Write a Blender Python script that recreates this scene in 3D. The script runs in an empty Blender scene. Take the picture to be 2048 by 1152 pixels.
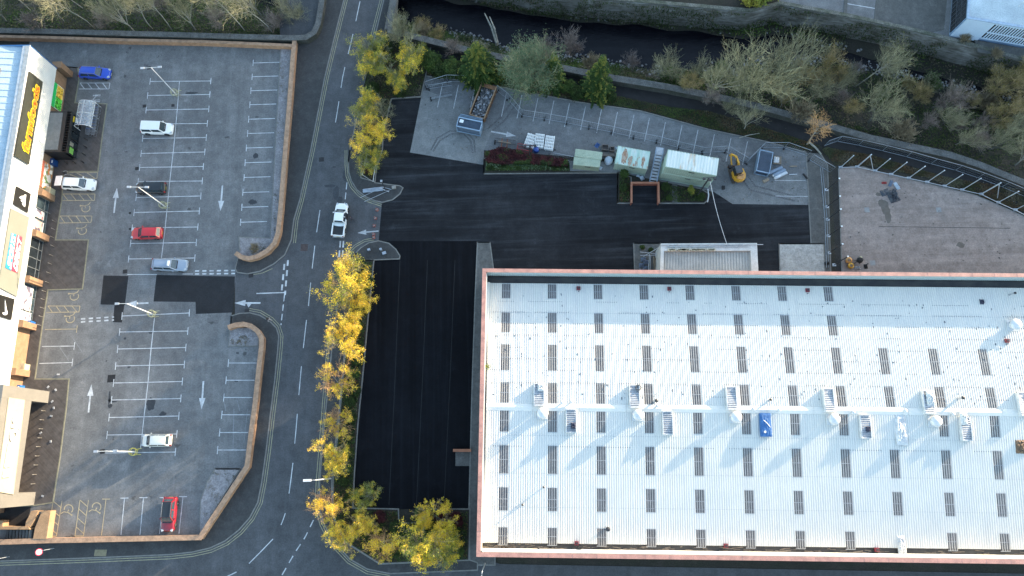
import bpy, math, random
from mathutils import Vector, Matrix
from mathutils.geometry import tessellate_polygon
from mathutils import noise as mnoise
R_ = math.radians
sc = bpy.context.scene
COL = sc.collection

# ------------------------------------------------------------------ camera, sky, sun, exposure
FPX, CH, TILT, ROLL = 1466.0, 104.0, math.atan(344/1466.0), R_(-2.0)
cam_d = bpy.data.cameras.new('camera'); cam = bpy.data.objects.new('camera', cam_d); COL.objects.link(cam)
CR = Matrix.Rotation(TILT, 3, 'X') @ Matrix.Rotation(ROLL, 3, 'Z')
cam.matrix_world = Matrix.Translation((0, 0, CH)) @ CR.to_4x4()
cam_d.sensor_width = 36.0; cam_d.lens = 36.0*FPX/2048.0; cam_d.clip_end = 3000
sc.camera = cam
SUN_EL, SUN_AZ = R_(8.5), math.atan2(0.56, 0.83)          # low sun to the upper right of the picture
w = bpy.data.worlds.new('World'); sc.world = w; w.use_nodes = True
nt = w.node_tree; bg = nt.nodes['Background']
sky = nt.nodes.new('ShaderNodeTexSky'); sky.sky_type = 'NISHITA'; sky.sun_disc = False
sky.sun_elevation = SUN_EL; sky.sun_rotation = math.pi/2 - SUN_AZ
sky.air_density = 1.0; sky.dust_density = 0.6; sky.ozone_density = 1.0
nt.links.new(sky.outputs[0], bg.inputs[0]); bg.inputs[1].default_value = 0.15
sd = bpy.data.lights.new('sun', 'SUN'); sun = bpy.data.objects.new('sun', sd); COL.objects.link(sun)
sd.energy = 3.2; sd.angle = R_(0.5); sd.color = (1.0, 0.83, 0.60)
SV = Vector((math.cos(SUN_EL)*math.cos(SUN_AZ), math.cos(SUN_EL)*math.sin(SUN_AZ), math.sin(SUN_EL)))
sun.rotation_euler = (-SV).to_track_quat('-Z', 'Y').to_euler()
sc.view_settings.view_transform = 'Standard'; sc.view_settings.look = 'None'
sc.view_settings.exposure = 2.7; sc.view_settings.gamma = 1.0
sc.cycles.use_denoising = True
sc.cycles.max_bounces = 6; sc.cycles.transparent_max_bounces = 12

# ------------------------------------------------------------------ helpers
def G(px, py, z=0.0):
    d = CR @ Vector(((px-1024)/FPX, -(py-576)/FPX, -1.0)); k = (z-CH)/d.z
    return Vector((d.x*k, d.y*k, z))
def ray_plane(px, py, p0, n):
    d = CR @ Vector(((px-1024)/FPX, -(py-576)/FPX, -1.0)); o = Vector((0, 0, CH))
    return o + d*((p0-o).dot(n)/d.dot(n))
def smooth(t): return t*t*(3-2*t)

_mats = {}
def nd(t, typ, **kw):
    n = t.nodes.new(typ)
    for k, v in kw.items():
        if k in n.inputs: n.inputs[k].default_value = v
        else: setattr(n, k, v)
    return n
def coords(t, scale=(1, 1, 1), rot=0.0, loc=(0, 0, 0)):
    tc = t.nodes.new('ShaderNodeTexCoord'); mp = t.nodes.new('ShaderNodeMapping')
    mp.inputs['Scale'].default_value = scale; mp.inputs['Rotation'].default_value = (0, 0, rot); mp.inputs['Location'].default_value = loc
    t.links.new(tc.outputs['Object'], mp.inputs[0]); return mp.outputs[0]
def noise(t, scale, vec=None, detail=4, rough=0.6, lo=0.35, hi=0.65):
    n = nd(t, 'ShaderNodeTexNoise', Scale=scale, Detail=detail, Roughness=rough)
    t.links.new(vec or coords(t), n.inputs['Vector'])
    m = t.nodes.new('ShaderNodeMapRange'); m.inputs[1].default_value = lo; m.inputs[2].default_value = hi
    t.links.new(n.outputs['Fac'], m.inputs[0]); return m.outputs[0]
def mixc(t, fac, a, b, blend='MIX', f=1.0):
    m = t.nodes.new('ShaderNodeMix'); m.data_type = 'RGBA'; m.blend_type = blend
    if isinstance(fac, float): m.inputs[0].default_value = fac
    else:
        if f != 1.0:
            mm = t.nodes.new('ShaderNodeMath'); mm.operation = 'MULTIPLY'; t.links.new(fac, mm.inputs[0]); mm.inputs[1].default_value = f; fac = mm.outputs[0]
        t.links.new(fac, m.inputs[0])
    for i, v in ((6, a), (7, b)):
        if isinstance(v, (tuple, list)): m.inputs[i].default_value = (*v[:3], 1)
        else: t.links.new(v, m.inputs[i])
    return m.outputs[2]
def newmat(name):
    m = bpy.data.materials.new(name); m.use_nodes = True; t = m.node_tree
    return m, t, t.nodes['Principled BSDF']
def sc3(c, k): return tuple(min(1, v*k) for v in c)
def bump(t, b, h, strength=0.3, dist=0.02):
    bn = nd(t, 'ShaderNodeBump', Strength=strength, Distance=dist); t.links.new(h, bn.inputs['Height']); t.links.new(bn.outputs[0], b.inputs['Normal'])
def M(name, c, rough=0.75, c2=None, scale=2.0, metal=0.0, fine=0.12, bmp=0.0, coat=0.0, emit=None, em=0, trans=0, island=0.0, spec=None, big=0.0):
    """a procedural surface: base colour broken up by a coarse and a fine noise"""
    if name in _mats: return _mats[name]
    m, t, b = newmat(name)
    c2 = c2 or sc3(c, 0.72)
    out = mixc(t, noise(t, scale), c, c2)
    if big: out = mixc(t, noise(t, big, detail=3), out, sc3(c, 0.6), f=0.7)
    if fine:
        fn = noise(t, scale*9+3, detail=3)
        out = mixc(t, fn, out, mixc(t, 1.0, out, (1-fine*3,)*3, 'MULTIPLY'), f=0.8)
        if bmp: bump(t, b, fn, bmp)
    if island:
        g = t.nodes.new('ShaderNodeNewGeometry'); mr = t.nodes.new('ShaderNodeMapRange')
        t.links.new(g.outputs['Random Per Island'], mr.inputs[0]); mr.inputs[3].default_value = 1-island; mr.inputs[4].default_value = 1+island
        cx = t.nodes.new('ShaderNodeVectorMath'); cx.operation = 'SCALE'; t.links.new(out, cx.inputs[0]); t.links.new(mr.outputs[0], cx.inputs['Scale']); out = cx.outputs[0]
    t.links.new(out, b.inputs['Base Color'])
    b.inputs['Roughness'].default_value = rough; b.inputs['Metallic'].default_value = metal
    if coat: b.inputs['Coat Weight'].default_value = coat
    if spec is not None: b.inputs['Specular IOR Level'].default_value = spec
    if trans: b.inputs['Transmission Weight'].default_value = trans
    if emit: b.inputs['Emission Color'].default_value = (*emit, 1); b.inputs['Emission Strength'].default_value = em
    _mats[name] = m; return m
def leafmat(name, ca, cb, cc=None, s=0.35):
    """foliage: per-leaf random mix of two or three colours in light and dark clumps"""
    if name in _mats: return _mats[name]
    m, t, b = newmat(name); g = t.nodes.new('ShaderNodeNewGeometry')
    out = mixc(t, g.outputs['Random Per Island'], ca, cb)
    if cc: out = mixc(t, noise(t, s, lo=0.42, hi=0.6), out, cc, f=0.85)
    t.links.new(out, b.inputs['Base Color']); b.inputs['Roughness'].default_value = 0.7; b.inputs['Specular IOR Level'].default_value = 0.2
    tr = t.nodes.new('ShaderNodeBsdfTranslucent'); t.links.new(out, tr.inputs[0]); mx = t.nodes.new('ShaderNodeMixShader'); mx.inputs[0].default_value = 0.3
    t.links.new(b.outputs[0], mx.inputs[1]); t.links.new(tr.outputs[0], mx.inputs[2]); t.links.new(mx.outputs[0], t.nodes['Material Output'].inputs[0])
    _mats[name] = m; return m
def asphalt(name, c, streak=None, rot=0.0, sk=0.5, light=None, stain=0.5, big=0.06, rough=0.85, spots=True, spec=0.3):
    """bitumen: aggregate grain, weather patches, wheel or paver streaks, oil stains"""
    if name in _mats: return _mats[name]
    m, t, b = newmat(name); light = light or sc3(c, 1.5)
    out = mixc(t, noise(t, big, detail=5, rough=0.65), c, light, f=0.8)
    out = mixc(t, noise(t, big*5, detail=6, rough=0.7), out, sc3(c, 0.62), f=0.55)
    if streak:
        v = coords(t, streak, rot)
        out = mixc(t, noise(t, 1.0, v, detail=5, rough=0.7, lo=0.5, hi=0.72), out, sc3(light, 1.25), f=sk)
        v2 = coords(t, tuple(x*0.6 for x in streak), rot, (7, 3, 1))
        out = mixc(t, noise(t, 1.0, v2, detail=4, rough=0.6, lo=0.5, hi=0.7), out, sc3(c, 0.5), f=sk)
    out = mixc(t, noise(t, 0.9, coords(t, loc=(3, 9, 2)), detail=6, rough=0.75), out, mixc(t, 1.0, out, (0.74, 0.75, 0.76), 'MULTIPLY'))
    fn = noise(t, 5.0, detail=6, rough=0.8)
    out = mixc(t, fn, out, mixc(t, 1.0, out, (0.62, 0.62, 0.62), 'MULTIPLY'))
    if spots:
        out = mixc(t, noise(t, 0.45, detail=5, rough=0.6, lo=0.66, hi=0.7), out, sc3(c, 0.3), f=stain)
        out = mixc(t, noise(t, 0.25, coords(t, loc=(31, 17, 5)), detail=6, rough=0.75, lo=0.6, hi=0.75), out, sc3(light, 1.4), f=0.35)
    t.links.new(out, b.inputs['Base Color']); b.inputs['Roughness'].default_value = rough; b.inputs['Specular IOR Level'].default_value = spec
    bump(t, b, fn, 0.25, 0.01)
    _mats[name] = m; return m
def brick(name, c1, c2, mortar, sx=4.4, sz=13.0):
    if name in _mats: return _mats[name]
    m, t, b = newmat(name); tc = t.nodes.new('ShaderNodeTexCoord')
    br = nd(t, 'ShaderNodeTexBrick', Scale=1.0); br.inputs['Color1'].default_value = (*c1, 1); br.inputs['Color2'].default_value = (*c2, 1); br.inputs['Mortar'].default_value = (*mortar, 1)
    br.inputs['Brick Width'].default_value = 0.225; br.inputs['Row Height'].default_value = 0.075; br.inputs['Mortar Size'].default_value = 0.006
    sp = t.nodes.new('ShaderNodeSeparateXYZ'); ad = t.nodes.new('ShaderNodeMath'); ad.operation = 'ADD'; cb = t.nodes.new('ShaderNodeCombineXYZ')
    t.links.new(tc.outputs['Object'], sp.inputs[0]); t.links.new(sp.outputs[0], ad.inputs[0]); t.links.new(sp.outputs[1], ad.inputs[1])
    t.links.new(ad.outputs[0], cb.inputs[0]); t.links.new(sp.outputs[2], cb.inputs[1]); t.links.new(cb.outputs[0], br.inputs['Vector'])
    out = mixc(t, noise(t, 1.3), br.outputs[0], mixc(t, 1.0, br.outputs[0], (0.68, 0.66, 0.64), 'MULTIPLY'))
    t.links.new(out, b.inputs['Base Color']); b.inputs['Roughness'].default_value = 0.9; _mats[name] = m; return m
def glassy(name, c, rough=0.08, spec=0.8):
    if name in _mats: return _mats[name]
    m, t, b = newmat(name); out = mixc(t, noise(t, 1.2), c, sc3(c, 0.6)); t.links.new(out, b.inputs['Base Color'])
    b.inputs['Roughness'].default_value = rough; b.inputs['Specular IOR Level'].default_value = spec; _mats[name] = m; return m
def clear(name, c, a):
    if name in _mats: return _mats[name]
    m, t, b = newmat(name); out = mixc(t, noise(t, 1.5), c, sc3(c, 0.8)); t.links.new(out, b.inputs['Base Color'])
    b.inputs['Alpha'].default_value = a; b.inputs['Roughness'].default_value = 0.2; _mats[name] = m; return m

class MB:
    """collects shapes and links them as ONE mesh object"""
    def __init__(s): s.v = []; s.f = []; s.mi = []; s.m = 0
    def add(s, vs, fs):
        o = len(s.v); s.v += [tuple(v) for v in vs]; s.f += [tuple(i+o for i in f) for f in fs]; s.mi += [s.m]*len(fs); return s
    def box(s, c, d, rz=0.0, Mx=None):
        x, y, z = d[0]/2, d[1]/2, d[2]/2; mt = Matrix.Rotation(rz, 3, 'Z') if Mx is None else Mx
        vs = [Vector(c)+mt@Vector((a*x, b*y, e*z)) for e in (-1, 1) for a, b in ((-1, -1), (1, -1), (1, 1), (-1, 1))]
        return s.add(vs, [(3, 2, 1, 0), (4, 5, 6, 7), (0, 1, 5, 4), (1, 2, 6, 5), (2, 3, 7, 6), (3, 0, 4, 7)])
    def prism(s, pts, z0, z1):
        pts = [Vector((p[0], p[1])) for p in pts]
        if sum(a.x*b.y-b.x*a.y for a, b in zip(pts, pts[1:]+pts[:1])) < 0: pts.reverse()
        n = len(pts); tr = tessellate_polygon([[Vector((p.x, p.y, 0)) for p in pts]])
        tr = [t if (pts[t[1]]-pts[t[0]]).cross(pts[t[2]]-pts[t[0]]) > 0 else (t[0], t[2], t[1]) for t in tr]
        vs = [(p.x, p.y, z1) for p in pts]
        if z0 is None: return s.add(vs, tr)
        vs += [(p.x, p.y, z0) for p in pts]
        return s.add(vs, list(tr)+[(i+n, (i+1) % n+n, (i+1) % n, i) for i in range(n)]+[(a+n, c+n, b+n) for a, b, c in tr])
    def tube(s, pts, r, n=6, r2=None, cap=True):
        pts = [Vector(p) for p in pts]; k = len(pts); base = len(s.v); fs = []; vs = []
        for i, p in enumerate(pts):
            d = (pts[min(i+1, k-1)]-pts[max(i-1, 0)]); d = d.normalized() if d.length > 1e-9 else Vector((0, 0, 1))
            a = d.orthogonal().normalized(); b = d.cross(a)
            rr = (r[i] if isinstance(r, (list, tuple)) else (r if r2 is None else r+(r2-r)*i/(k-1)))
            vs += [p+(a*math.cos(2*math.pi*j/n)+b*math.sin(2*math.pi*j/n))*rr for j in range(n)]
        for i in range(k-1):
            for j in range(n): fs.append((i*n+j, i*n+(j+1) % n, (i+1)*n+(j+1) % n, (i+1)*n+j))
        if cap: fs += [tuple(range(n-1, -1, -1)), tuple((k-1)*n+j for j in range(n))]
        return s.add(vs, fs)
    def strip(s, pts, wid, z, dash=None, closed=False):
        """flat painted line along a polyline (world xy), optionally dashed (on, off)"""
        P = [Vector((p[0], p[1])) for p in pts]
        segs = [(a, b) for a, b in zip(P, P[1:])]
        if dash is None:
            L = []
            for i, p in enumerate(P):
                d = (P[min(i+1, len(P)-1)]-P[max(i-1, 0)]).normalized(); nn = Vector((-d.y, d.x))*wid/2; L += [(*(p-nn), z), (*(p+nn), z)]
            return s.add(L, [(2*i, 2*i+2, 2*i+3, 2*i+1) for i in range(len(P)-1)])
        tot = sum((b-a).length for a, b in segs); t = 0
        def at(q):
            for a, b in segs:
                l = (b-a).length
                if q <= l: return a+(b-a)*(q/l)
                q -= l
            return segs[-1][1]
        while t < tot-0.05:
            e = min(t+dash[0], tot); s.strip([at(t), at((t+e)/2), at(e)], wid, z); t += dash[0]+dash[1]
        return s
    def lathe(s, c, prof, n=16, ax=None):
        base = []; Mt = ax or Matrix.Identity(3)
        for r, z in prof: base += [Vector(c)+Mt@Vector((r*math.cos(2*math.pi*j/n), r*math.sin(2*math.pi*j/n), z)) for j in range(n)]
        k = len(prof)
        return s.add(base, [(i*n+j, i*n+(j+1) % n, (i+1)*n+(j+1) % n, (i+1)*n+j) for i in range(k-1) for j in range(n)]+[tuple(range(n-1, -1, -1)), tuple((k-1)*n+j for j in range(n))])
    def wall(s, pts, th, z0, z1, seg=True):
        """a wall of thickness th along a polyline, mitred at the corners"""
        P = [Vector((p[0], p[1])) for p in pts]; L = []; Rr = []
        for i, p in enumerate(P):
            d1 = (P[i]-P[i-1]).normalized() if i else (P[1]-P[0]).normalized(); d2 = (P[i+1]-P[i]).normalized() if i < len(P)-1 else d1
            d = (d1+d2).normalized(); nn = Vector((-d.y, d.x)); k = th/2/max(0.5, nn.dot(Vector((-d1.y, d1.x)))); L.append(p+nn*k); Rr.append(p-nn*k)
        n = len(P); vs = []
        for i in range(n): vs += [(*L[i], z0), (*L[i], z1), (*Rr[i], z1), (*Rr[i], z0)]
        fs = [(4*i+a, 4*i+b, 4*i+4+b, 4*i+4+a) for i in range(n-1) for a, b in ((0, 1), (1, 2), (2, 3), (3, 0))]
        return s.add(vs, fs+[(3, 2, 1, 0), (4*n-4, 4*n-3, 4*n-2, 4*n-1)])
    def build(s, name, mat, parent=None, sm=False, loc=None):
        me = bpy.data.meshes.new(name); me.from_pydata(s.v, [], s.f)
        mats = mat if isinstance(mat, (list, tuple)) else [mat]
        for m in mats: me.materials.append(m)
        if len(mats) > 1: me.polygons.foreach_set('material_index', s.mi)
        if sm: me.polygons.foreach_set('use_smooth', [True]*len(me.polygons))
        me.update(); o = bpy.data.objects.new(name, me); COL.objects.link(o)
        if parent is not None: o.parent = parent
        return o
def tag(o, label=None, cat=None, group=None, kind=None):
    if label: o['label'] = label
    if cat: o['category'] = cat
    if group: o['group'] = group
    if kind: o['kind'] = kind
    return o
def empty(name, loc, rz=0.0, label=None, cat=None, group=None):
    o = bpy.data.objects.new(name, None); COL.objects.link(o); o.location = loc; o.rotation_euler = (0, 0, rz); o.empty_display_size = 0.3
    return tag(o, label, cat, group)
def copy_tree(o, parent=None):
    c = o.copy(); COL.objects.link(c); c.parent = parent
    for ch in list(o.children): copy_tree(ch, c)
    return c
def struct(name, mb, mat, label=None): return tag(mb.build(name, mat), label, None, None, 'structure')
def W(l, z=0.0): return [G(x, y, z) for x, y in l]
ORD = ['first', 'second', 'third', 'fourth', 'fifth', 'sixth', 'seventh', 'eighth', 'ninth', 'tenth', 'eleventh', 'twelfth', 'thirteenth', 'fourteenth', 'fifteenth', 'sixteenth', 'seventeenth', 'eighteenth', 'nineteenth', 'twentieth']
ORD += ['twenty '+o for o in ORD[:9]]+['thirtieth']+['thirty '+o for o in ORD[:9]]
# ------------------------------------------------------------------ the land: one sheet to the horizon, with the river trench
def yof(curve):
    c = sorted((p.x, p.y) for p in curve)
    def f(x):
        if x <= c[0][0]: return c[0][1]
        for (xa, ya), (xb, yb) in zip(c, c[1:]):
            if x <= xb: return ya+(yb-ya)*(x-xa)/(xb-xa)
        return c[-1][1]
    return f
RZ = -4.6
Sf = yof(W([(-60, 56), (0, 58), (130, 64), (300, 68), (420, 72), (600, 76), (660, 70), (780, 62), (870, 84), (930, 100), (1000, 114), (1225, 150), (1440, 188), (1620, 232), (1740, 268), (1900, 303), (2048, 356), (2200, 420)]))
R1f = yof(W([(-100, -40), (300, -30), (500, -12), (640, 30), (800, 34), (850, 50), (940, 66), (1060, 112), (1150, 112), (1210, 122), (1320, 140), (1400, 134), (1480, 140), (1500, 118), (1640, 112), (1740, 130), (1900, 166), (2048, 200), (2200, 240)], RZ+0.2))
NWpx = [(300, -190), (640, -95), (830, -58), (1000, -28), (1100, -10), (1260, 4), (1500, 25), (1560, 10), (1690, 34), (1820, 62), (1945, 94), (2048, 124), (2300, 190)]
NWp = W(NWpx); NWf = yof(NWp)
R2f = lambda x: NWf(x)-(1.2+2.2*max(0, min(1, (x-30)/30)))-0.8*mnoise.noise(Vector((x*0.2, 3, 1)))
def land_z(x, y):
    s, r1, r2, nw = Sf(x), R1f(x), R2f(x), NWf(x)
    if y < s or y > nw: return 0.0
    if y < r1:
        t = (y-s)/max(0.1, r1-s); return -0.7+(RZ+0.7)*smooth(min(1, t*1.05))+0.35*mnoise.noise(Vector((x*0.3, y*0.3, 0)))*math.sin(math.pi*t)
    if y < r2: return RZ-0.5
    return RZ+0.5*(y-r2)/max(0.3, nw-r2)
xs = [-700, -400, -200, -120, -100]+[-95+1.1*i for i in range(173)]+[110, 140, 200, 400, 700]
bank_n = 14; vs = []; fs = []
for x in xs:
    s, r1, r2, nw = Sf(x), R1f(x), R2f(x), NWf(x)
    col = [(-600, -0.03), (-120, -0.03), (-60, -0.03), (s-0.4, -0.03), (s-0.02, -0.03), (s, -0.6)]
    for i in range(1, bank_n): y = s+(r1-s)*i/bank_n; col.append((y, land_z(x, y)))
    col += [(r1, RZ-0.05), (r1+0.6, RZ-0.5), (r2-0.3, RZ-0.5), (r2, RZ+0.05), ((r2+nw)/2, RZ+0.5), (nw-0.02, RZ+0.7), (nw, -0.03), (nw+8, -0.03), (nw+60, -0.03), (900, -0.03)]
    vs += [(x, y, z) for y, z in col]
k = len(col)
for i in range(len(xs)-1):
    for j in range(k-1): fs.append((i*k+j, (i+1)*k+j, (i+1)*k+j+1, i*k+j+1))
mb = MB(); mb.add(vs, fs)
M('earth', (0.045, 0.037, 0.028), 0.95, (0.024, 0.027, 0.014), 0.5, fine=0.25, bmp=0.5, big=0.2)
struct('ground', mb, _mats['earth'])
m, t, b = newmat('river_water'); b.inputs['Base Color'].default_value = (0.006, 0.007, 0.010, 1); b.inputs['Roughness'].default_value = 0.22; b.inputs['Specular IOR Level'].default_value = 0.16
out = mixc(t, noise(t, 0.6, coords(t, (0.4, 1.4, 1), 0.1)), (0.002, 0.002, 0.004), (0.006, 0.006, 0.008)); t.links.new(out, b.inputs['Base Color'])
bump(t, b, noise(t, 2.5, coords(t, (0.6, 2, 1), 0.1)), 0.25, 0.05); _mats['water'] = m
mb = MB(); n_ = 0
for i, x in enumerate([-200]+[-95+3*i for i in range(65)]+[200]):
    mb.v += [(x, R1f(x)-1.5, RZ), (x, R2f(x)+1.0, RZ)]; mb.f += [(2*i-2, 2*i, 2*i+1, 2*i-1)] if i else []; mb.mi += [0] if i else []
struct('river_water', mb, m)
# added ridge, unseen to the upper right, its crest shaped to shade the ground
def ridge():
    a = Vector((-0.829, -0.559)); n = Vector((-0.559, 0.829)); tn = math.tan(SUN_EL); U = 420.0
    prof = [(-500, -8), (-120, -8), (-60, -8), (-28, -7), (-10, -3.3), (0, -1.2), (12, 1.2), (22, 3.6), (32, 5.6), (42, 5.6), (56, 5.8), (73, 7.5), (96, 10), (140, 12), (220, 12), (600, 12)]
    vs = []; k = 5
    for i, (s, h) in enumerate(prof):
        for u, f in ((-U+170, 0.0), (-U+60, 0.55), (-U, 1.0), (-U-70, 0.9), (-U-200, 0.0)):
            p = n*s-a*(-u) if False else n*s+a*u
            vs.append((p.x, p.y, -0.5+(h+U*tn+0.5)*f if f < 1 else h+U*tn))
    fs = [(i*k+j, i*k+j+1, (i+1)*k+j+1, (i+1)*k+j) for i in range(len(prof)-1) for j in range(k-1)]
    mb = MB(); mb.add(vs, fs); struct('shade_ridge', mb, M('shade_ridge_grass', (0.05, 0.07, 0.025), 0.95, (0.03, 0.045, 0.02), 0.05))
ridge()

# ------------------------------------------------------------------ roads, car park, yards
asphalt('road_asphalt', (0.084, 0.086, 0.091), (0.9, 0.05, 1), R_(6), 0.22, stain=0.0)
asphalt('carpark_asphalt', (0.168, 0.168, 0.170), (0.5, 0.05, 1), 0.05, 0.3, stain=0.85, light=(0.262, 0.262, 0.262), big=0.08)
asphalt('new_asphalt_x', (0.0115, 0.0122, 0.0150), (0.05, 1.1, 1), 0.0, 0.75, light=(0.048, 0.052, 0.058), stain=0.0, big=0.045, spec=0.15)
asphalt('new_asphalt_y', (0.0042, 0.0048, 0.0068), (1.4, 0.03, 1), 0.0, 0.6, light=(0.0125, 0.014, 0.018), stain=0.0, big=0.03, spec=0.1)
asphalt('patch_asphalt', (0.021, 0.022, 0.025), stain=0.2)
asphalt('footway_asphalt', (0.056, 0.056, 0.056), stain=0.3, big=0.12)
asphalt('yard_asphalt', (0.170, 0.174, 0.178), (0.12, 0.6, 1), R_(-14), 0.25, stain=0.7)
asphalt('yard_screed', (0.210, 0.214, 0.212), (0.3, 0.3, 1), 0.5, 0.3, stain=0.4, light=(0.275, 0.28, 0.275))
asphalt('dark_path', (0.026, 0.024, 0.024), stain=0.2, big=0.2)
asphalt('concrete_slab', (0.32, 0.255, 0.222), (0.07, 1.0, 1), 0.0, 0.4, light=(0.40, 0.335, 0.30), stain=0.35, big=0.09)
asphalt('pale_concrete', (0.50, 0.48, 0.44), light=(0.60, 0.58, 0.54), stain=0.3, big=0.25)
asphalt('walk_concrete', (0.13, 0.128, 0.120), light=(0.165, 0.16, 0.15), stain=0.35, big=0.3)
asphalt('gravel_top', (0.30, 0.28, 0.28), light=(0.40, 0.38, 0.39), stain=0.9, big=0.5)
brick('paving', (0.088, 0.076, 0.070), (0.068, 0.060, 0.057), (0.045, 0.04, 0.04))
M('kerb', (0.20, 0.195, 0.18), 0.85, scale=1.5); M('yellow_kerb', (0.25, 0.235, 0.16), 0.85)
M('white_paint', (0.56, 0.57, 0.58), 0.6, (0.34, 0.35, 0.36), 1.2, fine=0.1); M('worn_paint', (0.52, 0.53, 0.54), 0.7, (0.34, 0.35, 0.36), 1.0, fine=0.2)
M('yellow_paint', (0.36, 0.33, 0.19), 0.6, (0.22, 0.21, 0.15), 1.5); M('cream_paint', (0.42, 0.34, 0.20), 0.6, (0.28, 0.24, 0.16), 1.5)
def sheet(name, px, mat, z): return struct(name, MB().prism(W(px), None, z), _mats[mat])
def raised(name, px, mat, h=0.12, kerb=True, km='kerb', z0=-0.02):
    P = W(px); struct(name, MB().prism(P, z0, h), _mats[mat])
    if kerb:
        struct('kerb', MB().wall(P+[P[0], P[1]], 0.16, z0, h+0.004), _mats[km])
sheet('main_road', [(560, -120), (800, -120), (786, 0), (776, 62), (800, 75), (790, 300), (790, 372), (770, 405), (760, 480), (760, 1035), (1000, 1128), (2300, 1152), (2300, 1400), (-200, 1300), (-200, 1080), (400, 1076), (470, 990), (500, 760), (470, 660), (470, 500), (560, 440)], 'road_asphalt', 0.0)
sheet('car_park', [(60, 80), (590, 90), (575, 250), (556, 470), (478, 520), (472, 545), (463, 632), (462, 655), (530, 660), (497, 935), (400, 1078), (-60, 1086), (-60, 600)], 'carpark_asphalt', 0.004)
for p in ([(207, 551), (257, 552), (250, 610), (201, 609)], [(313, 550), (470, 553), (466, 625), (392, 628), (391, 604), (307, 603)], [(229, 611), (249, 608), (244, 645), (226, 644)], [(216, 750), (231, 749), (230, 764), (214, 765)]):
    sheet('tarmac_patch', p, 'patch_asphalt', 0.009)
sheet('resealed_strip', [(253, 125), (300, 124), (300, 137), (254, 137)], 'yard_asphalt', 0.009)
sheet('yard_asphalt', [(842, 196), (850, 152), (940, 163), (990, 172), (1160, 205), (1280, 222), (1420, 260), (1530, 283), (1612, 305), (1619, 411), (1465, 409), (1428, 384), (1318, 362), (1240, 345), (1240, 320), (960, 300), (950, 340), (820, 305)], 'yard_asphalt', 0.004)
sheet('yard_screed', [(842, 196), (845, 178), (945, 215), (985, 260), (968, 300), (968, 332), (820, 306)], 'yard_screed', 0.008)
sheet('yard_screed', [(1428, 384), (1500, 350), (1617, 350), (1619, 411), (1465, 409)], 'yard_screed', 0.008)
sheet('forecourt', [(784, 198), (842, 196), (820, 305), (968, 330), (968, 347), (1240, 348), (1240, 407), (1262, 407), (1262, 362), (1320, 362), (1320, 407), (1408, 407), (1428, 384), (1465, 408), (1618, 410), (1622, 488), (1620, 560), (1270, 560), (1267, 487), (980, 487), (955, 486), (798, 486), (757, 486), (764, 405), (790, 380), (750, 372), (760, 300)], 'new_asphalt_x', 0.012)
sheet('forecourt', [(978, 484), (1269, 484), (1271, 570), (978, 570)], 'new_asphalt_x', 0.013)
sheet('forecourt', [(757, 482), (955, 482), (942, 900), (940, 1018), (797, 1018), (800, 1100), (760, 1100), (706, 1018), (712, 900), (728, 740), (748, 520)], 'new_asphalt_y', 0.016)
raised('footway', [(690, -120), (688, 0), (668, 80), (650, 155), (622, 300), (600, 400), (588, 440), (583, 480), (570, 510), (548, 528), (520, 543), (495, 548), (475, 545), (471, 538), (476, 517), (500, 521), (530, 512), (553, 490), (560, 460), (566, 400), (578, 250), (592, 85), (625, 78), (640, 60), (652, 0), (670, -120)], 'footway_asphalt')
raised('footway', [(462, 655), (463, 632), (480, 627), (500, 626), (520, 631), (540, 643), (553, 656), (558, 672), (556, 700), (550, 760), (541, 830), (533, 900), (524, 965), (516, 1005), (500, 1035), (478, 1060), (450, 1082), (420, 1096), (385, 1104), (340, 1109), (200, 1115), (0, 1122), (-100, 1124), (-100, 1086), (0, 1084), (400, 1077), (420, 1055), (498, 935), (513, 790), (527, 690), (519, 665), (500, 652), (475, 649)], 'footway_asphalt')
isl = [(700, 300), (697, 325), (698, 345), (703, 362), (714, 380), (732, 394), (750, 402), (765, 405), (785, 400), (800, 388), (806, 376), (800, 372), (750, 366)]
raised('footway', isl+[(748, 340), (757, 325), (765, 300), (770, 200), (780, 120), (785, 62), (790, -60), (772, -60), (768, 0), (745, 95), (722, 200)], 'footway_asphalt')
raised('footway', [(705, 520), (712, 506), (722, 496), (738, 486), (757, 482), (778, 487), (792, 499), (800, 512), (799, 518), (748, 520)], 'footway_asphalt')
raised('footway', [(690, 528), (705, 512), (708, 525), (690, 700), (664, 960), (664, 1028), (690, 1084), (760, 1128), (940, 1120), (955, 1125), (955, 1140), (780, 1147), (735, 1138), (700, 1118), (665, 1080), (647, 1045), (638, 1010), (640, 960), (648, 860), (664, 700), (676, 600)], 'footway_asphalt')
raised('planting_strip', [(708, 520), (748, 521), (736, 640), (727, 740), (716, 850), (709, 950), (706, 1016), (797, 1018), (798, 1046), (850, 1046), (850, 1018), (940, 1018), (938, 1120), (760, 1127), (691, 1083), (666, 1029), (667, 960), (678, 850), (692, 700)], 'earth', 0.15)
raised('planting_bed', [(725, 190), (748, 90), (783, 66), (862, 92), (852, 150), (842, 194), (783, 198), (757, 300), (750, 364), (722, 356), (727, 300)], 'earth', 0.15)
raised('planting_bed', [(968, 348), (968, 318), (1010, 300), (1100, 318), (1138, 322), (1142, 330), (1236, 334), (1238, 346)], 'earth', 0.15)
raised('planting_bed', [(1235, 407), (1235, 346), (1262, 355), (1262, 407)], 'earth', 0.15)
raised('planting_bed', [(1318, 407), (1318, 362), (1400, 378), (1418, 388), (1416, 400), (1408, 407)], 'earth', 0.15)
sheet('garden_path', [(1344, 407.5), (1344, 368), (1354, 369), (1355, 407.5)], 'walk_concrete', 0.158)
sheet('container_slab', [(1138, 322), (1238, 325), (1238, 345), (1140, 343)], 'yard_screed', 0.155)
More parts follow.
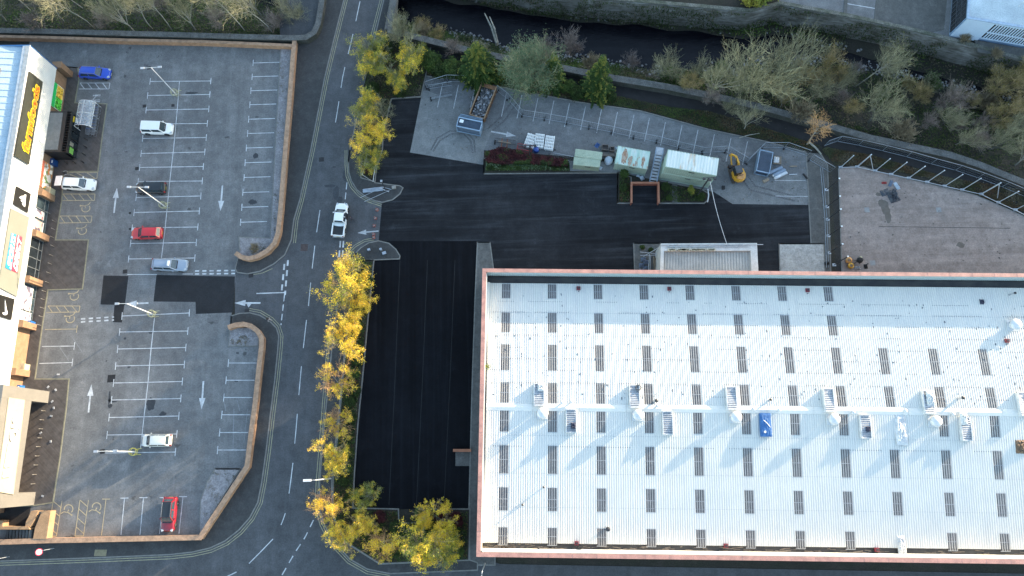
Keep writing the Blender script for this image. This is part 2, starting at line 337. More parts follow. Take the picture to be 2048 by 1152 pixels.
raised('walkway', [(955, 485), (980, 485), (990, 560), (990, 1130), (940, 1130), (938, 1018), (944, 780), (950, 600)], 'walk_concrete', 0.1)
sheet('ramp_pad', [(911, 903), (942, 903), (940, 932), (911, 932)], 'walk_concrete', 0.06)
raised('walkway', [(1612, 304), (1640, 306), (1655, 330), (1662, 560), (1647, 560), (1645, 488), (1622, 488)], 'walk_concrete', 0.05, z0=-0.02)
raised('concrete_pad', [(1558, 488), (1647, 488), (1650, 560), (1560, 560)], 'pale_concrete', 0.10)
raised('porch_side_slab', [(1267, 487), (1320, 487), (1320, 560), (1270, 560)], 'walk_concrete', 0.12)
sheet('grass_strip', [(1641, 306), (1668, 330), (1677, 336), (1684, 560), (1663, 560), (1656, 330)], 'earth', 0.02)
sheet('net_footing', [(1664, 340), (1678, 338), (1685, 560), (1672, 560)], 'dark_path', 0.024)
raised('concrete_yard', [(1677, 337), (1700, 333), (1726, 334), (1750, 342), (1830, 362), (1890, 376), (1950, 390), (2048, 433), (2300, 560), (2300, 600), (1684, 560)], 'concrete_slab', 0.06)
sheet('footpath', [(842, 86), (930, 108), (1000, 122), (1225, 164), (1440, 204), (1620, 250), (1740, 284), (1900, 320), (2048, 374), (2300, 480), (2300, 520), (2048, 425), (1890, 352), (1740, 308), (1640, 292), (1500, 246), (1417, 222), (1340, 214), (1226, 190), (1000, 144), (860, 112)], 'dark_path', 0.0)
sheet('grass_verge', [(855, 110), (1000, 143), (1226, 189), (1340, 213), (1417, 221), (1500, 245), (1640, 291), (1612, 304), (1530, 282), (1420, 259), (1280, 221), (1160, 204), (990, 171), (940, 162), (850, 151)], 'earth', 0.03)
struct('yard_kerb', MB().wall(W([(842, 195), (850, 152), (940, 163), (990, 172), (1160, 205), (1280, 222), (1420, 260), (1530, 283), (1612, 305)]), 0.15, -0.02, 0.13), _mats['kerb'])
for nm, px in (('north_side', [(1500, -160), (1560, 6), (1690, 31), (1820, 59), (1900, 76), (1935, -60), (1980, -160)]),):
    sheet('far_car_park', px, 'carpark_asphalt', 0.0)
sheet('far_gravel', [(1757, 46), (1770, -60), (1900, -60), (1888, 60), (1860, 66)], 'walk_concrete', 0.006)
struct('far_kerb', MB().wall(W([(1770, -80), (1757, 46)]), 1.6, -0.02, 0.05).wall(W([(1690, 30), (1695, -60)]), 0.5, -0.02, 0.1), _mats['walk_concrete'])
struct('far_bay_lines', MB().strip(W([(1692, 7), (1756, 18)]), 0.14, 0.012), _mats['white_paint'])
for px in ([(562, 97), (583, 97), (553, 472), (548, 490), (532, 504), (512, 515), (497, 518), (480, 516), (479, 475), (541, 477)], [(460, 656), (500, 655), (518, 668), (517, 692), (458, 692)], [(431, 938), (480, 938), (400, 1068), (402, 1000), (415, 965)]): raised('gravel_bed', px, 'gravel_top', .12)
# paved forecourt of the shops
raised('shop_paving', [(96, 130), (156, 136), (158, 160), (150, 206), (214, 208), (205, 270), (196, 343), (127, 343), (124, 400), (111, 480), (177, 480), (171, 530), (165, 578), (96, 580), (85, 650), (70, 758), (138, 758), (133, 812), (120, 915), (106, 1005), (62, 1012), (-60, 1012), (-60, 620), (60, 300)], 'paving', 0.05, km='yellow_kerb')

# ------------------------------------------------------------------ painted markings
mb = MB(); Z = 0.014; LW = 0.11
def bar(mb, a, b, w=LW, z=Z): mb.strip(W([a, b]), w, z)
def tee(mb, a, b, ends=(1, 1), tl=0.55, w=LW, z=Z):
    A, B = G(*a), G(*b); mb.strip([A, B], w, z); d = (B-A).normalized(); n = Vector((-d.y, d.x, 0))
    for e, p, s in ((ends[0], A, -1), (ends[1], B, 1)):
        if e: q = p+d*s*w*0.5; mb.strip([q-n*tl, q+n*tl], w, z+0.0006)
rowsU = [(301, 163, 421, 162), (296, 191, 419, 189), (293, 220, 417, 218), (290, 248, 414, 247), (286, 277, 412, 275), (283, 307, 409, 304), (280, 335, 406, 333), (277, 363, 404, 362), (273, 395, 401, 392), (269, 425, 398, 422), (265, 456, 395, 454), (262, 487, 392, 485), (258, 518, 389, 516), (255, 548, 386, 547)]
for a in rowsU[:-1]: tee(mb, a[:2], a[2:], (1, 1))
bar(mb, (255, 549), (314, 549)); bar(mb, (365, 548), (386, 548))
mb.strip(W([(359, 163), (355, 215), (347, 300), (341, 350), (336, 400), (330, 460), (323, 516)]), LW, Z+.0012)
rowsL = [(245, 632, 378, 626), (240, 664, 375, 662), (236, 698, 371, 695), (232, 732, 368, 729), (228, 766, 364, 763), (224, 800, 361, 797), (219, 835, 357, 832), (215, 870, 353, 868), (210, 906, 350, 904)]
for a in rowsL: tee(mb, a[:2], a[2:], (a[1] != 906, 1))
mb.strip(W([(309, 636), (302, 700), (296, 766), (288, 835), (281, 898)]), LW, Z+.0012)
for x, y in zip([507, 505, 502.5, 500.5, 498, 496, 493.5, 491, 489, 486.5, 484.5, 482], [126, 153.5, 181.5, 209.5, 238.5, 267, 296, 325.5, 355, 385, 414.5, 444.5]):
    tee(mb, (x, y), (x+52, y-1.5), (1, 0))
for x, y in [(457.5, 726), (453, 760.5), (448.5, 795), (444.5, 829.5), (440, 865), (436, 900)]: tee(mb, (x, y), (x+56, y), (1, 0))
tee(mb, (106, 138.5), (222, 139), (0, 0))
for a in ((84, 693, 148, 692), (79, 727, 144, 725)): tee(mb, a[:2], a[2:], (0, 1))
for a in ((249, 997, 242, 1070), (287, 996, 280, 1070), (327, 996, 319, 1068), (366, 994, 358, 1067)): tee(mb, a[:2], a[2:], (1, 0))
def hatch(mb, q, n, flip=False):
    a, b, c, d = [G(*p) for p in q]              # a-b top edge, d-c bottom edge
    mb.strip([a, b], LW, Z); mb.strip([d, c], LW, Z); mb.strip([b, c], LW, Z+.0008)
    for i in range(n):
        t = i/n; u = (i+0.75)/n
        p, r = (a.lerp(b, t), d.lerp(c, u)) if not flip else (a.lerp(b, u), d.lerp(c, t))
        mb.strip([p, r], LW, Z+.0016)
hatch(mb, [(160, 166), (220, 166), (218, 178), (158, 178)], 4); hatch(mb, [(152, 208), (214, 208), (210, 222), (150, 221)], 3)
for y in (541, 547): mb.strip(W([(390, y+1), (470, y)]), 0.22, Z, (0.62, 0.45))
for y in (637, 643): mb.strip(W([(162, y+1), (228, y-3)]), 0.22, Z, (0.62, 0.5))
def arrow(mb, tail, tip, w=0.12, hw=0.45, hl=1.6, z=Z):
    A, B = G(*tail), G(*tip); d = (B-A).normalized(); n = Vector((-d.y, d.x, 0)); C_ = B-d*hl
    mb.add([(*(A+n*w)[:2], z), (*(A-n*w)[:2], z), (*(C_-n*w)[:2], z), (*(C_+n*w)[:2], z)], [(0, 1, 2, 3)])
    mb.add([(*(C_+n*hw)[:2], z), (*(C_-n*hw)[:2], z), (*B[:2], z)], [(0, 1, 2)])
arrow(mb, (228, 426), (234, 376)); arrow(mb, (445, 371), (441, 422)); arrow(mb, (177, 825), (183, 769)); arrow(mb, (407, 762), (403, 819))
arrow(mb, (297, 606), (251, 608)); arrow(mb, (521, 606), (469, 606)); arrow(mb, (498, 607), (497, 615), 0.09, 0.33, 0.5, Z+.001)
struct('car_park_markings', mb, _mats['white_paint'])
mb = MB()
hatch(mb, [(126, 388), (190, 388), (189, 401), (124, 401)], 4); hatch(mb, [(120, 432), (184, 432), (182, 445), (118, 446)], 4)
hatch(mb, [(96, 612), (160, 612), (158, 624), (93, 625)], 4); hatch(mb, [(130, 345), (195, 345), (194, 357), (150, 357)], 3)
hatch(mb, [(124, 1002), (113, 1072), (97, 1074), (106, 1002)], 4, True); hatch(mb, [(177, 1000), (167, 1072), (150, 1072), (160, 1000)], 4, True)
tee(mb, (90, 659), (153, 658), (0, 1)); tee(mb, (212, 999), (203, 1071), (1, 0))
def wheelchair(mb, c, s=1.0, rot=0.0):
    P0 = G(*c); mt = Matrix.Rotation(rot, 2)
    def q(l): return [P0.xy+mt@Vector((x*s, y*s)) for x, y in l]
    mb.strip(q([(0.62*math.cos(R_(a)), -0.15+0.55*math.sin(R_(a))) for a in range(-200, 41, 24)]), 0.13, Z)
    mb.strip(q([(-0.1, -0.1), (-0.1, 0.3), (0.35, 0.45), (0.6, 0.85)]), 0.13, Z+.001); mb.strip(q([(-0.1, 0.25), (-0.75, 0.3)]), 0.13, Z+.002); mb.lathe((*(P0.xy+mt@Vector((-0.85*s, 0.3*s))), Z), [(0.14, 0), (0.1, 0.002)], 8)
for c in ((172, 415), (165, 460), (149, 591), (141, 636)): wheelchair(mb, c)
for c in ((136, 1020), (192, 1016)): wheelchair(mb, c, 1.0, R_(150))
struct('accessible_bay_markings', mb, _mats['cream_paint'])
mb = MB()
for c, s in (((186, 202), 1.0), ((192, 191), 0.65)):                     # parent and child bay symbol
    P0 = G(*c); mb.lathe((P0.x-0.55*s, P0.y, Z), [(0.2*s, 0), (0.17*s, 0.002)], 10); mb.strip([P0+Vector((-0.3*s, 0, 0)), P0+Vector((0.45*s, 0, 0))], 0.42*s, Z)
    for k in (-1, 1): mb.strip([P0+Vector((0.45*s, 0.14*k*s, 0)), P0+Vector((1.1*s, 0.14*k*s, 0))], 0.15*s, Z+.001)
mb.strip(W([(186, 199), (192, 193)]), 0.12, Z+.001)
struct('family_bay_symbol', mb, _mats['worn_paint'])
mb = MB()
def yl(px, off=(0, 0.28)):
    P = W(px)
    for o in off:
        Q = []
        for i, p in enumerate(P):
            d = (P[min(i+1, len(P)-1)]-P[max(i-1, 0)]).normalized(); Q.append(p+Vector((-d.y, d.x, 0))*o)
        mb.strip(Q, 0.09, 0.012)
yl([(693, -60), (691, 0), (671, 80), (653, 155), (625, 300), (603, 400), (592, 440), (587, 486)], (0, 0.3))
yl([(507, 549), (525, 546), (545, 537)], (0,))
yl([(498, 621), (520, 625), (543, 639), (556, 653), (562, 672), (560, 700), (554, 760), (545, 830), (537, 900), (528, 965), (520, 1006), (504, 1037), (481, 1064), (453, 1086), (422, 1100), (386, 1108), (340, 1113), (200, 1119), (0, 1126), (-100, 1128)], (0, 0.3))
yl([(694, 300), (694, 330), (696, 352), (704, 372), (718, 388), (737, 400), (764, 409)], (0, -0.3)); yl([(748, 480), (730, 483), (712, 493), (696, 508), (688, 525)], (0, -0.3))
yl([(664, 640), (656, 720), (645, 860), (637, 960), (634, 1010), (644, 1048), (662, 1084), (698, 1122), (735, 1143), (780, 1151)], (0, -0.3))
yl([(768, -60), (764, 0), (748, 62), (740, 95)], (0, -0.3))
struct('double_yellow_lines', mb, _mats['yellow_paint'])
mb = MB()
def dash(px, on, off, wd=0.12): mb.strip(W(px), wd, 0.012, (on, off))
dash([(720, 3), (708, 60), (700, 93), (686, 150), (676, 215), (671, 245)], 3.6, 2.3); dash([(640, 420), (631, 480), (624, 540), (620, 580), (615, 632)], 3.5, 2.1)
dash([(613, 640), (604, 720), (599, 775), (592, 860), (585, 935), (578, 988), (570, 1030), (562, 1050)], 4.1, 2.6)
dash([(546, 1078), (520, 1105), (498, 1127)], 6, 3); dash([(473, 1144), (430, 1165)], 4, 3)
dash([(576, 520), (570, 590)], 0.9, 0.65, 0.26); dash([(569, 528), (563, 586)], 0.9, 0.65, 0.26); dash([(569, 590), (562, 650)], 0.95, 0.45, 0.15)
mb.strip(W([(513, 587), (571, 585)]), 0.16, 0.0135); dash([(627, 1040), (610, 1075), (590, 1105), (563, 1152)], 1.0, 0.75, 0.15)
dash([(694, 365), (689, 412)], 1.1, 0.5, 0.13); dash([(681, 482), (678, 515)], 1.0, 0.45, 0.22); dash([(687, 482), (685, 515)], 1.0, 0.45, 0.22)
struct('road_markings', mb, _mats['white_paint'])
mb = MB(); arrow(mb, (757, 462), (715, 466), 0.1, 0.4, 1.3, 0.013)
for x, y in [(885, 168), (917, 170), (950, 174), (1013, 186), (1044, 190), (1076, 196), (1108, 201), (1139, 207), (1171, 213), (1203, 219), (1235, 224), (1268, 230), (1299, 236), (1331, 244), (1364, 251), (1396, 260), (1429, 268), (1462, 276), (1495, 283)]:
    bar(mb, (x, y), (x-10, y+47), 0.11, 0.012)
bar(mb, (1549, 361), (1611, 361), 0.11, 0.012); bar(mb, (1551, 392), (1617, 393), 0.11, 0.012); arrow(mb, (982, 263), (1032, 272), 0.12, 0.45, 1.5, 0.012)
struct('yard_markings', mb, _mats['worn_paint'])
mb = MB()
for a in (((447, 800), (452, 822)), ((468, 817), (466, 900)), ((474, 800), (480, 822)), ((495, 818), (488, 885)), ((145, 675), (165, 705)), ((118, 692), (138, 722))): bar(mb, *a, 0.08, 0.010)
struct('ghost_markings', mb, M('ghost_paint', (0.24, 0.25, 0.26), 0.8))
# ironwork in the road surface
M('cast_iron', (0.03, 0.028, 0.028), 0.6, metal=0.3)
for i, (x, y, s) in enumerate([(298, 136, .5), (289, 212, .5), (346, 211, .45), (274, 337, .5), (260, 426, .3), (260, 458, .3), (250, 543, .6), (502, 551, .6), (494, 622, .6), (205, 903, .6), (1708, 474, .35), (643, 319, .7)]):
    p = G(x, y); mb = MB(); mb.box((p.x, p.y, 0.012), (s*1.1, s, 0.024), R_(5))
    for k in range(4): mb.box((p.x-s*.4+k*s*.27, p.y, 0.026), (s*.08, s*.85, 0.008), R_(5))
    tag(mb.build('drain_cover', _mats['cast_iron']), 'dark iron drain cover in the tarmac, %s of the twelve counted from the car park' % ORD[i], 'drain cover', 'drain covers in the tarmac')
mb = MB()
for px in ([(862, 300), (875, 276), (900, 262), (930, 262), (948, 280), (950, 305)], [(866, 303), (880, 281), (902, 268), (927, 267), (942, 283), (945, 306)], [(985, 262), (1010, 240), (1035, 205), (1044, 175)], [(975, 258), (1000, 236), (1024, 203), (1034, 176)], [(1440, 300), (1480, 330), (1510, 372), (1600, 395)], [(1432, 308), (1470, 338), (1500, 380), (1590, 402)]): mb.strip(W(px), .28, .0105)
struct('tyre_marks', mb, M('tyre_mark', (0.115, 0.118, 0.122), 0.85, (0.16, 0.163, 0.167), 0.5, fine=.3))
mb = MB()
for px in ([(775, 330), (900, 345), (1100, 362), (1235, 368)], [(770, 395), (950, 398), (1238, 410)], [(765, 440), (1000, 440), (1300, 446), (1615, 452)], [(1000, 520), (1260, 522)]): mb.strip(W(px), .10, .0165)
for x in (790, 845, 900): mb.strip(W([(x+10, 520), (x, 760), (x-12, 1010)]), .09, .0205)
struct('paver_joints', mb, M('paver_joint', (0.011, 0.0125, 0.016), 0.9, (0.005, 0.006, 0.008), 0.3, fine=.3))
struct('tactile_paving', MB().prism(W([(191, 1099), (215, 1099), (213, 1112), (189, 1112)]), 0.1, 0.128), M('buff_paving', (0.24, 0.21, 0.13), 0.9))
struct('worn_manhole_patch', MB().prism(W([(602, 488), (616, 488), (615, 502), (601, 502)]), None, 0.008), M('rust_patch', (0.10, 0.07, 0.065), 0.9, fine=0.3))
# ------------------------------------------------------------------ walls
def wmat(o):
    m = Matrix.Identity(4)
    while o is not None: m = o.matrix_basis @ m; o = o.parent
    return m
def wb(mb, name, mat, parent, sm=False):
    """like build(), for shapes given in world coordinates"""
    if parent is not None:
        inv = wmat(parent).inverted(); mb.v = [tuple(inv @ Vector(v)) for v in mb.v]
    return mb.build(name, mat, parent, sm)
brick('orange_brick', (0.40, 0.215, 0.115), (0.33, 0.17, 0.09), (0.30, 0.24, 0.18))
M('orange_coping', (0.44, 0.27, 0.17), 0.9, (0.27, 0.17, 0.11), 1.6, fine=0.15, bmp=0.3)
M('grey_stone', (0.155, 0.155, 0.15), 0.95, (0.09, 0.092, 0.088), 1.2, fine=0.3, bmp=0.6); M('dark_stone', (0.075, 0.072, 0.066), 0.95, (0.035, 0.04, 0.025), 0.8, fine=0.3, bmp=0.6)
def walled(name, px, th, h, mats, label, zc=0.0, loc=None, lift=0.0):
    P = W(px, zc); c = sum(P, Vector())/len(P); e = empty(name, (c.x, c.y, 0), 0, label, 'wall')
    wb(MB().wall(P, th, -0.05, h), 'brickwork' if 'brick' in mats[0] else 'stonework', _mats[mats[0]], e)
    wb(MB().wall(P, th+0.12, h, h+0.1), 'coping', _mats[mats[1]], e); return e
wN = [(590, 72), (586, 110), (578, 215), (569, 320), (561, 420), (556, 466), (549, 486), (534, 502), (514, 513), (497, 517), (483, 514), (471, 506)]
walled('brick_wall', wN, 0.55, 1.1, ('orange_brick', 'orange_coping'), 'orange brick wall between the car park and the road, curving in at its lower end by the entrance', 1.15)
wS = [(456, 655), (470, 650), (486, 648), (502, 652), (515, 662), (523, 676), (523, 692), (518, 735), (511, 800), (502, 868), (494, 933), (400, 1075), (300, 1077), (160, 1080), (100, 1081), (-20, 1085)]
walled('brick_wall', wS, 0.55, 1.1, ('orange_brick', 'orange_coping'), 'orange brick wall round the lower half of the car park, from the entrance down to the steps', 1.15)
walled('boundary_wall', [(-60, 72), (100, 76), (250, 81), (400, 84), (500, 88), (584, 92)], 0.35, 1.0, ('orange_brick', 'orange_coping'), 'long low brick retaining wall along the riverside edge of the car park', 0.9)
walled('river_wall', [(-60, 60), (100, 63), (250, 67), (400, 71), (500, 74), (590, 76), (612, 75), (628, 65), (636, 48), (641, 20), (652, -60)], 0.75, 1.3, ('dark_stone', 'grey_stone'), 'grey stone parapet wall behind the car park, bending round onto the bridge', 1.3)
walled('river_wall', [(776, 60), (820, 71), (870, 84), (930, 99), (1000, 114), (1100, 131), (1225, 156), (1330, 173), (1440, 195), (1530, 216), (1620, 241), (1740, 276), (1830, 295), (1900, 310), (1960, 330), (2048, 366), (2150, 415)], 0.9, 1.3, ('dark_stone', 'grey_stone'), 'long grey stone wall running between the footpath and the wooded river bank', 1.3)
walled('bridge_parapet', [(776, 60), (786, 5), (796, -60)], 1.0, 1.2, ('grey_stone', 'grey_stone'), 'pale stone bridge parapet on the right side of the road', 1.2)
# deck and piers of the bridge
mb = MB(); mb.prism(W([(648, -150), (640, 78), (790, 66), (800, -150)]), -1.4, -0.04); struct('bridge_deck', mb, _mats['grey_stone'])
# quay wall on the far bank
m, t, b = newmat('quay_stone'); out = mixc(t, noise(t, 1.0, coords(t, (0.5, 0.5, 3.0))), (0.30, 0.295, 0.275), (0.11, 0.10, 0.085)); out = mixc(t, noise(t, 0.35, detail=6, rough=0.7), out, (0.045, 0.042, 0.025), f=0.7)
t.links.new(out, b.inputs['Base Color']); b.inputs['Roughness'].default_value = 0.95; bump(t, b, noise(t, 3, coords(t, (1, 1, 4))), 0.8, 0.1); _mats['quay'] = m
P = [Vector((p.x, p.y, 0)) for p in NWp]; c = P[5]; e = empty('quay_wall', (c.x, c.y, RZ), 0, 'tall weathered stone quay wall along the far bank of the river', 'wall')
mb = MB(); rr = random.Random(3)
Q = []
for a, bb in zip(P, P[1:]):
    n_ = max(1, int((bb-a).length/1.5)); Q += [a.lerp(bb, i/n_) for i in range(n_)]
Q.append(P[-1]); vs = []; K = 6
for q in Q:
    for j in range(K+1): z = RZ-0.5+(0.25-(RZ-0.5))*j/K; vs.append((q.x, q.y-0.25-0.55*(1-j/K)+rr.uniform(-.09, .09), z+rr.uniform(-.05, .05)))
    vs.append((q.x, q.y+0.5, 0.25))
fs = [(i*(K+2)+j, (i+1)*(K+2)+j, (i+1)*(K+2)+j+1, i*(K+2)+j+1) for i in range(len(Q)-1) for j in range(K+1)]
mb.add(vs, fs); wb(mb, 'stonework', m, e)
mb = MB().wall([(q.x, q.y+0.15) for q in Q], 0.6, 0.24, 0.42); wb(mb, 'coping', M('quay_coping', (0.20, 0.19, 0.165), 0.95, (0.07, 0.08, 0.05), 0.5, fine=0.25), e)

# ------------------------------------------------------------------ the warehouse
ZC, ZE, SL = 7.8, 5.55, 0.08
A0 = G(965, 537, ZC); A1 = G(2048, 547, ZC); wa = math.atan2(A1.y-A0.y, A1.x-A0.x); WD = 37.0; WL = 92.0
ux = Vector((math.cos(wa), math.sin(wa), 0)); uy = Vector((-ux.y, ux.x, 0))
O_ = Vector((A0.x, A0.y, 0))-uy*WD
wh = empty('warehouse', O_, wa, 'huge retail warehouse with a white ribbed metal roof and terracotta edge capping', 'warehouse')
Yr = WD/2
def zr(y): return ZE+SL*(Yr-abs(y-Yr))
def wl(px, py, lift=0.0):
    """pixel on the roof -> the warehouse's own coordinates"""
    y = 18.0
    for _ in range(6): p = G(px, py, zr(y)+lift)-O_; y = p.dot(uy)
    return Vector((p.dot(ux), y, zr(y)))
M('roof_white', (0.68, 0.64, 0.57), 0.6, (0.62, 0.59, 0.535), 0.35, fine=0.04, big=0.0, metal=0.0, spec=0.3)
mt_ = _mats['roof_white'].node_tree; bb_ = mt_.nodes['Principled BSDF']; old_ = bb_.inputs['Base Color'].links[0].from_socket
o2_ = mixc(mt_, noise(mt_, 1.0, coords(mt_, (1.6, 0.10, 1)), detail=5, rough=.7, lo=.5, hi=.75), old_, (0.50, 0.48, 0.45), f=0.55)
o2_ = mixc(mt_, noise(mt_, 0.06, detail=5, rough=.6), o2_, (0.56, 0.56, 0.54), f=0.5); mt_.links.new(o2_, bb_.inputs['Base Color'])
M('roof_lap', (0.42, 0.45, 0.48), 0.7); M('terracotta_metal', (0.50, 0.25, 0.20), 0.55, (0.33, 0.17, 0.14), 0.9, fine=0.12); M('cladding_blue', (0.40, 0.47, 0.48), 0.5, (0.42, 0.50, 0.53), 0.5); M('gutter_dark', (0.022, 0.022, 0.026), 0.7, (0.05, 0.048, 0.045), 0.6)
M('wall_render', (0.36, 0.27, 0.21), 0.85)
PIT = 0.30
x0, x1 = 0.85, WL-0.85
def ribs(ya, yb, xa, xb, dz=0.0, pit=PIT, n0=None):
    vs = []; x = xa; 
    while x < xb:
        for dx, h in ((0, 0), (0.16, 0), (0.18, 0.06), (0.27, 0.06)):
            if x+dx <= xb+1e-6: vs += [(x+dx, ya, zr(ya)+h+dz), (x+dx, yb, zr(yb)+h+dz)]
        x += pit
    n = len(vs)//2; return vs, [(2*i, 2*i+2, 2*i+3, 2*i+1) for i in range(n-1)]
mb = MB()
gy = 1.5
for ya, yb in ((gy, Yr), (Yr, WD-gy)): mb.add(*ribs(ya, yb, x0, x1))
mb.build('roof', _mats['roof_white'], wh)
# walls, parapets (inner cladding ribbed), capping, gutters
mb = MB(); mb.box((WL/2, 0.2, ZC/2-.05), (WL, 0.3, ZC-.1)); mb.box((WL/2, WD-0.2, ZC/2-.05), (WL, 0.3, ZC-.1)); mb.box((0.2, WD/2, ZC/2-.05), (0.3, WD-0.7, ZC-.1)); mb.box((WL-.2, WD/2, ZC/2-.05), (0.3, WD-0.7, ZC-.1)); mb.build('wall', _mats['wall_render'], wh)
mb = MB(); cw = 0.52
mb.box((WL/2, WD-cw/2, ZC), (WL, cw, 0.12)); mb.box((WL/2, cw/2, ZC), (WL, cw, 0.12)); mb.box((cw/2, WD/2, ZC), (cw, WD-2*cw, 0.12)); mb.box((WL-cw/2, WD/2, ZC), (cw, WD-2*cw, 0.12))
for i in range(1, 31): mb.box((i*3.0, WD-cw/2, ZC+.065), (0.05, cw+.01, 0.02)); mb.box((i*3.0, cw/2, ZC+.065), (0.05, cw+.01, 0.02))
for i in range(1, 12): mb.box((cw/2, i*3.05, ZC+.065), (cw+.01, 0.05, 0.02))
mb.build('capping', _mats['terracotta_metal'], wh)
mb = MB(); vs = []; x = 0.6; i = 0
while x < WL-.6:
    for dx, h in ((0, 0), (.18, 0), (.2, .06), (.28, .06)): vs += [(x+dx, WD-.42-h, ZE+.05), (x+dx, WD-.42-h, ZC-.08)]
    x += .3
n = len(vs)//2; mb.add(vs, [(2*i, 2*i+1, 2*i+3, 2*i+2) for i in range(n-1)])
mb.add([(x, .84-y, z) for x, y, z in [(a, b-WD+.42+.42, c) for a, b, c in vs]], [(2*i+1, 2*i, 2*i+2, 2*i+3) for i in range(n-1)])
mb.build('parapet_cladding', _mats['cladding_blue'], wh)
mb = MB(); mb.box((.55, WD/2, (ZE+ZC)/2), (.1, WD-1.3, ZC-ZE-.2)); mb.box((.78, WD/2, ZE+.35), (.36, WD-3.0, .5)); mb.build('end_flashing', _mats['roof_white'], wh)
mb = MB(); mb.box((WL/2, WD-1.0, ZE-.12), (WL-1.2, 1.0, .1)); mb.box((WL/2, 1.12, ZE-.12), (WL-1.2, .7, .1)); mb.build('gutter', _mats['gutter_dark'], wh)
mb = MB(); mb.box((WL/2, .66, ZC-.45), (WL-1.3, .27, .1)); mb.box((WL/2, .76, ZE+.8), (WL-1.3, .05, 1.8)); mb.build('sunlit_face_ledge', _mats['roof_white'], wh)  # added white ledge standing in for the sunlit inner face of the parapet
mb = MB(); mb.box((WL/2, 1.48, ZE+.0), (WL-1.4, .05, .2)); mb.build('gutter_upstand', _mats['roof_white'], wh)
# ridge cap in lengths
mb = MB(); x = x0
while x < x1:
    L = min(6.1, x1-x); mb.add([(x, Yr-.45, zr(Yr-.45)+.07), (x+L-.03, Yr-.45, zr(Yr-.45)+.07), (x+L-.03, Yr, zr(Yr)+.14), (x, Yr, zr(Yr)+.14), (x, Yr+.45, zr(Yr+.45)+.07), (x+L-.03, Yr+.45, zr(Yr+.45)+.07), (x, Yr-.47, zr(Yr)-.05), (x+L-.03, Yr-.47, zr(Yr)-.05), (x, Yr+.47, zr(Yr)-.05), (x+L-.03, Yr+.47, zr(Yr)-.05)], [(0, 1, 2, 3), (3, 2, 5, 4), (6, 7, 1, 0), (4, 5, 9, 8)]); x += L
mb.build('ridge_cap', _mats['roof_white'], wh)
# sheet laps and rows of fixings
mb = MB(); rr = random.Random(5)
for y in [Yr+6.0*.0+k for k in (3.1, 6.35, 9.55, 12.8)]+[Yr-3.6, Yr-8.4, Yr-12.6]:
    x = x0
    while x < x1:
        L = rr.uniform(4, 16); yy = y+(0.12 if y > Yr+6 and y < Yr+7 and int(x/8) % 2 else 0)
        mb.box((x+L/2, yy, zr(yy)+.052), (L-.05, .03, .008), 0); x += L
mb.build('sheet_lap', _mats['roof_lap'], wh)
mb = MB(); 
for y in [Yr+k for k in (1.6, 3.25, 4.9, 6.5, 8.0, 9.7, 11.3, 12.9, 14.4)]+[Yr-5]:
    x = x0+rr.uniform(0, 3)
    while x < x1:
        run = rr.randint(4, 22)
        for i in range(run):
            xx = x0+PIT*(round((x-x0)/PIT)+i)+.09
            if xx < x1: mb.box((xx, y, zr(y)+.02), (.075, .075, .04))
        x += run*PIT+rr.uniform(1, 7)
for _ in range(240):
    x, y = rr.uniform(x0, x1), Yr+rr.uniform(1, 15.5); mb.box((x, y, zr(y)+.05), (rr.uniform(.05, .13), rr.uniform(.07, .32), .06), rr.uniform(-.3, .3))
tag(mb.build('roof_fixings', M('fixing_dark', (0.12, 0.14, 0.17), 0.7), wh), None, None, None, 'stuff')
# rooflights
M('rooflight_pane', (0.092, 0.088, 0.092), 0.3, (0.14, 0.13, 0.13), 0.6, spec=0.4)
cols = [1011, 1106, 1201, 1298, 1394.5, 1492, 1590, 1688, 1786, 1888, 1990]
cx = [wl(x, 841).x for x in cols]; cx += [cx[-1]+6.35*i for i in (1, 2, 3)]
rows = [(569, 597), (626, 665), (690, 741), (766, 806), (819, 864), (892, 948), (976, 1022), (1056, 1090)]
ryl = [(wl(1105, b).y, wl(1105, a).y) for a, b in rows]
rl = []
for ri, (ya, yb) in enumerate(ryl):
    for ci, x in enumerate(cx):
        if ri < 2 and ci > 7: continue
        if ci == 8 and ri in (4, 7): continue
        mb = MB(); xs_ = x0+PIT*round((x-.6-x0)/PIT)
        for k in range(4):
            xa = xs_+k*PIT; mb.m = 0; mb.add([(xa-.045, ya, zr(ya)+.045), (xa+.01, ya, zr(ya)+.014), (xa+.16, ya, zr(ya)+.014), (xa+.2, ya, zr(ya)+.056), (xa-.045, yb, zr(yb)+.045), (xa+.01, yb, zr(yb)+.014), (xa+.16, yb, zr(yb)+.014), (xa+.2, yb, zr(yb)+.056)], [(0, 1, 5, 4), (1, 2, 6, 5), (2, 3, 7, 6)])
        mb.m = 2
        for k in range(4): xa = xs_+k*PIT; mb.box((xa+.225, (ya+yb)/2, 0), (.11, .01, .01)) if False else mb.add([(xa+.17, ya, zr(ya)+.068), (xa+.28, ya, zr(ya)+.068), (xa+.28, yb, zr(yb)+.068), (xa+.17, yb, zr(yb)+.068)], [(0, 1, 2, 3)])
        mb.m = 1; ym = (ya+yb)/2
        for y in (ya-.06, ym, yb+.06): mb.box((xs_+.55, y, zr(y)+.062), (1.25, .05, .012))
        mb.build('rooflight', [_mats['rooflight_pane'], _mats['roof_lap'], M('rooflight_rib', (.34, .33, .32), .5)], wh)

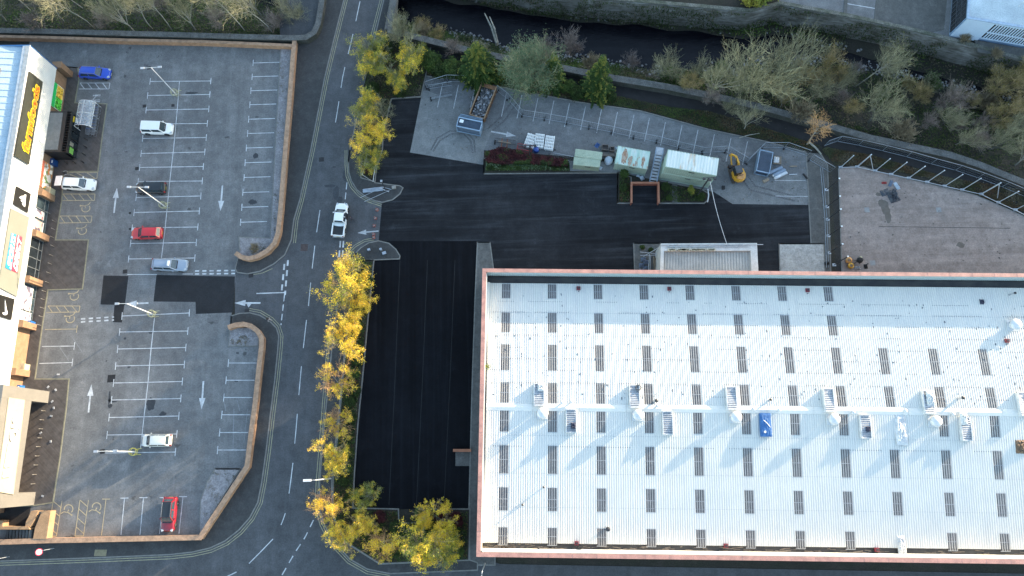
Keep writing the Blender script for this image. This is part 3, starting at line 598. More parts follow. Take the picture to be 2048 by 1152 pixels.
# ---- things standing on the warehouse roof
def on_roof(px, py, name, label, cat, group=None, rz=0.0):
    l = wl(px, py); p = O_+ux*l.x+uy*l.y; return empty(name, (p.x, p.y, l.z), wa+rz, label, cat, group), l
M('vent_white', (0.66, 0.66, 0.66), 0.5, (0.5, 0.5, 0.5), 2.0); M('vent_grey', (0.45, 0.47, 0.50), 0.4, metal=0.3); M('dark_metal', (0.03, 0.03, 0.035), 0.5)
def smoke_vent(px, py, side, lab, proto={}):
    e, l = on_roof(px, py, 'smoke_vent', lab, 'roof vent', 'louvred smoke vents along the ridge')
    sl = -SL*side; mb = MB(); H = 0.62
    for (dx, dy, w_, d_) in ((0, -1.45, 1.25, .08), (0, 1.45, 1.25, .08), (-.62, 0, .08, 2.98), (.62, 0, .08, 2.98)):
        mb.box((dx, dy, .5*H-.12+sl*dy), (w_, d_, H+.24))
    mb.box((0, 0, .2), (1.2, 2.8, .1)); mb.build('frame', _mats['vent_white'], e)
    mb = MB()
    for k in range(12): y = -1.3+k*.236; mb.box((0, y, H-.1+sl*y), (1.15, .19, .035), 0, Matrix.Rotation(-.35, 3, 'X'))
    mb.build('louvre', _mats['vent_grey'], e); return e
for i, (x, y) in enumerate([(1078, 790), (1268, 793.5), (1461, 797), (1655, 801), (1853, 805), (2043, 809)]):
    smoke_vent(x, y, 1, 'louvred white smoke vent above the ridge cap, %s from the left' % ORD[i])
for i, (x, y) in enumerate([(1142, 842), (1334, 846), (1728, 853.5), (1928, 858)]):
    smoke_vent(x, y, -1, 'louvred white smoke vent below the ridge cap, %s from the left' % ORD[i])
def dome(px, py, r, h, lab):
    e, l = on_roof(px, py, 'dome_ventilator', lab, 'roof ventilator', 'white dome ventilators on the roof')
    mb = MB(); mb.lathe((0, 0, -.15), [(r*.72, 0), (r*.72, h+.15)], 20); mb.box((0, 0, .05), (r*2, r*2, .2)); mb.build('duct', _mats['vent_white'], e)
    mb = MB(); mb.lathe((0, 0, h), [(r, -.12), (r*1.02, 0), (r*.95, .14), (r*.75, .27), (r*.4, .36), (r*.05, .39)], 24); mb.build('cowl', _mats['vent_white'], e, True)
for i, (x, y) in enumerate([(1086, 829), (1276, 832.5), (1470, 837), (1665, 841), (1867, 845)]):
    dome(x-1, y-2, .72, .85, 'white dome ventilator below the ridge cap, %s from the left' % ORD[i])
dome(2024, 651, .75, .85, 'white dome ventilator alone near the right end of the upper roof slope')
def red_vent(px, py, lab):
    e, l = on_roof(px, py, 'red_flue', lab, 'flue', 'small red flues on the roof')
    mb = MB(); mb.box((0, 0, .12), (.5, .5, .3)); mb.box((0, 0, .42), (.42, .42, .06)); mb.build('base', M('red_paint', (0.20, 0.02, 0.035), 0.6, (0.12, 0.015, 0.025), 3), e)
    mb = MB(); mb.box((0, 0, .46), (.26, .26, .04)); mb.lathe((.0, -.45, 0), [(.05, 0), (.05, .3)], 8); mb.build('opening', _mats['dark_metal'], e)
for x, y, l in [(1157, 577, 'small red flue in the shaded top rooflight row, leftmost of three'), (1338, 578, 'small red flue in the shaded top rooflight row, middle one of three'), (1614, 581, 'small red flue in the shaded top rooflight row, rightmost of three'), (2012, 682, 'small red flue just below the lone dome ventilator'), (1153, 1086, 'small red flue near the bottom edge of the roof, leftmost one there'), (1451, 1091, 'small red flue near the bottom edge of the roof, middle one there'), (1752, 1099, 'small red flue near the bottom edge of the roof, rightmost one there')]: red_vent(x, y, l)
def stack(px, py, r, h, lab, lean=0):
    e, l = on_roof(px, py, 'flue_pipe', lab, 'flue', 'thin flue pipes on the roof')
    MB().lathe((0, 0, -.05), [(r, 0), (r, h)], 12).build('pipe', _mats['vent_grey'], e); MB().lathe((0, 0, h), [(r*1.3, 0), (r*1.5, .12), (r*.6, .2)], 12).build('cap', _mats['dark_metal'], e)
for x, y, r, h, l in [(1309, 803, .16, 1.3, 'short dark capped flue pipe above the ridge, right of the second smoke vent'), (1213, 1056, .2, 1.5, 'tall flue pipe with dark cap near the bottom left of the roof'), (1915, 797, .16, 1.2, 'thin flue pipe above the ridge near the right end'), (1538, 800, .12, .6, 'thin flue pipe just above the ridge near the blue covered vent'), (1087, 974, .1, .5, 'thin short flue pipe on the left of the lower slope'), (1045, 1009, .1, .6, 'thin pale flue pipe on the lower slope, leftmost one'), (1078, 1098, .12, .3, 'stubby flue pipe by the bottom gutter'), (2018, 590, .12, 1.2, 'thin flue pipe on the shaded upper slope at the right end')]: stack(x, y, r, h, l)
for i, (x, y) in enumerate([(1124, 806), (1143, 804), (1314, 812), (1505, 818), (1556, 820), (1704, 824), (1903, 828), (1808, 822)]):
    e, l = on_roof(x, y, 'mushroom_vent', 'small white mushroom vent on the ridge cap, %s from the left' % ORD[i], 'roof vent', 'small mushroom vents on the ridge')
    MB().lathe((0, 0, 0), [(.12, 0), (.12, .42)], 10).build('pipe', _mats['vent_white'], e); MB().lathe((0, 0, .4), [(.24, 0), (.26, .05), (.15, .14), (.02, .17)], 12).build('cap', _mats['vent_white'], e, True)
def heap(mb, c, rx, ry, h, seed, n=14, rz=0.0):
    rr = random.Random(seed); vs = []; mt = Matrix.Rotation(rz, 3, 'Z')
    for j in range(n+1):
        for i in range(n+1):
            u, v = i/n*2-1, j/n*2-1; q = Vector((u*rx, v*ry, 0)); hh = h*max(0, 1-max(abs(u), abs(v))**3)*(0.55+1.1*abs(mnoise.noise(Vector((u*2.7+seed, v*2.7, seed*.7))))); q += Vector((rr.uniform(-.03, .03), rr.uniform(-.03, .03), hh)); vs.append(Vector(c)+mt@q)
    return mb.add(vs, [(j*(n+1)+i, j*(n+1)+i+1, (j+1)*(n+1)+i+1, (j+1)*(n+1)+i) for j in range(n) for i in range(n)])
M('plastic_sheet', (0.62, 0.62, 0.60), 0.35, (0.45, 0.45, 0.46), 1.5); M('blue_tarp', (0.03, 0.13, 0.34), 0.5, (0.02, 0.09, 0.25), 1.5)
e, l = on_roof(1529, 850, 'covered_vent', 'smoke vent covered by a blue tarpaulin below the ridge cap', 'roof vent')
mb = MB(); mb.box((0, 0, .3), (1.35, 3.0, .62)); mb.build('box', _mats['blue_tarp'], e); mb = MB(); heap(mb, (0, 0, .6), .7, 1.5, .12, 4); mb.build('tarpaulin', _mats['blue_tarp'], e); mb = MB(); mb.tube([(-.3, .6, .66), (.1, .2, .78), (.5, -.3, .66)], .05); mb.lathe((-.2, -.9, .64), [(.18, 0), (.16, .08)], 12); mb.build('strap', _mats['vent_white'], e)
for i, (x, y, rx, ry, lb) in enumerate([(1801, 856, .75, 2.2, 'crumpled pale plastic sheeting over an opening below the ridge'), (1803, 1092, .55, 1.5, 'crumpled white plastic sheeting lying near the bottom edge of the roof'), (1855, 797, .5, 1.0, 'crumpled pale plastic sheeting on the fifth upper smoke vent'), (1922, 838, .45, .8, 'scrap of white sheeting on the last lower smoke vent'), (1082, 775, .45, .55, 'scrap of white sheeting on the first upper smoke vent')]):
    e, l = on_roof(x, y, 'plastic_sheeting', lb, 'plastic sheet'); mb = MB(); heap(mb, (0, 0, .03 if i < 2 else .62), rx, ry, .35, i+7, 18); mb.build('sheet', _mats['plastic_sheet'], e)
for i, (x, y, s, lb) in enumerate([(1146, 851, .35, 'dark tool bag on the first lower smoke vent'), (1732, 858, .3, 'small dark bag on the third lower smoke vent'), (1963, 604, .3, 'dark blue rucksack on the shaded slope near the right end'), (1275, 776, .28, 'coil of dark hose on the second upper smoke vent')]):
    e, l = on_roof(x, y, 'bag' if i < 3 else 'hose_coil', lb, 'bag' if i < 3 else 'hose'); mb = MB(); 
    if i < 3: heap(mb, (0, 0, .5 if i < 2 else 0), s, s*1.2, .5, i+31, 8); mb.build('body', M('navy_bag', (0.03, 0.035, 0.07), 0.8), e)
    else: mb.tube([(.35*math.cos(a*.5), .35*math.sin(a*.5), .62+.01*a) for a in range(26)], .05); mb.build('coil', _mats['dark_metal'], e)
e, l = on_roof(2044, 893, 'leaf_pile', 'pile of brown rubbish at the right edge of the picture on the lower slope', 'pile'); mb = MB(); heap(mb, (0, 0, 0), .9, .9, .5, 55, 16); mb.build('heap', M('brown_debris', (0.26, 0.17, 0.11), 0.9, (0.14, 0.09, 0.06), 3, fine=.3), e)
e, l = on_roof(973, 735, 'weed', 'green weed growing out of the gutter at the left edge of the roof', 'plant'); rr = random.Random(8)
mb = MB()
for _ in range(70):
    a, r, z = rr.uniform(0, 6.28), rr.uniform(0, .45), rr.uniform(0, .5); c = Vector((r*math.cos(a), r*math.sin(a), z)); mb.add([c, c+Vector((.12, .03, .05)), c+Vector((.02, .14, .08))], [(0, 1, 2)])
mb.build('foliage', leafmat('weed_leaf', (0.10, 0.16, 0.03), (0.2, 0.2, 0.05)), e)
# gutter debris
mb = MB(); rr = random.Random(12)
for _ in range(170):
    x = rr.choice([rr.uniform(1, 30), rr.uniform(30, 88)]); y = rr.uniform(.6, 1.25); mb.box((x, y, ZE-.04), (rr.uniform(.2, 1.6), rr.uniform(.03, .1), .05), rr.uniform(-.15, .15))
tag(mb.build('gutter_litter', M('litter_tan', (0.30, 0.24, 0.18), 0.9, (0.15, 0.12, 0.1), 3), wh), None, None, None, 'stuff')
# ---- entrance porch on the north side of the warehouse
def local_quad(px, z): return [G(x, y, z) for x, y in px]
pc = G(1410, 540, 0); pe = empty('entrance_porch', (pc.x, pc.y, 0), 0, 'white parapeted entrance porch roof against the warehouse, with ribbed grey sheets', 'porch')
pz = 4.4; oq = local_quad([(1322, 487), (1514, 486), (1517, 545), (1320, 545)], pz)
M('render_white', (0.62, 0.60, 0.56), 0.8, (0.5, 0.48, 0.45), 1.0); M('porch_sheet', (0.48, 0.47, 0.43), 0.6, (0.38, 0.38, 0.35), 0.8)
a, b_, c_, d_ = [Vector((q.x, q.y)) for q in oq]
def lerp2(u, v): return a.lerp(b_, u).lerp(d_.lerp(c_, u), v)
mb = MB(); 
def pbox(mb, u0, v0, u1, v1, z0, z1): mb.prism([lerp2(u0, v0), lerp2(u1, v0), lerp2(u1, v1), lerp2(u0, v1)], z0, z1)
pbox(mb, 0, 0, 1, .26, 0, pz); pbox(mb, 0, .262, .035, 1, 0, pz); pbox(mb, .93, .262, 1, 1, 0, pz-.004); wb(mb, 'parapet', _mats['render_white'], pe)
mb = MB(); N = 30
for i in range(N):
    u0 = .036+.893*i/N; u1 = .036+.893*(i+1)/N; um = (u0+u1)/2
    for (ua, ub, z) in ((u0, um, pz-.47), (um, u1, pz-.39)):
        p = [lerp2(ua, .262), lerp2(ub, .262), lerp2(ub, 1), lerp2(ua, 1)]; mb.prism(p, pz-.7, z)
wb(mb, 'roof_sheets', _mats['porch_sheet'], pe)
mb = MB(); 
for v, u0, u1 in ((.06, 0, 1.06), (.12, .06, .9)): p, q = lerp2(u0, v), lerp2(u1, v); mb.tube([(p.x, p.y, pz+.1), (q.x, q.y, pz+.1)], .06)
for u in (.17, .3, .5, .7, .82): p = lerp2(u, .08); mb.tube([(p.x-.5, p.y-.4, pz+.05), (p.x, p.y+.2, pz+.3), (p.x+.4, p.y-.3, pz+.05)], .035, 5)
wb(mb, 'roof_rails', _mats['vent_grey'], pe)
mb = MB()
for u, w_ in ((.13, .17), (.27, .1), (.44, .12)):
    for k in range(14): p = lerp2(u-.05+.011*k+(.0 if k < 7 else .02), .235); mb.box((p.x, p.y, pz+.16), (.22, .3, .3), k)
tag(wb(mb, 'render_splashes', M('splash', (0.60, 0.56, 0.42), 0.9), pe), None)
# scaffold and pallets left of the porch
e = empty('scaffold_poles', G(1293, 515), 0, 'jumble of crossed scaffold poles leaning beside the white porch', 'scaffold')
mb = MB()
for p0, p1, z0, z1 in [((1280, 504), (1320, 508), 1.6, 1.6), ((1281, 511), (1325, 510), 1.5, 1.7), ((1287, 513), (1321, 493), 1.2, 3.0), ((1299, 508), (1297, 540), 1.6, 1.6), ((1301, 511), (1300, 540), .2, 1.4), ((1317, 540), (1324, 517), 1.0, 3.6), ((1280, 503), (1280, 540), 0, .1)]: mb.tube([G(*p0, z0), G(*p1, z1)], .045, 6)
wb(mb, 'pole', _mats['vent_grey'], e)
M('timber', (0.30, 0.24, 0.17), 0.9, (0.2, 0.16, 0.12), 2); M('blue_grey_box', (0.13, 0.17, 0.24), 0.7)
for i, (x, y, w_, d_, h_, mt, lb) in enumerate([(1287, 530, .9, 1.5, .5, 'blue_grey_box', 'heap of blue grey rubble sacks beside the scaffold poles'), (1311, 528, .5, 1.9, .8, 'timber', 'stack of timber boards standing against the porch')]):
    p = G(x, y); e = empty('rubble_sacks' if i == 0 else 'board_stack', p, .02, lb, 'sacks' if i == 0 else 'boards'); mb = MB()
    if i == 0: [heap(mb, (rr.uniform(-.4, .4), -1+k*.45, .0), .45, .38, .5, 60+k, 8) for k in range(5)]; mb.build('sacks', _mats[mt], e)
    else: [mb.box((k*.16-.3, 0, h_/2), (.07, d_-.2*k, h_), .02*k) for k in range(5)]; mb.build('boards', _mats[mt], e)
# ------------------------------------------------------------------ the row of shops at the left edge
FZ0, FZ1 = 3.1, 9.4
FA = G(113, 137, FZ0); FB = G(18.5, 768, FZ0); FA.z = FB.z = 0
fd = (FB-FA).normalized(); fn = Vector((-fd.y, fd.x, 0))          # fd runs down the picture, fn points out of the facade
if fn.x < 0: fn = -fn
def FP(px, py, off=0.03): return ray_plane(px, py, FA+fn*off, fn)
def fy(px, py, z=0.0): return (G(px, py, z)-FA).dot(fd)
def fpt(s, z, off): return FA+fd*s+fn*off+Vector((0, 0, z))
shop = empty('shop_building', FA+fd*20-fn*6, 0, 'long row of shops with white ribbed cladding, shop signs and orange brick piers', 'shop building')
M('clad_white', (0.62, 0.61, 0.58), 0.6, (0.55, 0.54, 0.52), .6, fine=.04); M('blue_verge', (0.03, 0.13, 0.33), 0.5); M('shop_roof', (0.38, 0.47, 0.53), 0.6, (0.32, 0.40, 0.46), .4, fine=.08)
M('warm_brick', (0.28, 0.165, 0.095), 0.9, (0.22, 0.125, 0.07), 1.5, fine=.15); M('black_metal', (0.02, 0.021, 0.023), 0.45); M('taupe_panel', (0.155, 0.142, 0.125), 0.6, (0.135, 0.125, 0.11), .5, fine=.05)
glassy('shop_glass', (0.045, 0.065, 0.075)); glassy('dark_glass', (0.015, 0.02, 0.025))
def fbox(mb, s0, s1, o0, o1, z0, z1):
    p = [fpt(s0, 0, o0), fpt(s1, 0, o0), fpt(s1, 0, o1), fpt(s0, 0, o1)]; return mb.prism(p, z0, z1)
SE = fy(60, 1010)+1.0                         # south end of the row
# upper cladding with vertical ribs
vs = []; s = 0.0
while s < SE:
    for ds, h in ((0, 0), (.14, 0), (.16, .04), (.24, .04)): q = s+ds; vs += [tuple(fpt(q, FZ0, h)), tuple(fpt(q, FZ1, h))]
    s += .27
n = len(vs)//2; mb = MB(); mb.add(vs, [(2*i, 2*i+2, 2*i+3, 2*i+1) for i in range(n-1)]); fbox(mb, 0.02, SE, -.5, -.03, FZ0, FZ1); wb(mb, 'cladding', _mats['clad_white'], shop)
mb = MB(); fbox(mb, -.1, SE+.1, -.55, .1, FZ1, FZ1+.12); wb(mb, 'roof_edge', M('edge_grey', (.34, .36, .37), .5), shop)
mb = MB(); fbox(mb, -.10, .0, -30, .08, FZ0-.1, FZ1+.13); wb(mb, 'verge_trim', [_mats['blue_verge']], shop)
mb = MB(); fbox(mb, -.1, SE+.1, -.95, -.56, FZ1-.5, FZ1+.10); wb(mb, 'eaves_gutter', M('pale_gutter', (0.40, 0.44, 0.48), .5), shop)
mb = MB(); vs = []; sl_ = 0.10; s = -.05; q = 0
rl_ = []
while s < SE: rl_ += [(s, 0), (s+.85, 0), (s+.88, .06), (s+.97, .06)]; s += 1.0
for s, h in rl_: vs += [tuple(fpt(s, FZ1-.25+h, -.97)), tuple(fpt(s, FZ1-.25+2.2+h, -23))]
n = len(vs)//2; mb.add(vs, [(2*i, 2*i+1, 2*i+3, 2*i+2) for i in range(n-1)]); wb(mb, 'roof', _mats['shop_roof'], shop)
mb = MB(); p = [FP(0, 139), FP(16, 142)]; 
mb = MB(); fbox(mb, 3.6, 4.6, -4.9, -3.6, FZ1, FZ1+.22); wb(mb, 'rooflight', _mats['rooflight_pane'], shop)
# ground floor wall, piers, glazing
mb = MB(); fbox(mb, 0, SE, -20, -.22, 0, FZ0-.002); wb(mb, 'wall', _mats['warm_brick'], shop)
piers = [fy(128, 150), fy(98, 398), fy(88, 478), fy(75, 568), fy(62, 655), fy(49, 748)]
for s in piers: mb = MB(); fbox(mb, s-.45, s+.45, -.74, .62, 0, FZ0-.05); fbox(mb, s-.5, s+.5, -.74, .68, FZ0-.05, FZ0+.04); wb(mb, 'brick_pier', _mats['warm_brick'], shop)
def glazing(s0, s1, mat, n, nm='shop_window'):
    mb = MB(); fbox(mb, s0, s1, -.3, -.12, .25, FZ0-.06); o = wb(mb, nm, _mats[mat], shop)
    mb = MB(); 
    for i in range(n+1): s = s0+(s1-s0)*i/n; fbox(mb, s-.04, s+.04, -.12, -.06, .2, FZ0-.06)
    for z in (.2, 1.0, FZ0-.2): fbox(mb, s0, s1, -.12, -.065, z, z+.07)
    f = mb; f.v = [tuple(wmat(shop).inverted() @ Vector(v)) for v in f.v]; f.build('frame', M('alu_frame', (0.30, 0.32, 0.33), .4, metal=.5), o); return o
glazing(piers[1]+.5, piers[2]-.5, 'shop_glass', 3); glazing(piers[2]+.5, piers[3]-.5, 'dark_glass', 4, 'glass_doors'); glazing(piers[3]+.5, piers[4]-.5, 'shop_glass', 3)
# posters behind the glass and on the wall (areas of colour as in the photo)
def patchmat(name, cs, scale):
    m, t, b = newmat(name); v = nd(t, 'ShaderNodeTexVoronoi', Scale=scale); t.links.new(coords(t), v.inputs['Vector'])
    rp = t.nodes.new('ShaderNodeValToRGB'); rp.color_ramp.interpolation = 'CONSTANT'
    els = rp.color_ramp.elements
    for i, c in enumerate(cs):
        e_ = els[i] if i < 2 else els.new(i/len(cs)); e_.position = i/len(cs); e_.color = (*c, 1)
    sp = t.nodes.new('ShaderNodeSeparateColor'); t.links.new(v.outputs['Color'], sp.inputs[0]); t.links.new(sp.outputs[0], rp.inputs[0]); t.links.new(rp.outputs[0], b.inputs['Base Color']); b.inputs['Roughness'].default_value = .4; _mats[name] = m; return m
patchmat('chips_print', [(.75, .45, .05), (.55, .30, .02), (.8, .55, .12), (.35, .2, .02)], 5); patchmat('peas_print', [(.10, .6, .05), (.03, .25, .02), (.2, .75, .1), (.02, .12, .01)], 6); patchmat('food_print', [(.6, .55, .5), (.55, .2, .06), (.25, .22, .15), (.7, .68, .62), (.12, .2, .06)], 2.2); patchmat('model_print', [(.5, .45, .42), (.10, .09, .12), (.55, .38, .30), (.25, .25, .3), (.35, .12, .15)], 1.6)
M('poster_green', (.02, .48, .12), .4, (.02, .42, .10)); M('poster_red', (.62, .16, .09), .4); M('sign_white', (.8, .8, .78), .4, (.75, .75, .73)); M('sign_black', (.008, .0075, .007), .5, (.01, .01, .009), 1)
def poster(s0, s1, z0, z1, bands, off=-.07, nm='poster'):
    out = None
    for i, (a_, b_, ma) in enumerate(bands):
        mb = MB(); fbox(mb, s0, s1, off-.05, off+.012*i, z0+(z1-z0)*a_, z0+(z1-z0)*b_)
        if out is None: out = wb(mb, nm, _mats[ma], shop)
        else: mb.v = [tuple(wmat(shop).inverted() @ Vector(v)) for v in mb.v]; mb.build('print', _mats[ma], out)
    return out
sA, sB = fy(126, 182), fy(115, 228)
p0 = poster(sA, sB, .5, 3.0, [(0, 1, 'sign_white'), (.66, 1, 'poster_green')], -.14)
sm_ = (sA+sB)/2; mb = MB(); fbox(mb, sA+.1, sm_, -.15, -.10, .6, 2.1); wb(mb, 'poster', _mats['chips_print'], shop); mb = MB(); fbox(mb, sm_, sB-.1, -.15, -.10, .6, 2.1); wb(mb, 'poster', _mats['peas_print'], shop)
sA, sB = fy(101, 335), fy(93, 385); poster(sA, sB, .4, 3.0, [(0, 1, 'food_print'), (.74, 1, 'poster_red')], -.14)
s0, s1 = piers[1]+.5, piers[2]-.5; poster(s0+2.0, s0+3.2, .9, 2.9, [(0, 1, 'sign_white'), (.1, .9, 'model_print')]); poster(s0+3.6, s1-.2, .7, 2.9, [(0, 1, 'sign_white'), (.1, .85, 'model_print')])
s0, s1 = piers[3]+.5, piers[4]-.5; poster(s0+.4, s0+3.8, .9, 2.95, [(0, 1, 'sign_white'), (.05, .8, 'model_print')]); poster(s0+4.0, s1-.2, .6, 2.95, [(0, 1, 'sign_white'), (.05, .7, 'model_print')])
# text and marks on the fascia
def text_mesh(body, bold=0.0):
    cu = bpy.data.curves.new('lettering', 'FONT'); cu.body = body; cu.offset = bold; cu.resolution_u = 3
    o = bpy.data.objects.new('lettering', cu); COL.objects.link(o); dg = bpy.context.evaluated_depsgraph_get(); dg.update()
    me = bpy.data.meshes.new_from_object(o.evaluated_get(dg)); v = [v.co.copy() for v in me.vertices]; f = [tuple(p.vertices) for p in me.polygons]
    bpy.data.objects.remove(o); bpy.data.curves.remove(cu); bpy.data.meshes.remove(me); return v, f
def lettering(body, quad, mat, parent, nm='lettering', bold=0.0, depth=0.06, off=0.0, shear=0.0, inv=None):
    """quad: world points bottom-left, bottom-right, top-right, top-left of the words"""
    v, f = text_mesh(body, bold); xs_ = [p.x for p in v]; ys_ = [p.y for p in v]; x0_, x1_, y0_, y1_ = min(xs_), max(xs_), min(ys_), max(ys_)
    bl, br, tr, tl = quad; nn = (br-bl).cross(tl-bl).normalized(); out = []
    for p in v:
        u = (p.x-x0_)/(x1_-x0_); w_ = (p.y-y0_)/(y1_-y0_); u += shear*(w_-.5); out.append(bl.lerp(br, u).lerp(tl.lerp(tr, u), w_)+nn*(off+depth))
    mb = MB(); mb.add(out, f); n0 = len(out); mb.add([q-nn*depth for q in out], [tuple(reversed(q)) for q in f])
    ed = {}
    for q in f:
        for a_, b_ in zip(q, q[1:]+q[:1]): ed[(a_, b_)] = 1
    mb.f += [(a_, a_+n0, b_+n0, b_) for a_, b_ in ed if (b_, a_) not in ed]; mb.mi += [0]*(len(mb.f)-len(mb.mi))
    if inv is not None: mb.v = [tuple(inv @ Vector(q)) for q in mb.v]; return mb.build(nm, mat, parent)
    return wb(mb, nm, mat, parent)
def panel(px, mat, off0=.05, off1=.2, nm='sign_panel'):
    P0 = [FP(x, y, off1) for x, y in px]; P1 = [p-fn*(off1-off0) for p in P0]; mb = MB(); n = len(P0); mb.add(P0+P1, [tuple(range(n))[::-1]]+[tuple(range(n, 2*n))]+[(i, (i+1) % n, (i+1) % n+n, i+n) for i in range(n)]); return wb(mb, nm, mat, shop)
iv = wmat(shop).inverted()
M('sign_olive', (.032, .034, .026), .45, (.025, .028, .02), 1); M('neon_yellow', (.85, .62, .02), .4, (.8, .55, .02)); M('sign_orange', (.78, .16, .02), .4, (.7, .12, .02)); M('sign_blue', (.03, .28, .48), .4); M('sign_red', (.70, .05, .09), .4); M('sign_stone', (.17, .17, .145), .5, (.155, .155, .13), .4, fine=.03)
M('pale_edge', (.5, .5, .45), .5)
sp_ = panel([(60, 143), (86, 164), (58.5, 329), (30, 312)], _mats['sign_olive'], .05, .3)
q = [FP(57, 307, .32), FP(80.5, 172, .32), FP(67.5, 165.5, .32), FP(41, 300, .32)]
def grow(q, k): c = sum(q, Vector())/4; u = (q[1]-q[0]).normalized()*k; v = (q[3]-q[0]).normalized()*k; return [q[0]-u-v, q[1]+u-v, q[2]+u+v, q[3]-u+v]
lettering('farmfoods', q, _mats['neon_yellow'], sp_, 'lettering', .058, .06, 0, .05, iv)
lettering('farmfoods', grow(q, -.14), _mats['sign_orange'], sp_, 'lettering', .03, .05, .07, .05, iv)
sp_ = panel([(33.7, 372.5), (62, 387.8), (55.6, 425.7), (27.4, 408.4)], _mats['sign_black'], .05, .2)
def mark(px, mat, parent, off=.215, th=.05):
    P0 = [FP(x, y, off+th) for x, y in px]; n = len(P0); uu, vv = fd, Vector((0, 0, 1))
    tr = tessellate_polygon([[Vector(((p-P0[0]).dot(uu), (p-P0[0]).dot(vv), 0)) for p in P0]]); mb = MB(); mb.add(P0+[p-fn*th for p in P0], [tuple(t_) for t_ in tr]+[(i, (i+1) % n, (i+1) % n+n, i+n) for i in range(n)]); mb.v = [tuple(iv @ Vector(v)) for v in mb.v]; mb.build('emblem', mat, parent)
Z2 = lambda x, y: (x/5.483, 340+y/5.483)
mark([Z2(268, 270), Z2(286, 272), Z2(275, 402), Z2(262, 400)], _mats['sign_white'], sp_)
mark([Z2(213, 300), Z2(240, 285), Z2(264, 283), Z2(262, 318), Z2(228, 318)], _mats['sign_white'], sp_)
mark([Z2(228, 330), Z2(262, 326), Z2(260, 352), Z2(240, 350)], _mats['sign_white'], sp_); mark([Z2(242, 360), Z2(258, 360), Z2(256, 388), Z2(250, 384)], _mats['sign_white'], sp_)
sp_ = panel([(21.9, 416.6), (58.7, 434.8), (34, 593.5), (-3, 574)], _mats['sign_stone'], .05, .2)
for w_, pq, mm in (('SPORTS', [(32.8, 469), (23, 466), (11, 535), (22.5, 541)], 'sign_blue'), ('DIRECT', [(44.7, 474), (34.6, 470), (23.5, 541), (35, 546)], 'sign_red')):
    P0 = [FP(x, y, .26) for x, y in pq]; mb = MB(); mb.add(P0+[p-fn*.05 for p in P0], [(0, 1, 2, 3), (7, 6, 5, 4), (0, 4, 5, 1), (1, 5, 6, 2), (2, 6, 7, 3), (3, 7, 4, 0)]); mb.v = [tuple(iv @ Vector(v)) for v in mb.v]; mb.build('name_board', _mats[mm], sp_)
lettering('SPORTS', [FP(22, 536, .28), FP(32, 473, .28), FP(23.5, 469, .28), FP(13.5, 531, .28)], _mats['sign_white'], sp_, 'lettering', .03, .04, 0, .12, iv)
lettering('DIRECT', [FP(34, 541, .28), FP(43.5, 478, .28), FP(35.5, 474, .28), FP(25.5, 536, .28)], _mats['sign_white'], sp_, 'lettering', .03, .04, 0, .12, iv)
sp_ = panel([(-4, 588), (29.6, 598), (23, 640), (-10, 630)], _mats['sign_black'], .05, .2)
Z3 = lambda x, y: (x/5.008, 550+y/5.008)
mark([Z3(51, 247), Z3(58, 290), Z3(66, 340), Z3(74, 368), Z3(76, 385), Z3(66, 398), Z3(48, 401), Z3(32, 394), Z3(27, 380), Z3(34, 374), Z3(44, 381), Z3(52, 376), Z3(52, 340)], _mats['sign_white'], sp_)
# farmfoods entrance lobby: low black glazed box
lob = [G(104, 219, 3.1), G(134, 222, 3.1), G(121, 303, 3.1), G(92, 300, 3.1)]
s0, s1 = (lob[1]-FA).dot(fd), (lob[2]-FA).dot(fd); o1 = (lob[1]-FA).dot(fn)
mb = MB(); fbox(mb, s0, s1, -.7, o1, 2.85, 3.1); fbox(mb, s0, s0+.15, -.7, o1, 0, 2.85); fbox(mb, s1-.15, s1, -.7, o1, 0, 2.85); fbox(mb, s0, s1, o1-.6, o1-.5, 0, .2)
lobby = wb(mb, 'entrance_lobby', _mats['black_metal'], shop)
mb = MB(); fbox(mb, s0+.3, s1-.3, .05, o1-.55, 3.1, 3.16); mb.v = [tuple(iv @ Vector(v)) for v in mb.v]; mb.build('lobby_roof', M('felt_grey', (.17, .18, .18), .8, (.13, .14, .14), 2), lobby)
mb = MB(); n = 8
for i in range(17): s = s0+(s1-s0)*i/16; fbox(mb, s-.03, s+.03, o1+.01, o1+.55, 2.45, 3.0)
fbox(mb, s0, s1, o1+.56, o1+.62, 2.35, 2.9)
for i in range(6): s = s0+.1+(s1-s0-.2)*i/5; fbox(mb, s-.05, s+.05, o1+.5, o1+.56, 0, 2.35)
mb.v = [tuple(iv @ Vector(v)) for v in mb.v]; mb.build('canopy_frame', _mats['black_metal'], lobby)
mb = MB(); fbox(mb, s0+.15, s1-.15, o1+.35, o1+.45, .1, 2.4); mb.v = [tuple(iv @ Vector(v)) for v in mb.v]; mb.build('glazing', _mats['dark_glass'], lobby)
for k, (u0, u1, z0, z1, mm) in enumerate([(.04, .16, .9, 1.6, 'sign_white'), (.05, .2, 1.8, 2.2, 'neon_yellow'), (.8, .95, 1.0, 2.0, 'poster_lime'), (.68, .78, 1.2, 2.1, 'sign_stone')]):
    if mm == 'poster_lime': M('poster_lime', (.16, .38, .08), .4)
    mb = MB(); fbox(mb, s0+(s1-s0)*u0, s0+(s1-s0)*u1, o1+.45, o1+.48, z0, z1); mb.v = [tuple(iv @ Vector(v)) for v in mb.v]; mb.build('window_poster', _mats[mm], lobby)
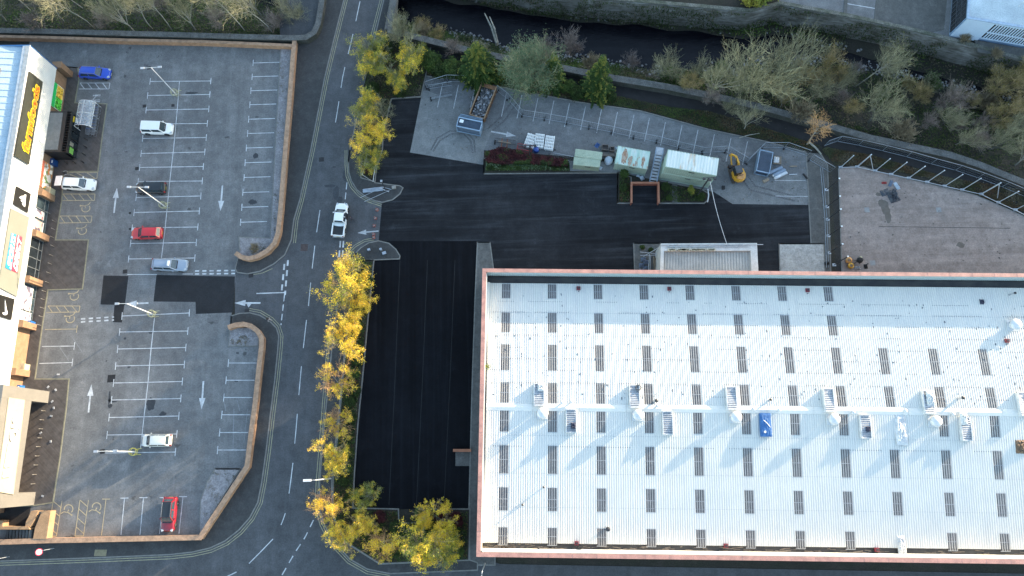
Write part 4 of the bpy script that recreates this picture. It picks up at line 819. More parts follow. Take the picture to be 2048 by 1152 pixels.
# taupe portal with the lit sign at the lower end of the row
po = (G(98, 794)-FA).dot(fn); sp0, sp1 = fy(98, 783), fy(96, 806); sq0, sq1 = fy(70, 984), fy(67, 1010)
mb = MB(); fbox(mb, sp0, sp1, -2, po, 0, 9.6); fbox(mb, sq0, sq1, -2, po, 0, 9.6-.004); fbox(mb, sp1, sq0, -2, po-.02, 3.6, 9.6-.008); portal = wb(mb, 'entrance_portal', _mats['taupe_panel'], shop)
pz_ = FA+fn*(po+.1)
def PP(px, py, off=.1): return ray_plane(px, py, FA+fn*(po+off), fn)
P0 = [PP(18, 795, .12), PP(50, 800, .12), PP(27, 989, .12), PP(-7, 983, .12)]; mb = MB(); mb.add(P0+[p-fn*.12 for p in P0], [(3, 2, 1, 0), (4, 5, 6, 7), (0, 1, 5, 4), (1, 2, 6, 5), (2, 3, 7, 6), (3, 0, 4, 7)]); mb.v = [tuple(iv @ Vector(v)) for v in mb.v]
sg = mb.build('sign_board', M('cream_panel', (.36, .31, .23), .5, (.33, .285, .21), .5, fine=.03), portal)
lettering('REEBOK', [PP(19, 953, .2), PP(43, 835, .2), PP(26, 831, .2), PP(4, 955, .2)], _mats['sign_white'], sg, 'lettering', .05, .12, 0, 0, iv)
# ------------------------------------------------------------------ steps down to the street at the lower left
bs = empty('stone_steps', G(45, 1050), 0, 'flight of stone steps between stepped orange walls below the shops', 'steps')
mb = MB(); sq = lambda x, y, z=0.: G(x, y, z)
M('tan_render', (.36, .22, .12), .9, (.28, .17, .09), 1.2, fine=.15); M('step_stone', (.085, .09, .092), .9, (.06, .062, .06), 2)
def pris(mb, px, z0, z1, zc=None): return mb.prism(W(px, z1 if zc is None else zc), z0, z1)
pris(mb, [(84, 1022), (101, 1022), (93, 1078), (66, 1078), (70, 1056)], 0, 1.25)
for i, pp in enumerate([[(62, 1022), (76, 1022), (71, 1034), (57, 1034)], [(57, 1034), (71, 1034), (67, 1043), (52, 1043)], [(52, 1043), (67, 1043), (60, 1054), (50, 1054)]]): pris(mb, pp, 0, 1.25-.0*i)
pris(mb, [(-20, 1053), (56, 1053), (60, 1059), (-20, 1059)], 0, 1.3); pris(mb, [(-20, 1040), (6, 1041), (5, 1053), (-20, 1053)], 0, 1.26); wb(mb, 'side_wall', _mats['tan_render'], bs)
mb = MB()
for i in range(6): y = 1023+i*6; pris(mb, [(78-i*2.4, y), (84-i*2.6, y), (84-i*2.6, y+5), (76-i*2.6, y+5)], .0, .9-.13*i)
for i in range(8): x = 58-i*6.5; pris(mb, [(x, 1060), (x+5, 1060), (x+3.6, 1078), (x-1.4, 1078)], .0, .14*(8-i)+.0)
wb(mb, 'tread', _mats['step_stone'], bs)
struct('step_landing', MB().prism(W([(-60, 1012), (62, 1012), (56, 1054), (-60, 1054)]), None, .03), _mats['dark_path'])

# ------------------------------------------------------------------ blue white depot across the river
dz = 4.8
dep = empty('depot_building', G(1960, 60), 0, 'pale blue depot building with louvred sides at the top right corner', 'building')
dc = G(1898, 71.5); dr = G(1953, 81); dd = (dr-dc).normalized(); dn = Vector((-dd.y, dd.x, 0)); 
M('depot_white', (.46, .56, .68), .6, (.42, .52, .64), .4, fine=.04); M('depot_roof', (.42, .52, .58), .7, (.30, .40, .46), .25, fine=.1, big=.12); M('depot_blue', (.20, .31, .47), .6)
def dp(u, v, z=0.): return dc+dd*u+dn*v+Vector((0, 0, z))
def dbox(mb, u0, u1, v0, v1, z0, z1): return mb.prism([dp(u0, v0), dp(u1, v0), dp(u1, v1), dp(u0, v1)], z0, z1)
U1 = (dr-dc).length
mb = MB(); dbox(mb, 0, 30, .02, 30, 0, dz-.15); wb(mb, 'wall', _mats['depot_blue'], dep)
mb = MB(); dbox(mb, .1, U1, -.15, .02, 0, dz-.02); wb(mb, 'front_panel', _mats['depot_white'], dep)
mb = MB(); dbox(mb, .25, 30, .3, 30, dz-.15, dz-.05); wb(mb, 'roof', _mats['depot_roof'], dep)
mb = MB(); dbox(mb, -.1, 30, -.18, .28, dz-.01, dz+.12); dbox(mb, -.1, .24, .28, 30, dz-.012, dz+.11); wb(mb, 'parapet', M('depot_trim', (.30, .42, .56), .6), dep)
mb = MB(); 
for i in range(40): u = U1+.35+i*.42; dbox(mb, u, u+.18, -.12, .0, .9, 2.35); dbox(mb, u, u+.18, -.12, .0, 2.6, 4.5)
for z in (.8, 2.35, 4.5): dbox(mb, U1+.1, 28, -.14, -.02, z, z+.22)
wb(mb, 'window_slats', _mats['depot_white'], dep); mb = MB(); dbox(mb, U1+.1, 28, -.04, .0, .9, 4.5); wb(mb, 'window', _mats['dark_glass'], dep)
mb = MB(); dbox(mb, U1+5.4, U1+7.2, -.16, -.1, 2.7, 4.4); wb(mb, 'open_window', M('brown_inside', (.16, .09, .05), .8), dep)
mb = MB(); dbox(mb, -.06, .02, .3, 28, .5, 4.4); wb(mb, 'side_glazing', _mats['dark_glass'], dep); mb = MB()
for i in range(34): v = .4+i*.8; dbox(mb, -.14, -.06, v, v+.12, .4, 4.5)
for z in (.4, 1.8, 3.1): dbox(mb, -.16, -.05, .3, 28, z, z+.12)
for i in range(8): v = 4+i*.01; dbox(mb, -.12, -.07, .3, 12, 4.4-.35*i, 4.5-.35*i)
wb(mb, 'side_louvres', M('slate_blue', (.05, .06, .08), .6), dep)
mb = MB(); p = dp(7.5, 3.5, dz); mb.tube([p, p+Vector((0, 0, 1.2))], .04, 6); mb.lathe(p+Vector((0, 0, 1.2)), [(.1, 0), (.1, .12)], 8); wb(mb, 'roof_pipe', _mats['vent_white'], dep)
struct('depot_apron', MB().prism([dp(U1-.5, -.2), dp(30, -.2), dp(30, -2.2), dp(U1+.2, -2.2)], 0, .35), _mats['walk_concrete'])

# ------------------------------------------------------------------ site cabins in the yard
def ribbed(mb, p00, p10, p11, p01, nn, pit, h, duty=.5):
    """ribs running from edge p00-p10 to edge p01-p11 on a flat quad, raised along nn"""
    L = (p10-p00).length; n = max(2, int(L/pit)); vs = []
    for i in range(n):
        for f, hh in ((0, 0), (duty, 0), (duty+.08, h), (.92, h)):
            t_ = min(1, (i+f)/n); a_ = p00.lerp(p10, t_)+nn*hh; b_ = p01.lerp(p11, t_)+nn*hh; vs += [a_, b_]
    vs += [p10, p11]; m_ = len(vs)//2; return mb.add(vs, [(2*i, 2*i+2, 2*i+3, 2*i+1) for i in range(m_-1)])
m, t, b = newmat('mint_rust_roof'); base = mixc(t, noise(t, .9, coords(t, (1, .25, 1)), detail=5), (.58, .60, .56), (.26, .42, .35)); rf = noise(t, .55, coords(t, (1.0, .35, 1), 0, (3.1, 1, 0)), detail=5, rough=.65, lo=.50, hi=.58); t.links.new(mixc(t, rf, base, (.30, .115, .05)), b.inputs['Base Color']); b.inputs['Roughness'].default_value = .7; _mats['mint_rust'] = m
m, t, b = newmat('pale_roof'); base = mixc(t, noise(t, .8, coords(t, (1, .3, 1))), (.66, .65, .60), (.50, .54, .49)); t.links.new(mixc(t, noise(t, .7, coords(t, (1, .3, 1), 0, (5, 2, 0)), lo=.56, hi=.68), base, (.45, .30, .18)), b.inputs['Base Color']); b.inputs['Roughness'].default_value = .7; _mats['pale_roof'] = m
M('mint_side', (.36, .44, .35), .6, (.32, .40, .32), .8, fine=.06); M('cream_green', (.38, .43, .32), .6, (.32, .38, .28), .8)
def cabin(name, roofpx, z, lab, cat, roofmat, sidemat, floors=1, pit=.42, rib_along=False):
    c4 = [G(x, y, z) for x, y in roofpx]      # far-left, far-right, near-right, near-left
    c = sum(c4, Vector())/4; e = empty(name, (c.x, c.y, 0), math.atan2(c4[1].y-c4[0].y, c4[1].x-c4[0].x), lab, cat)
    # make it a true rectangle
    ang = math.atan2(c4[1].y-c4[0].y, c4[1].x-c4[0].x); L = ((c4[1]-c4[0]).length+(c4[2]-c4[3]).length)/2; D_ = ((c4[3]-c4[0]).length+(c4[2]-c4[1]).length)/2
    H_ = z/floors
    for f in range(floors):
        mb = MB(); z0 = f*H_+.06; z1 = (f+1)*H_-.04; mb.box((0, 0, (z0+z1)/2), (L-.12, D_-.12, z1-z0))
        for sgn in (-1, 1):
            a_, b_ = Vector((-L/2, sgn*(D_/2-.06), z0)), Vector((L/2, sgn*(D_/2-.06), z0))
            if sgn > 0: a_, b_ = b_, a_
            ribbed(mb, a_, b_, b_+Vector((0, 0, z1-z0)), a_+Vector((0, 0, z1-z0)), Vector((0, sgn, 0)), .3, .04)
        mb.build('wall', _mats[sidemat], e)
        mb = MB()
        for zz in (z0-.04, z1-.06):
            for sgn in (-1, 1): mb.box((0, sgn*(D_/2-.02), zz+.05), (L+.02, .09, .12)); mb.box((sgn*(L/2-.02), 0, zz+.05), (.08, D_-.1, .12))
        mb.build('frame', _mats[sidemat], e)
        mb = MB(); mb.box((0.2, -D_/2-.03, f*H_+H_*.80), (.8, .05, .1)); mb.build('vent_grille', _mats['dark_metal'], e)
    mb = MB(); zz = z-.02; 
    if rib_along: ribbed(mb, Vector((L/2, -D_/2, zz)), Vector((L/2, D_/2, zz)), Vector((-L/2, D_/2, zz)), Vector((-L/2, -D_/2, zz)), Vector((0, 0, 1)), pit, .04)
    else: ribbed(mb, Vector((-L/2, -D_/2, zz)), Vector((L/2, -D_/2, zz)), Vector((L/2, D_/2, zz)), Vector((-L/2, D_/2, zz)), Vector((0, 0, 1)), pit, .05)
    mb.build('roof', _mats[roofmat], e); return e, L, D_
ec, Lc, Dc = cabin('site_cabin', [(1236.7, 291.8), (1301, 303.5), (1294.5, 338), (1229, 327)], 2.5, 'single mint green site cabin with rust patches across its ribbed roof', 'site cabin', 'mint_rust', 'mint_side')
M('rust_brown', (.34, .17, .10), .85, (.42, .38, .30), 2.5, fine=.2)
for k, (x, y, rx, ry) in enumerate([(-Lc*.24, -.1, .45, 1.25), (-Lc*.06, -Dc*.2, .3, .8), (Lc*.33, -Dc*.12, .22, .9), (Lc*.12, -Dc*.3, .12, .4)]):
    mb = MB(); mb.prism([(x+rx*math.cos(a)*(1+.8*mnoise.noise(Vector((math.cos(a)*2, math.sin(a)*2, k)))), y+ry*math.sin(a)*(1+.6*mnoise.noise(Vector((math.cos(a)*2, math.sin(a)*2, k+5))))) for a in [math.pi*i/10 for i in range(20)]], None, 2.5+.036); mb.build('rust_patch', _mats['rust_brown'], ec)
cabin('stacked_cabin', [(1336.3, 299.2), (1438.8, 317.2), (1432, 351.4), (1330.4, 332.8)], 4.9, 'two storey stack of mint green site cabins with a pale ribbed roof', 'site cabin', 'pale_roof', 'mint_side', 2)
e1, L1, D1 = cabin('twin_store', [(1152, 298), (1206, 305), (1202, 318), (1149, 312.5)], 2.0, 'cream green storage box, the farther of the touching pair left of the rusty cabin', 'storage box', 'cream_green', 'cream_green', 1, .2, True)
e2, L2, D2 = cabin('twin_store', [(1149, 314), (1201, 319), (1199, 334), (1146, 329)], 1.9, 'cream green storage box, the nearer of the touching pair left of the rusty cabin', 'storage box', 'cream_green', 'cream_green', 1, .2, True)
p = G(1173, 333); e = empty('trestle_bench', p, R_(-8), 'small pale bench with dark legs in front of the cream storage boxes', 'bench'); mb = MB(); mb.box((0, 0, .7), (1.6, .5, .06)); mb.build('top', _mats['vent_white'], e)
for a_, b_ in ((-.7, -.2), (.7, -.2), (-.7, .2), (.7, .2)): MB().box((a_, b_, .33), (.06, .06, .66)).build('leg', _mats['dark_metal'], e)
# steps between the cabins
p = G(1308, 345); e = empty('steel_staircase', p, R_(-12), 'blue grey steel staircase between the two mint green cabins', 'staircase')
mb = MB(); 
for i in range(9): mb.box((0, -1.7+.4*i, .25+.27*i), (.95, .3, .06))
mb.build('tread', _mats['vent_grey'], e)
for s_ in (-.52, .52): mb = MB(); mb.tube([(s_, -1.9, .1), (s_, 1.8, 2.6), (s_, 2.6, 2.6)], .07, 6); mb.build('stringer', M('steel_blue', (.22, .29, .38), .5), e); mb = MB(); mb.tube([(s_, -1.9, 1.0), (s_, 1.8, 3.5), (s_, 2.6, 3.5)], .03, 6); mb.tube([(s_, -1.9, .1), (s_, -1.9, 1.0)], .03, 6); mb.tube([(s_, 1.8, 2.6), (s_, 1.8, 3.5)], .03, 6); mb.build('handrail', _mats['steel_blue'], e)
mb = MB(); mb.box((0, 2.35, 2.62), (1.1, 1.2, .06)); mb.build('landing', _mats['vent_grey'], e)
# ------------------------------------------------------------------ vehicles
def paint(name, c, coat=.6): return M('paint_'+name, c, 0.35, sc3(c, .93), .5, fine=.02, coat=coat, spec=.5)
M('tyre_rubber', (.015, .015, .016), .9); M('rim_silver', (.35, .36, .38), .4, metal=.7); M('lamp_glass', (.55, .58, .6), .15, spec=.8); M('tail_red', (.30, .01, .01), .3); M('trim_black', (.02, .02, .022), .6); glassy('car_glass', (.03, .05, .065), .12, .6); M('plate_white', (.6, .6, .58), .5); M('plate_yellow', (.6, .45, .05), .5)
def loft(mb, st, sec):
    n = len(sec(st[0])); vs = []
    for s in st: vs += sec(s)
    fs = [(i*n+j, i*n+(j+1) % n, (i+1)*n+(j+1) % n, (i+1)*n+j) for i in range(len(st)-1) for j in range(n)]
    fs += [tuple(range(n-1, -1, -1)), tuple((len(st)-1)*n+j for j in range(n))]; return mb.add(vs, fs)
def bsec(s):
    x, w_, zb, zt = s; m_ = zt-zb
    h = [(w_*.88, zb), (w_*.99, zb+.1), (w_, zb+m_*.45), (w_*.97, zb+m_*.78), (w_*.90, zt-.03), (w_*.72, zt+.015), (w_*.3, zt+.04)]
    return [(x, y, z) for y, z in h]+[(x, -y, z) for y, z in reversed(h)]
def car(name, cat, label, front, rear, colour, Wd=1.8, H=1.5, hood=.30, tail=.12, boxy=0.0, roofmat=None, rails=None, pick=False, sign=False, group='cars in the shop car park', zmid=.8, door=None, tailgate=False, L=None):
    pf, pr = G(*front, .6), G(*rear, .6); c = (pf+pr)/2; ang = math.atan2(pf.y-pr.y, pf.x-pr.x); L = L or (pf-pr).length
    e = empty(name, (c.x, c.y, 0.012), ang, label, cat, group); P = _mats['paint_'+colour]; hw = Wd/2; zb_ = .22; belt = .60*H+.02 if H < 1.7 else .56*H
    hz = belt-.10
    def zt(t):                       # t from rear 0 to front 1
        if t > 1-hood: k = (t-(1-hood))/hood; return belt-.02-(.16+.05*(1-boxy))*k**1.5
        if pick and t < .38: return .80
        return belt if t > tail else belt-.03*(1-t/tail)
    def wd(t): return hw*(1-.22*max(0, (t-.86)/.14)**2.2-.12*max(0, (.1-t)/.1)**2)
    ts = [0, .012, .04, .1, .18, .28, .38, .385, .48, .58, .68, 1-hood, .75, .82, .88, .93, .97, .99, 1.0]; ts = sorted(set(ts))
    st = []
    for t in ts:
        e_ = max(0, (.012-t)/.012)*.1+max(0, (t-.985)/.015)*.12; st.append((-L/2+t*L, wd(t)*(1-e_), zb_+e_*1.2, zt(t)-e_*1.5))
    mb = MB(); loft(mb, st, bsec); mb.build('body', P, e, True)
    xb0, xb1 = -L/2+L*(tail*(.35 if tail < .2 else .9)), -L/2+L*(1-hood+.02)   # greenhouse base
    if pick: xb0 = -L/2+L*.385
    rake = .42*(1-.4*boxy); xt0, xt1 = xb0+(.10+.3*(1-boxy) if tail < .2 else .45)*(1 if not pick else .4), xb1-rake-.22
    wt = hw*(.70+.1*boxy); wbt = hw*.9; zb2 = belt-.02; zt_ = H-.03
    gp = [Vector((xb0, -wbt, zb2)), Vector((xb1, -wbt, zb2)), Vector((xb1, wbt, zb2)), Vector((xb0, wbt, zb2))]; tp = [Vector((xt0, -wt, zt_)), Vector((xt1, -wt, zt_)), Vector((xt1, wt, zt_)), Vector((xt0, wt, zt_))]
    mb = MB(); mb.add(gp+tp, [(0, 1, 5, 4), (1, 2, 6, 5), (2, 3, 7, 6), (3, 0, 4, 7)]); mb.build('pillars', P, e)
    mb = MB(); N = 8; vs = []
    for i in range(N+1):
        for j in range(N+1):
            u, v = i/N, j/N*2-1; x = xt0-.02+(xt1-xt0+.04)*u; ed = max(abs(v), abs(2*u-1))**4; vs.append((x, v*wt*(1.02-.05*abs(2*u-1)**4), zt_-.0+.06*(1-v*v)*(1-.5*(2*u-1)**2)-.02*ed))
    mb.add(vs, [(i*(N+1)+j, (i+1)*(N+1)+j, (i+1)*(N+1)+j+1, i*(N+1)+j+1) for i in range(N) for j in range(N)]); mb.build('roof', _mats[roofmat] if roofmat else P, e, True)
    def glass(nm, a_, b_, c_, d_, i0, i1, j0, j1, off=.012, mat='car_glass'):
        n_ = (b_-a_).cross(d_-a_).normalized(); q = lambda u, v: a_.lerp(b_, u).lerp(d_.lerp(c_, u), v)+n_*off
        MB().add([q(i0, j0), q(i1, j0), q(i1, j1), q(i0, j1)], [(0, 1, 2, 3)]).build(nm, _mats[mat], e)
    glass('windscreen', gp[1], gp[2], tp[2], tp[1], .05, .95, .06, .94); glass('rear_window', gp[3], gp[0], tp[0], tp[3], .1, .9, .15, .9)
    for (a_, b_, c_, d_) in ((gp[0], gp[1], tp[1], tp[0]), (gp[2], gp[3], tp[3], tp[2])):
        cuts = ((.05, .48), (.53, .93)) if not pick else ((.08, .48), (.53, .9))
        for u0, u1 in cuts: glass('side_window', a_, b_, c_, d_, u0, u1, .14, .88)
    R = .33 if H < 1.75 else .37
    for sx in (-L*.305, L*.315):
        for sy in (-1, 1):
            wr = empty('wheel', (sx, sy*(hw-.10), R)); wr.parent = e; ax = Matrix.Rotation(math.pi/2, 3, 'X')
            MB().lathe((0, 0, 0), [(R*.7, -.11), (R, -.09), (R, .09), (R*.7, .11)], 18, ax).build('tyre', _mats['tyre_rubber'], wr, True); MB().lathe((0, 0, 0), [(R*.1, -.115), (R*.66, -.10), (R*.66, .10), (R*.1, .115)], 12, ax).build('rim', _mats['rim_silver'], wr)
            MB().lathe((sx, sy*(hw-.045), R+.02), [(R*1.16, -.05), (R*1.16, .05)], 18, ax).build('wheel_arch', _mats['trim_black'], e)
    zf = belt-.24
    for sy in (-1, 1):
        MB().box((L/2-.20, sy*hw*.68, zf+.03), (.34, .30, .12), sy*-.35).build('headlight', _mats['lamp_glass'], e); MB().box((-L/2+.05, sy*hw*.80, belt-.16), (.16, .18, .30)).build('tail_light', _mats['tail_red'], e)
        mb = MB(); mb.box((xb1-.42, sy*(hw+.07), belt+.03), (.14, .20, .13)); mb.build('wing_mirror', P, e)
    MB().box((L/2-.045, 0, .48), (.06, hw*1.1, .16)).build('grille', _mats['trim_black'], e); MB().box((L/2-.01, 0, .36), (.03, .5, .11)).build('number_plate', _mats['plate_white'], e); MB().box((-L/2+.0, 0, .62), (.03, .5, .11)).build('number_plate', _mats['plate_yellow'], e)
    MB().box((xb1+.06, 0, belt+.012), (.16, hw*1.35, .03)).build('wiper_cowl', _mats['trim_black'], e)
    if rails:
        for sy in (-1, 1): MB().tube([(xt0+.1, sy*wt*.93, zt_+.02), (xt0+.2, sy*wt*.93, zt_+.09), (xt1-.2, sy*wt*.93, zt_+.09), (xt1-.05, sy*wt*.93, zt_+.02)], .03, 6).build('roof_rail', _mats[rails], e)
    if sign: mb = MB(); mb.box((xt1-.3, 0, H+.1), (.26, .75, .16)); mb.build('roof_sign', _mats['sign_white'], e)
    if pick:
        x0_, x1_ = -L/2+.03, -L/2+L*.385-.05
        mb = MB(); zc_ = belt+.12
        for sy in (-1, 1): mb.box(((x0_+x1_)/2, sy*(hw-.09), (.75+zc_)/2), (x1_-x0_, .16, zc_-.75))
        mb.box((x0_+.05, 0, (.75+zc_)/2-.01), (.1, Wd-.36, zc_-.77)); mb.box((x1_-.04, 0, (.75+zc_)/2-.01), (.08, Wd-.36, zc_-.77)); mb.build('load_bed', P, e)
        MB().box(((x0_+x1_)/2, 0, .86), (x1_-x0_-.3, Wd-.36, .03)).build('bed_liner', _mats['trim_black'], e); mb = MB(); mb.tube([(x1_+.02, -hw*.8, zc_), (x1_+.02, -hw*.8, zc_+.22), (x1_+.02, hw*.8, zc_+.22), (x1_+.02, hw*.8, zc_)], .04, 6); mb.build('roll_bar', _mats['vent_grey'], e); MB().box((-L/2-.06, 0, .45), (.16, Wd*.9, .14)).build('bumper', _mats['rim_silver'], e)
    if door:
        for sx, sy, a_, ln in door:
            h = Vector((xb0+(xb1-xb0)*sx, sy*(hw-.02), 0)); dr_ = Matrix.Rotation(sy*a_, 3, 'Z') @ Vector((-1, 0, 0)); mid = h+dr_*ln/2
            mb = MB(); mb.box((mid.x, mid.y, .35+(belt-.35)/2), (ln, .12, belt-.35), math.atan2(dr_.y, dr_.x)); mb.build('open_door', P, e)
            mb = MB(); mid2 = h+dr_*ln*.52; mb.box((mid2.x, mid2.y, belt+.2), (ln*.8, .04, .38), math.atan2(dr_.y, dr_.x)); mb.build('door_window', _mats['car_glass'], e); mb = MB(); mid3 = mid-Vector((0, sy*.02, 0)); mb.box((h.x-ln*.45, sy*(hw-.06), .75), (ln*.85, .22, .75)); mb.build('door_opening', _mats['trim_black'], e)
    if tailgate:
        mb = MB(); mt_ = Matrix.Rotation(-.25, 3, 'Y'); mb.box((xt0-.62, 0, H+.12), (1.15, Wd*.82, .07), 0, mt_); mb.build('open_tailgate', P, e); mb = MB(); mb.box((xt0-.32, 0, H+.15), (.4, Wd*.66, .05), 0, mt_); mb.build('tailgate_window', _mats['car_glass'], e)
    return e
paint('blue', (.008, .055, .42)); paint('white', (.70, .71, .70), .4); paint('black', (.008, .009, .010)); paint('red', (.42, .012, .018)); paint('silver', (.22, .27, .34)); paint('cream', (.60, .58, .52)); paint('maroon', (.20, .008, .016))
car('parked_car', 'car', 'bright blue hatchback parked at the top of the shop front bays', (221, 147.5), (160, 145), 'blue', 1.82, 1.5, rails='rim_silver')
car('parked_car', 'car', 'white people carrier parked in the upper middle bays, facing right', (346, 258), (284, 256.5), 'white', 1.82, 1.82, hood=.24, boxy=.8)
car('parked_car', 'car', 'white crossover with a side door and tailgate open, in front of the shops', (191, 370), (126, 367), 'white', 1.85, 1.62, door=[(.42, 1, 1.05, 1.1)], tailgate=True)
car('parked_car', 'car', 'black small car beside the second lamp post, facing left', (273, 377), (332, 376.5), 'black', 1.75, 1.6, hood=.24, boxy=.6)
car('parked_car', 'car', 'bright red hatchback parked in the middle bays, facing left', (263, 467), (325, 466), 'red', 1.78, 1.45)
car('parked_car', 'taxi', 'silver blue estate taxi with a white roof sign, facing right', (375, 531), (305, 528.5), 'silver', 1.83, 1.5, rails='rim_silver', sign=True)
car('parked_car', 'car', 'cream white small hatchback parked next to the lowest lamp post', (285, 881), (343, 880.5), 'cream', 1.72, 1.52, hood=.24, boxy=.3)
car('parked_car', 'car', 'dark red crossover with a black roof at the bottom of the car park', (335, 1063), (342, 994), 'maroon', 1.85, 1.62, roofmat='paint_black', rails='rim_silver')
car('pickup_truck', 'pickup', 'white pickup truck with its door open, stopped at the yard entrance', (685, 407), (676, 473.5), 'white', 1.92, 1.78, hood=.25, pick=True, group=None, door=[(.82, -1, .85, 1.05)])

# ------------------------------------------------------------------ street and car park furniture
def lamp_double(base, top, k, armpx, h=8.0):
    p = G(*base); e = empty('car_park_lamp', p, 0, 'tall white twin headed lamp post with yellow guard hoop, %s from the top' % ORD[k], 'lamp post', 'twin lamp posts down the car park')
    h = h; MB().tube([(0, 0, 0), (0, 0, 1.2), (0, 0, h)], [.11, .09, .05], 8).build('pole', _mats['vent_white'], e)
    a = armpx; dx, dy = math.cos(a)*1.25, math.sin(a)*1.25
    mb = MB(); mb.tube([(-dx, -dy, h+.05), (dx, dy, h+.05)], .035, 6); mb.build('arm', _mats['vent_white'], e)
    for s in (-1, 1): MB().box((dx*s, dy*s, h+.08), (.55, .28, .12), a).build('lamp_head', _mats['vent_grey'], e)
    g = M('hoop_yellow', (.62, .52, .10), .5); mb = MB()
    for z in (.55, .95): mb.tube([(.5*math.cos(i*math.pi/8), .5*math.sin(i*math.pi/8), z) for i in range(17)], .045, 6)
    for i in range(4): q = i*math.pi/2+.5; mb.tube([(.5*math.cos(q), .5*math.sin(q), 0), (.5*math.cos(q), .5*math.sin(q), .95)], .045, 6)
    for q in (-.35, .35): mb.tube([(.45, q, .5), (1.0, q*1.2, .5)], .045, 6)
    mb.build('guard_hoop', g if k == 3 else M('hoop_faded', (.42, .41, .24), .6), e)
lamp_double((352.5, 189), 0, 0, R_(2)); lamp_double((330, 413), 0, 1, R_(-3)); lamp_double((307.5, 629), 0, 2, R_(-1), 7.6); lamp_double((271.5, 903.5), 0, 3, R_(0), 7.6)
def street_lamp(base, h, d, lab, mat='vent_white'):
    p = G(*base); e = empty('street_lamp', p, 0, lab, 'street lamp'); MB().tube([(0, 0, 0), (0, 0, h*.5), (0, 0, h-.1), (d[0]*.4, d[1]*.4, h)], [.1, .08, .05, .04], 8).build('pole', _mats[mat], e)
    v = Vector((d[0], d[1], 0)).normalized(); mb = MB(); mb.box((d[0]*.4+v.x*.5, d[1]*.4+v.y*.5, h+.02), (1.0, .3, .14), math.atan2(v.y, v.x)); mb.build('lamp_head', _mats[mat], e)
street_lamp((662, 957), 8.2, (-1.2, 0), 'grey street lamp leaning out of the trees over the road'); street_lamp((970, 1126), 8.5, (-.1, -1.2), 'pale street lamp just below the lower left corner of the warehouse')
def floodmast(base, h, lab, stay=None):
    p = G(*base); e = empty('floodlight_mast', p, 0, lab, 'floodlight'); MB().tube([(0, 0, 0), (0, 0, h)], .1, 8).build('mast', _mats['dark_metal'], e)
    MB().box((0, 0, h), (1.6, .1, .1)).build('crossbar', _mats['dark_metal'], e)
    for s in (-.75, 0, .75): MB().box((s, -.15 if s else -.35, h+.05), (.38, .3, .3)).build('lamp_head', _mats['dark_metal'], e)
floodmast((1059, 318), 5.0, 'dark floodlight mast rising out of the dark red hedge'); floodmast((1394, 392), 7.3, 'dark floodlight mast beside the stacked cabins')
mp = G(1394, 392); mp.z = 7.3; e = empty('hanging_cable', mp, 0, 'white cable running from the floodlight mast down to the warehouse porch', 'cable')
q = G(1455, 492, 4.5); pts = []
for i in range(15): t_ = i/14; s = mp.lerp(q, t_); s.z -= 1.0*math.sin(math.pi*t_)*.6; pts.append(s)
wb(MB().tube(pts, .035, 5), 'cable', _mats['vent_white'], e)
# bollards
def bollard(p, k, lab, grp, h, r, mat, cat='bollard', cap=None):
    e = empty('bollard', p, 0, lab, cat, grp); MB().lathe((0, 0, 0), [(r, 0), (r, h-.08), (r*.8, h)], 10).build('post', _mats[mat], e)
    MB().lathe((0, 0, h-.16), [(r*1.05, 0), (r*1.05, .07)], 10).build('band', _mats[cap or 'vent_grey'], e)
M('dark_bollard', (.022, .02, .02), .5)
for k, (x, y) in enumerate([(149, 237), (163, 235.5), (175, 281), (174, 296), (171, 311), (168, 326), (152, 327.5), (136, 328)]):
    bollard(G(x, y), k, 'black bollard by the black entrance box, %s clockwise from its top' % ORD[k], 'black bollards round the black entrance', 1.0, .07, 'dark_bollard', cap='dark_bollard')
gb = [(101, 428), (112, 444), (110.5, 460), (108.5, 476), (109, 493.5), (106.5, 512), (104, 529), (101, 547), (98.5, 566), (92, 583.5), (90, 600), (88.5, 617), (86, 634), (82.5, 651)]
M('steel_bollard', (.33, .30, .26), .4, metal=.6)
for k, (x, y) in enumerate(gb): bollard(G(x, y), k, 'slim steel bollard in the long shop window row, %s from the top' % ORD[k], 'steel bollards before the shop windows', 1.0, .045, 'steel_bollard')
for k, (x, y) in enumerate([(91, 822), (88, 840), (86, 858), (84, 876), (81, 893.5), (78.5, 912), (76, 930), (73.5, 949), (70.5, 967.5)]): bollard(G(x, y), k, 'slim steel bollard in the row by the taupe portal, %s from the top' % ORD[k], 'steel bollards by the taupe portal', 1.0, .05, 'steel_bollard')
for k, (x, y) in enumerate([(117, 749), (97, 774), (112, 780), (87, 797), (105, 803), (108, 816), (103, 832), (82, 866), (102, 883), (86, 992)]):
    p = G(x, y); e = tag(MB().box((0, 0, .09), (.34, .22, .08), k).build('ground_light', _mats['vent_grey']), 'small pale fitting flush in the brown paving, %s from the top' % ORD[k], 'ground light', 'ground lights in the paving'); e.location = (p.x, p.y, 0)
